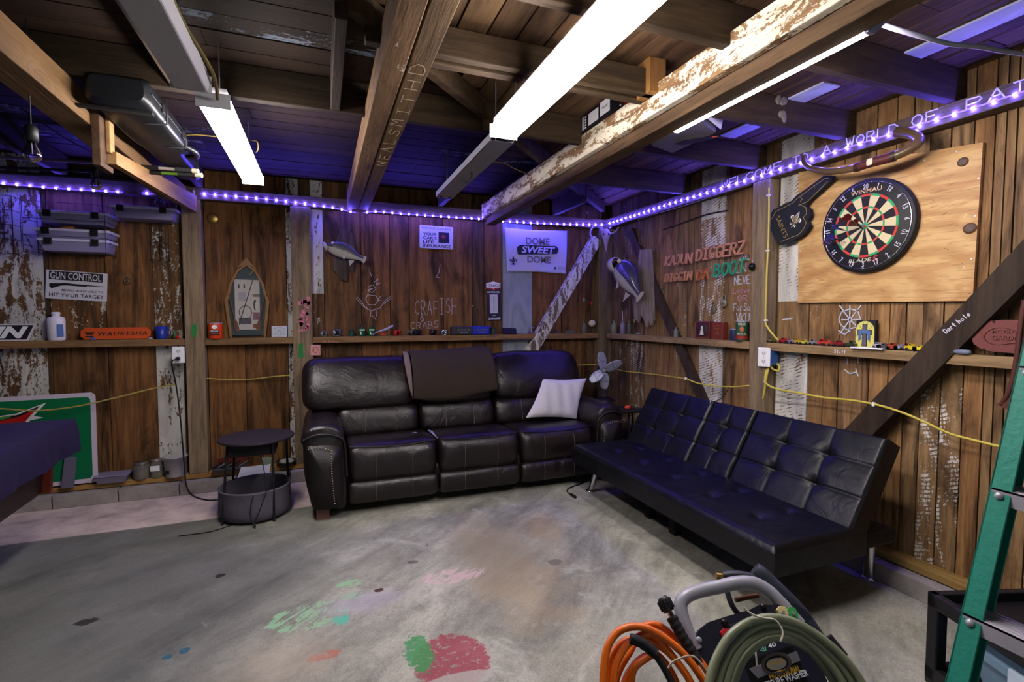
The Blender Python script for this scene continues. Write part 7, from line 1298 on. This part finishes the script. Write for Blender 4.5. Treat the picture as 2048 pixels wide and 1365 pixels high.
# cross plaque
a=onX(1711,694,.05); b=onX(1748,697,.05); W_=a.y-b.y; H_=.158; f=Fr((.05,a.y,ZS+.0),(0,-1,0),(-.0,0,1)); t=thing('cross_plaque','yellow arched plaque with a grey draped cross standing on the toy car shelf','plaque',f.p(W_/2,0)); MB(ink).ob(f,-.0,0,W_+.004,H_,-.018,0).build('back_block',t)
ar=[(.0,.0),(W_,.0),(W_,H_*.62)]+[(W_/2+W_/2*math.cos(i*math.pi/12),H_*.62+H_*.35*math.sin(i*math.pi/12)) for i in range(1,12)]+[(0,H_*.62)]; MB(mat('plaque_yellow','#cfc96a',.5)).prism(f,ar,0,.003).build('yellow_arch',t)
m_=MB(ink); m_.strokes(f,[[(W_/2+W_*.15*math.cos(a_),H_*.5+H_*.15*math.sin(a_)),(W_/2+W_*.5*math.cos(a_)*.98,H_*.5+H_*.42*math.sin(a_))] for a_ in [i*math.pi/6+.2 for i in range(12)]],.0015,.003,.0036); m_.build('ray_lines',t)
cr=mat('cross_grey','#57525e',.6); m_=MB(ink); m_.prism(f,[(W_*x,H_*y) for x,y in ((.36,.06),(.64,.06),(.62,.48),(.88,.46),(.88,.66),(.63,.66),(.63,.85),(.37,.85),(.37,.66),(.10,.66),(.10,.46),(.37,.48))],.003,.0045); m_.build('cross_outline',t); m_=MB(cr); m_.prism(f,[(W_*x,H_*y) for x,y in ((.39,.08),(.61,.08),(.59,.50),(.85,.48),(.85,.64),(.6,.64),(.6,.83),(.4,.83),(.4,.64),(.13,.64),(.13,.48),(.40,.50))],.0045,.006); m_.build('cross',t)
MB(mat('drape_blue','#4a6a9c',.6)).prism(f,[(W_*x,H_*y) for x,y in ((.18,.28),(.30,.28),(.33,.52),(.67,.52),(.70,.28),(.82,.28),(.80,.60),(.5,.68),(.2,.60))],.006,.0075).build('drape',t)
# --- red cast plate (tractor seat style) + strap
q0=onX(1946,675,.04); K=lambda L,x=.02:[(-(onX(a_,b_,x).y),onX(a_,b_,x).z) for a_,b_ in L]; f=RW(0,0,.02)
t=thing('cast_plate','oval rusty red cast metal plate with raised letters leaning on the right shelf','metal plate',onX(1995,708,.02)); CR=mat('cast_red','#6e3834',.55,.1,bump=.15,bs=60,var=.15,vs=20)
oo=[(1946,676),(1952,662),(1966,650),(1985,642),(2010,640),(2050,641),(2090,645),(2115,660),(2120,680),(2105,700),(2070,708),(2030,707),(1985,703),(1965,698),(1950,688)]
MB(CR).prism(f,K(oo),-.012,.012).build('plate',t,bev=.006); m_=MB(CR); lp_=K([(1970,676),(1976,664),(1992,656),(2012,655),(2032,660),(2045,668),(2062,660),(2085,660),(2098,672),(2094,684),(2076,690),(2050,682),(2030,686),(2000,690),(1980,686)]); m_.tube([f.p(a_,b_,.013) for a_,b_ in lp_],.003,6,closed=True); m_.build('raised_oval',t)
a,b=onX(1984,680,.008),onX(2060,684,.008); g=Fr((.006,a.y,a.z),(0,b.y-a.y,b.z-a.z),(0,0,1)); g=Fr((.0075,a.y,a.z),(0,-1,0),(0,0,1)); text(t,'raised_lettering','GARDNER',g,0,0.0,(a.y-b.y),.02,CR,.0,.01,th=.003); text(t,'raised_lettering','MC.CI.CO',g,.0,.03,(a.y-b.y)*.8,.046,CR,.0,.01,th=.003)
for px,py in ((1991,644),(1971,699)): a_,b_=K([(px,py)])[0]; MB(ink).ell(f.sub(a_,b_,.012),.006,.006,.0015,10,4).build('bolt_hole',t)
q_=onX(1925,703,.0); MB(mat('car_bluegrey','#6d7688',.35)).ell(FL(.0,q_.y,ZS+.012),.014,.035,.012,14,7,.7).build('toy_boat',label='small blue-grey toy boat between the dark brace and the red cast plate',cat='toy boat')
t=thing('leather_strap','reddish brown leather strap hanging behind the ladder in front of the cast plate','strap',onX(2020,800,-.05)); LS=mat('strap_leather','#4f281c',.6,var=.2)
m_=MB(LS); 
def rib(pts,w_): 
    P_=rm([onX(x,y,v) for x,y,v in pts],4); vs=[]
    for p in P_: vs+=[p+V((0,w_/2,0)),p-V((0,w_/2,0)),p+V((.004,-w_/2,0)),p+V((.004,w_/2,0))]
    m_.add(vs,[(4*i+k_,4*i+(k_+1)%4,4*i+4+(k_+1)%4,4*i+4+k_) for i in range(len(P_)-1) for k_ in range(4)],True)
rib([(2048,600,-.06),(2040,650,-.06),(2034,700,-.06),(2026,750,-.06),(2014,790,-.06),(1998,812,-.05)],.016); m_.build('strap',t); m_=MB(LS); rib([(2046,610,-.05),(2042,690,-.05),(2036,760,-.05),(2022,800,-.05)],.012); m_.build('strap_tail',t)
fs_=RW(0,0,-.05); MB(LS).prism(fs_,[(-onX(x,y,-.05).y,onX(x,y,-.05).z) for x,y in ((2008,796),(2024,772),(2034,790),(2022,822),(2006,816))],-.004,.004).build('leather_pouch',t,bev=.002)
# ================================================================== THINGS UNDER THE CEILING
# gun case strapped on the left beam
t=thing('gun_case','long black hard gun case lying on supports beside the left beam','case',(-3.64,-1.4,2.33)); GC=mat('case_black','#15171b',.38,bump=.15,bs=60)
f=Fr((0,0,0),(1,0,0),(0,0,1)); 
def case_sec(y,x0,x1,z0,z1,r=.03):
    pts=[]
    for cx,cz,s0 in ((x1-r,z1-r,0),(x0+r,z1-r,90),(x0+r,z0+r,180),(x1-r,z0+r,270)):
        for k_ in range(5): an=math.radians(s0+k_*22.5); pts.append(V((cx+r*math.cos(an),y,cz+r*math.sin(an))))
    return pts
secs=[(-1.97,-3.74,-3.54,2.36,2.45),(-1.95,-3.76,-3.52,2.345,2.465),(-1.38,-3.76,-3.52,2.345,2.465),(-1.27,-3.75,-3.53,2.35,2.46),(-1.16,-3.745,-3.575,2.355,2.455),(-.72,-3.745,-3.585,2.355,2.455),(-.58,-3.74,-3.60,2.36,2.445),(-.55,-3.72,-3.62,2.37,2.435)]
vs=[]; 
for s_ in secs: vs+=case_sec(*s_)
m_=MB(GC); m_.add(vs,[(i*20+k_,i*20+(k_+1)%20,(i+1)*20+(k_+1)%20,(i+1)*20+k_) for i in range(len(secs)-1) for k_ in range(20)],True); m_.add(vs[:20],[tuple(range(20))[::-1]]); m_.add(vs[-20:],[tuple(range(20))]); m_.build('shell',t)
m_=MB(ink); m_.tube([(s_[2]+.002,s_[0],2.405) for s_ in secs[1:-1]],.004,6); m_.build('lid_seam',t)
for y_,x_ in ((-1.78,-3.518),(-1.42,-3.518),(-.80,-3.583)): MB(black).box((x_-.004,y_-.022,2.38),(x_+.008,y_+.022,2.425)).build('latch',t,bev=.003); MB(ink).tube([(x_-.09,y_+.05,2.468),(x_+.004,y_+.05,2.458),(x_+.004,y_+.05,2.35),(x_-.09,y_+.05,2.341)],.005,6).build('strap',t)
MB(GC).tube([(-3.53,-1.34,2.37),(-3.49,-1.28,2.36),(-3.50,-1.18,2.36),(-3.56,-1.12,2.37)],.015,8,n=3).build('carry_handle',t)
for i_,y_ in enumerate((-1.9,-.9)): MB(blackm).box((-3.82,y_,2.333),(-3.53,y_+.03,2.343)).build('case_bracket',t)
# rods resting over the lower board
def rod(lab,p0,p1,c1_,c2_,z=2.26,r=.013):
    a=onZ(*p0,z+.01); b=onZ(*p1,z); t=thing('fishing_rod',lab,'fishing rod',a.lerp(b,.5),'fishing rods lying under the left beam'); d=(b-a); 
    MB(mat('grip_foam','#17161a',.8)).cyl(a,a+d*.35,r*.8,r,12).build('fore_grip',t); MB(mat('rodc'+c1_[1:],c1_,.4)).cyl(a+d*.35,a+d*.62,r*.7,seg=12).build('reel_seat',t); MB(mat('rodg'+c2_[1:],c2_,.8)).cyl(a+d*.62,a+d*.90,r,seg=12).build('rear_grip',t); MB(cream).cyl(a+d*.9,b,r*1.05,seg=12).build('butt_cap',t)
rod('fishing rod with a white reel seat, the upper one under the left beam',(275,333),(397,343),'#a9a39c','#2b2b2e'); rod('fishing rod with a green reel seat, the lower one under the left beam',(280,344),(404,351),'#5d8a2c','#26272a',2.24)
# glowing-less bulbs
def bulb(lab,px,py,z,s_=1.):
    q_=onZ(px,py,z); t=thing('hanging_bulb',lab,'light bulb',q_,'unlit clear bulbs on black cords'); MB(black).lathe(FL(q_.x,q_.y,z),[(.016*s_,0),(.020*s_,.004),(.020*s_,.045*s_),(.012*s_,.058*s_),(.004,.062*s_)],18).build('socket',t); MB(mat('clear_glass','#e6e2ff',.03,trans=1.,ior=1.25)).lathe(FL(q_.x,q_.y,z),[(.013*s_,.0),(.017*s_,-.015*s_),(.027*s_,-.042*s_),(.026*s_,-.055*s_),(.016*s_,-.066*s_),(.001,-.070*s_)],20).build('glass',t); MB(mat('filament','#8a8578',.4)).cyl((q_.x,q_.y,z),(q_.x,q_.y,z-.04*s_),.0025,seg=6).build('filament_stem',t); MB(black).cyl((q_.x,q_.y,z+.06*s_),(q_.x,q_.y,2.60),.003,seg=6).build('cord',t)
bulb('unlit clear bulb on a black cord at the left edge',63,284,2.12,1.15); bulb('unlit clear bulb on a black cord, lower and right of the other one',192,355,2.16,.95)
cw('thin_rod','dark thin cord sagging from the left beam past the bulbs',[onZ(40,215,2.42),onZ(90,250,2.36),onZ(140,282,2.33),onZ(200,312,2.31)],.003,blackm,5)
for py0,py1,lb,c_ in ((318,328,'pale wooden rod in the upper ceiling rack at the left','#6d5870'),(338,346,'dark rod in the middle of the ceiling rack at the left','#1c1826'),(346,362,'dark rod lowest in the ceiling rack at the left','#201a2a')):
    a=onY(-60,py0-6,-.35); b=onY(240 if py0<345 else 270,py1,-.35); MB(mat('rackrod'+c_[1:],c_,.5)).cyl(a,b,.010,seg=8).build('rack_rod',label=lb,cat='rod',group='rods in the ceiling rack')
# boxes on the joists
def carton(lab,fn_,o_,u,v,w_,L_,W_,H_,side):
    pass
BK2=mat('carton_black','#1b191f',.5); t=thing('product_carton','black carton with two white labels resting on the right beam','carton',(-1.47,-2.3,2.46))
A=onZ(1162,245,2.446); B_=onZ(1222,180,2.446) 
A=onY(1160,283,-2.14); 
x0,x1=-1.62,-1.38
za=2.447; y0_,y1_=-2.55,-2.05
m_=MB(BK2)
fx_=onX(1166,272,-1.60); 
yA=onX(1162,287,-1.52).y; yB=onX(1222,257,-1.52).y
f=Fr((-1.52,-2.02,2.455),(0,-1,0),(0,0,1)); Lb=.36; Hb=.125
XC=-1.376; cz=onX(1162,272,XC); e=onX(1222,232,XC); cz.z=e.z=2.496; Hb=.10
f=Fr((XC,cz.y,cz.z),(0,e.y-cz.y,e.z-cz.z),(0,0,1)); Lb=(e-cz).length
MB(BK2).ob(f,0,0,Lb,Hb,-.20,0).build('carton_body',t,bev=.002)
rect(t,'white_label',f,.27*Lb,.18*Hb,.60*Lb,.84*Hb,paper,.0,.001); rect(t,'white_label',f,.66*Lb,.22*Hb,.96*Lb,.96*Hb,paper,.0,.001); text(t,'lettering','Hyper',f,.70*Lb,.5*Hb,.92*Lb,.68*Hb,ink,.0015,.01)
m_=MB(white)
for i in range(5): m_.ring(f,[(.05*Lb+x_,(.15+i*.15)*Hb+y_) for x_,y_ in ((0,0),(.018,0),(.018,.013),(0,.013))],[(.05*Lb+x_,(.15+i*.15)*Hb+y_) for x_,y_ in ((.004,.004),(.014,.004),(.014,.009),(.004,.009))],.0,.001); m_.ob(f,.14*Lb,(.16+i*.15)*Hb,.19*Lb,(.16+i*.15)*Hb+.008,0,.001)
m_.build('icon_column',t)
g=Fr(f.p(Lb,0,0),(1,0,0),(0,0,1)); text(t,'print_bars','- - -',g,.05,Hb*.62,.13,Hb*.8,mat('print_red2','#b0281c',.5),.0015,.03,.15); text(t,'print_bars','- - - -',g,.05,Hb*.45,.14,Hb*.55,white,.0015,.01)
t=thing('product_carton','open black and white carton hanging under the joists behind the right lamp','carton',(-.95,-2.45,2.40))
f=Fr(onZ(1306,292,2.40),onZ(1346,306,2.40)-onZ(1306,292,2.40),V((0,0,1))); P4=[onZ(*p,2.41) for p in ((1303,292),(1345,307),(1432,265),(1400,240))]; m_=MB(mat('carton_grey','#57555f',.5,var=.3,vs=12)); up=V((0,0,.14)); m_.hexa(P4+[p+up for p in P4]); m_.build('carton_body',t,bev=.003)
fb=Fr(P4[0],P4[1]-P4[0],P4[3]-P4[0]); nn=-1 if fb.n.z>0 else 1; L1=(P4[1]-P4[0]).length; L2=(P4[3]-P4[0]).length
bz=MB(ink); bz.prism(fb,[(L1*.35,L2*.25),(L1*.6,L2*.3),(L1*.75,L2*.55),(L1*.8,L2*.8),(L1*.5,L2*.7),(L1*.3,L2*.45)],-.001*(1 if fb.n.z>0 else -1)*1-.0005,.001*nn+.0005); bz.build('tool_print',t); 
m_=MB(mat('nut_orange','#b04a2a',.5)); m_.ell(Fr(fb.p(L1*.7,L2*.75,.001*nn),fb.u,fb.v),.015,.02,.002); m_.build('orange_print',t)
fl=P4[2:4]; m_=MB(white); q1=P4[2]+up; q2=P4[3]+up; m_.add([P4[2]+V((.03,0,.02)),P4[3]+V((.03,0,.02)),q2+V((0.05,-.01,0)),q1+V((.05,-.01,0))],[(0,1,2,3)]); m_.add([P4[2]+V((.034,0,.02)),P4[3]+V((.034,0,.02)),q2+V((.054,-.01,0)),q1+V((.054,-.01,0))],[(0,1,2,3)]); m_.build('open_flap',t)
# mud-dauber nests
for px,py,w_,h_,lb,yy in ((1563,217,.045,.075,'crusty white mud nest on the third joist from the corner',-2.592),(1286,152,.02,.02,'small white mud nest on the joist left of the right beam',-2.592)):
    q_=onY(px,py,yy); m_=MB(mat('mud_nest','#7f786c',.95,bump=.8,bs=60,var=.5,vs=50)); r6=random.Random(px)
    for i in range(9 if w_>.03 else 3): m_.ell(Fr(q_+V((r6.uniform(-w_,w_)*.6,0,r6.uniform(-h_,h_)*.7)),(1,0,0),(0,0,1)),w_*r6.uniform(.3,.5),h_*r6.uniform(.25,.4),.006,10,6)
    m_.build('mud_nest',label=lb,cat='nest')
t=thing('toggle_disc','small white round disc on the end of the left beam by the violet lights','disc',onY(387,384,-.04)); MB(white).ell(Fr(onY(387,385,-.03),(1,-.9,0),(0,0,1)),.012,.022,.004).build('disc',t)
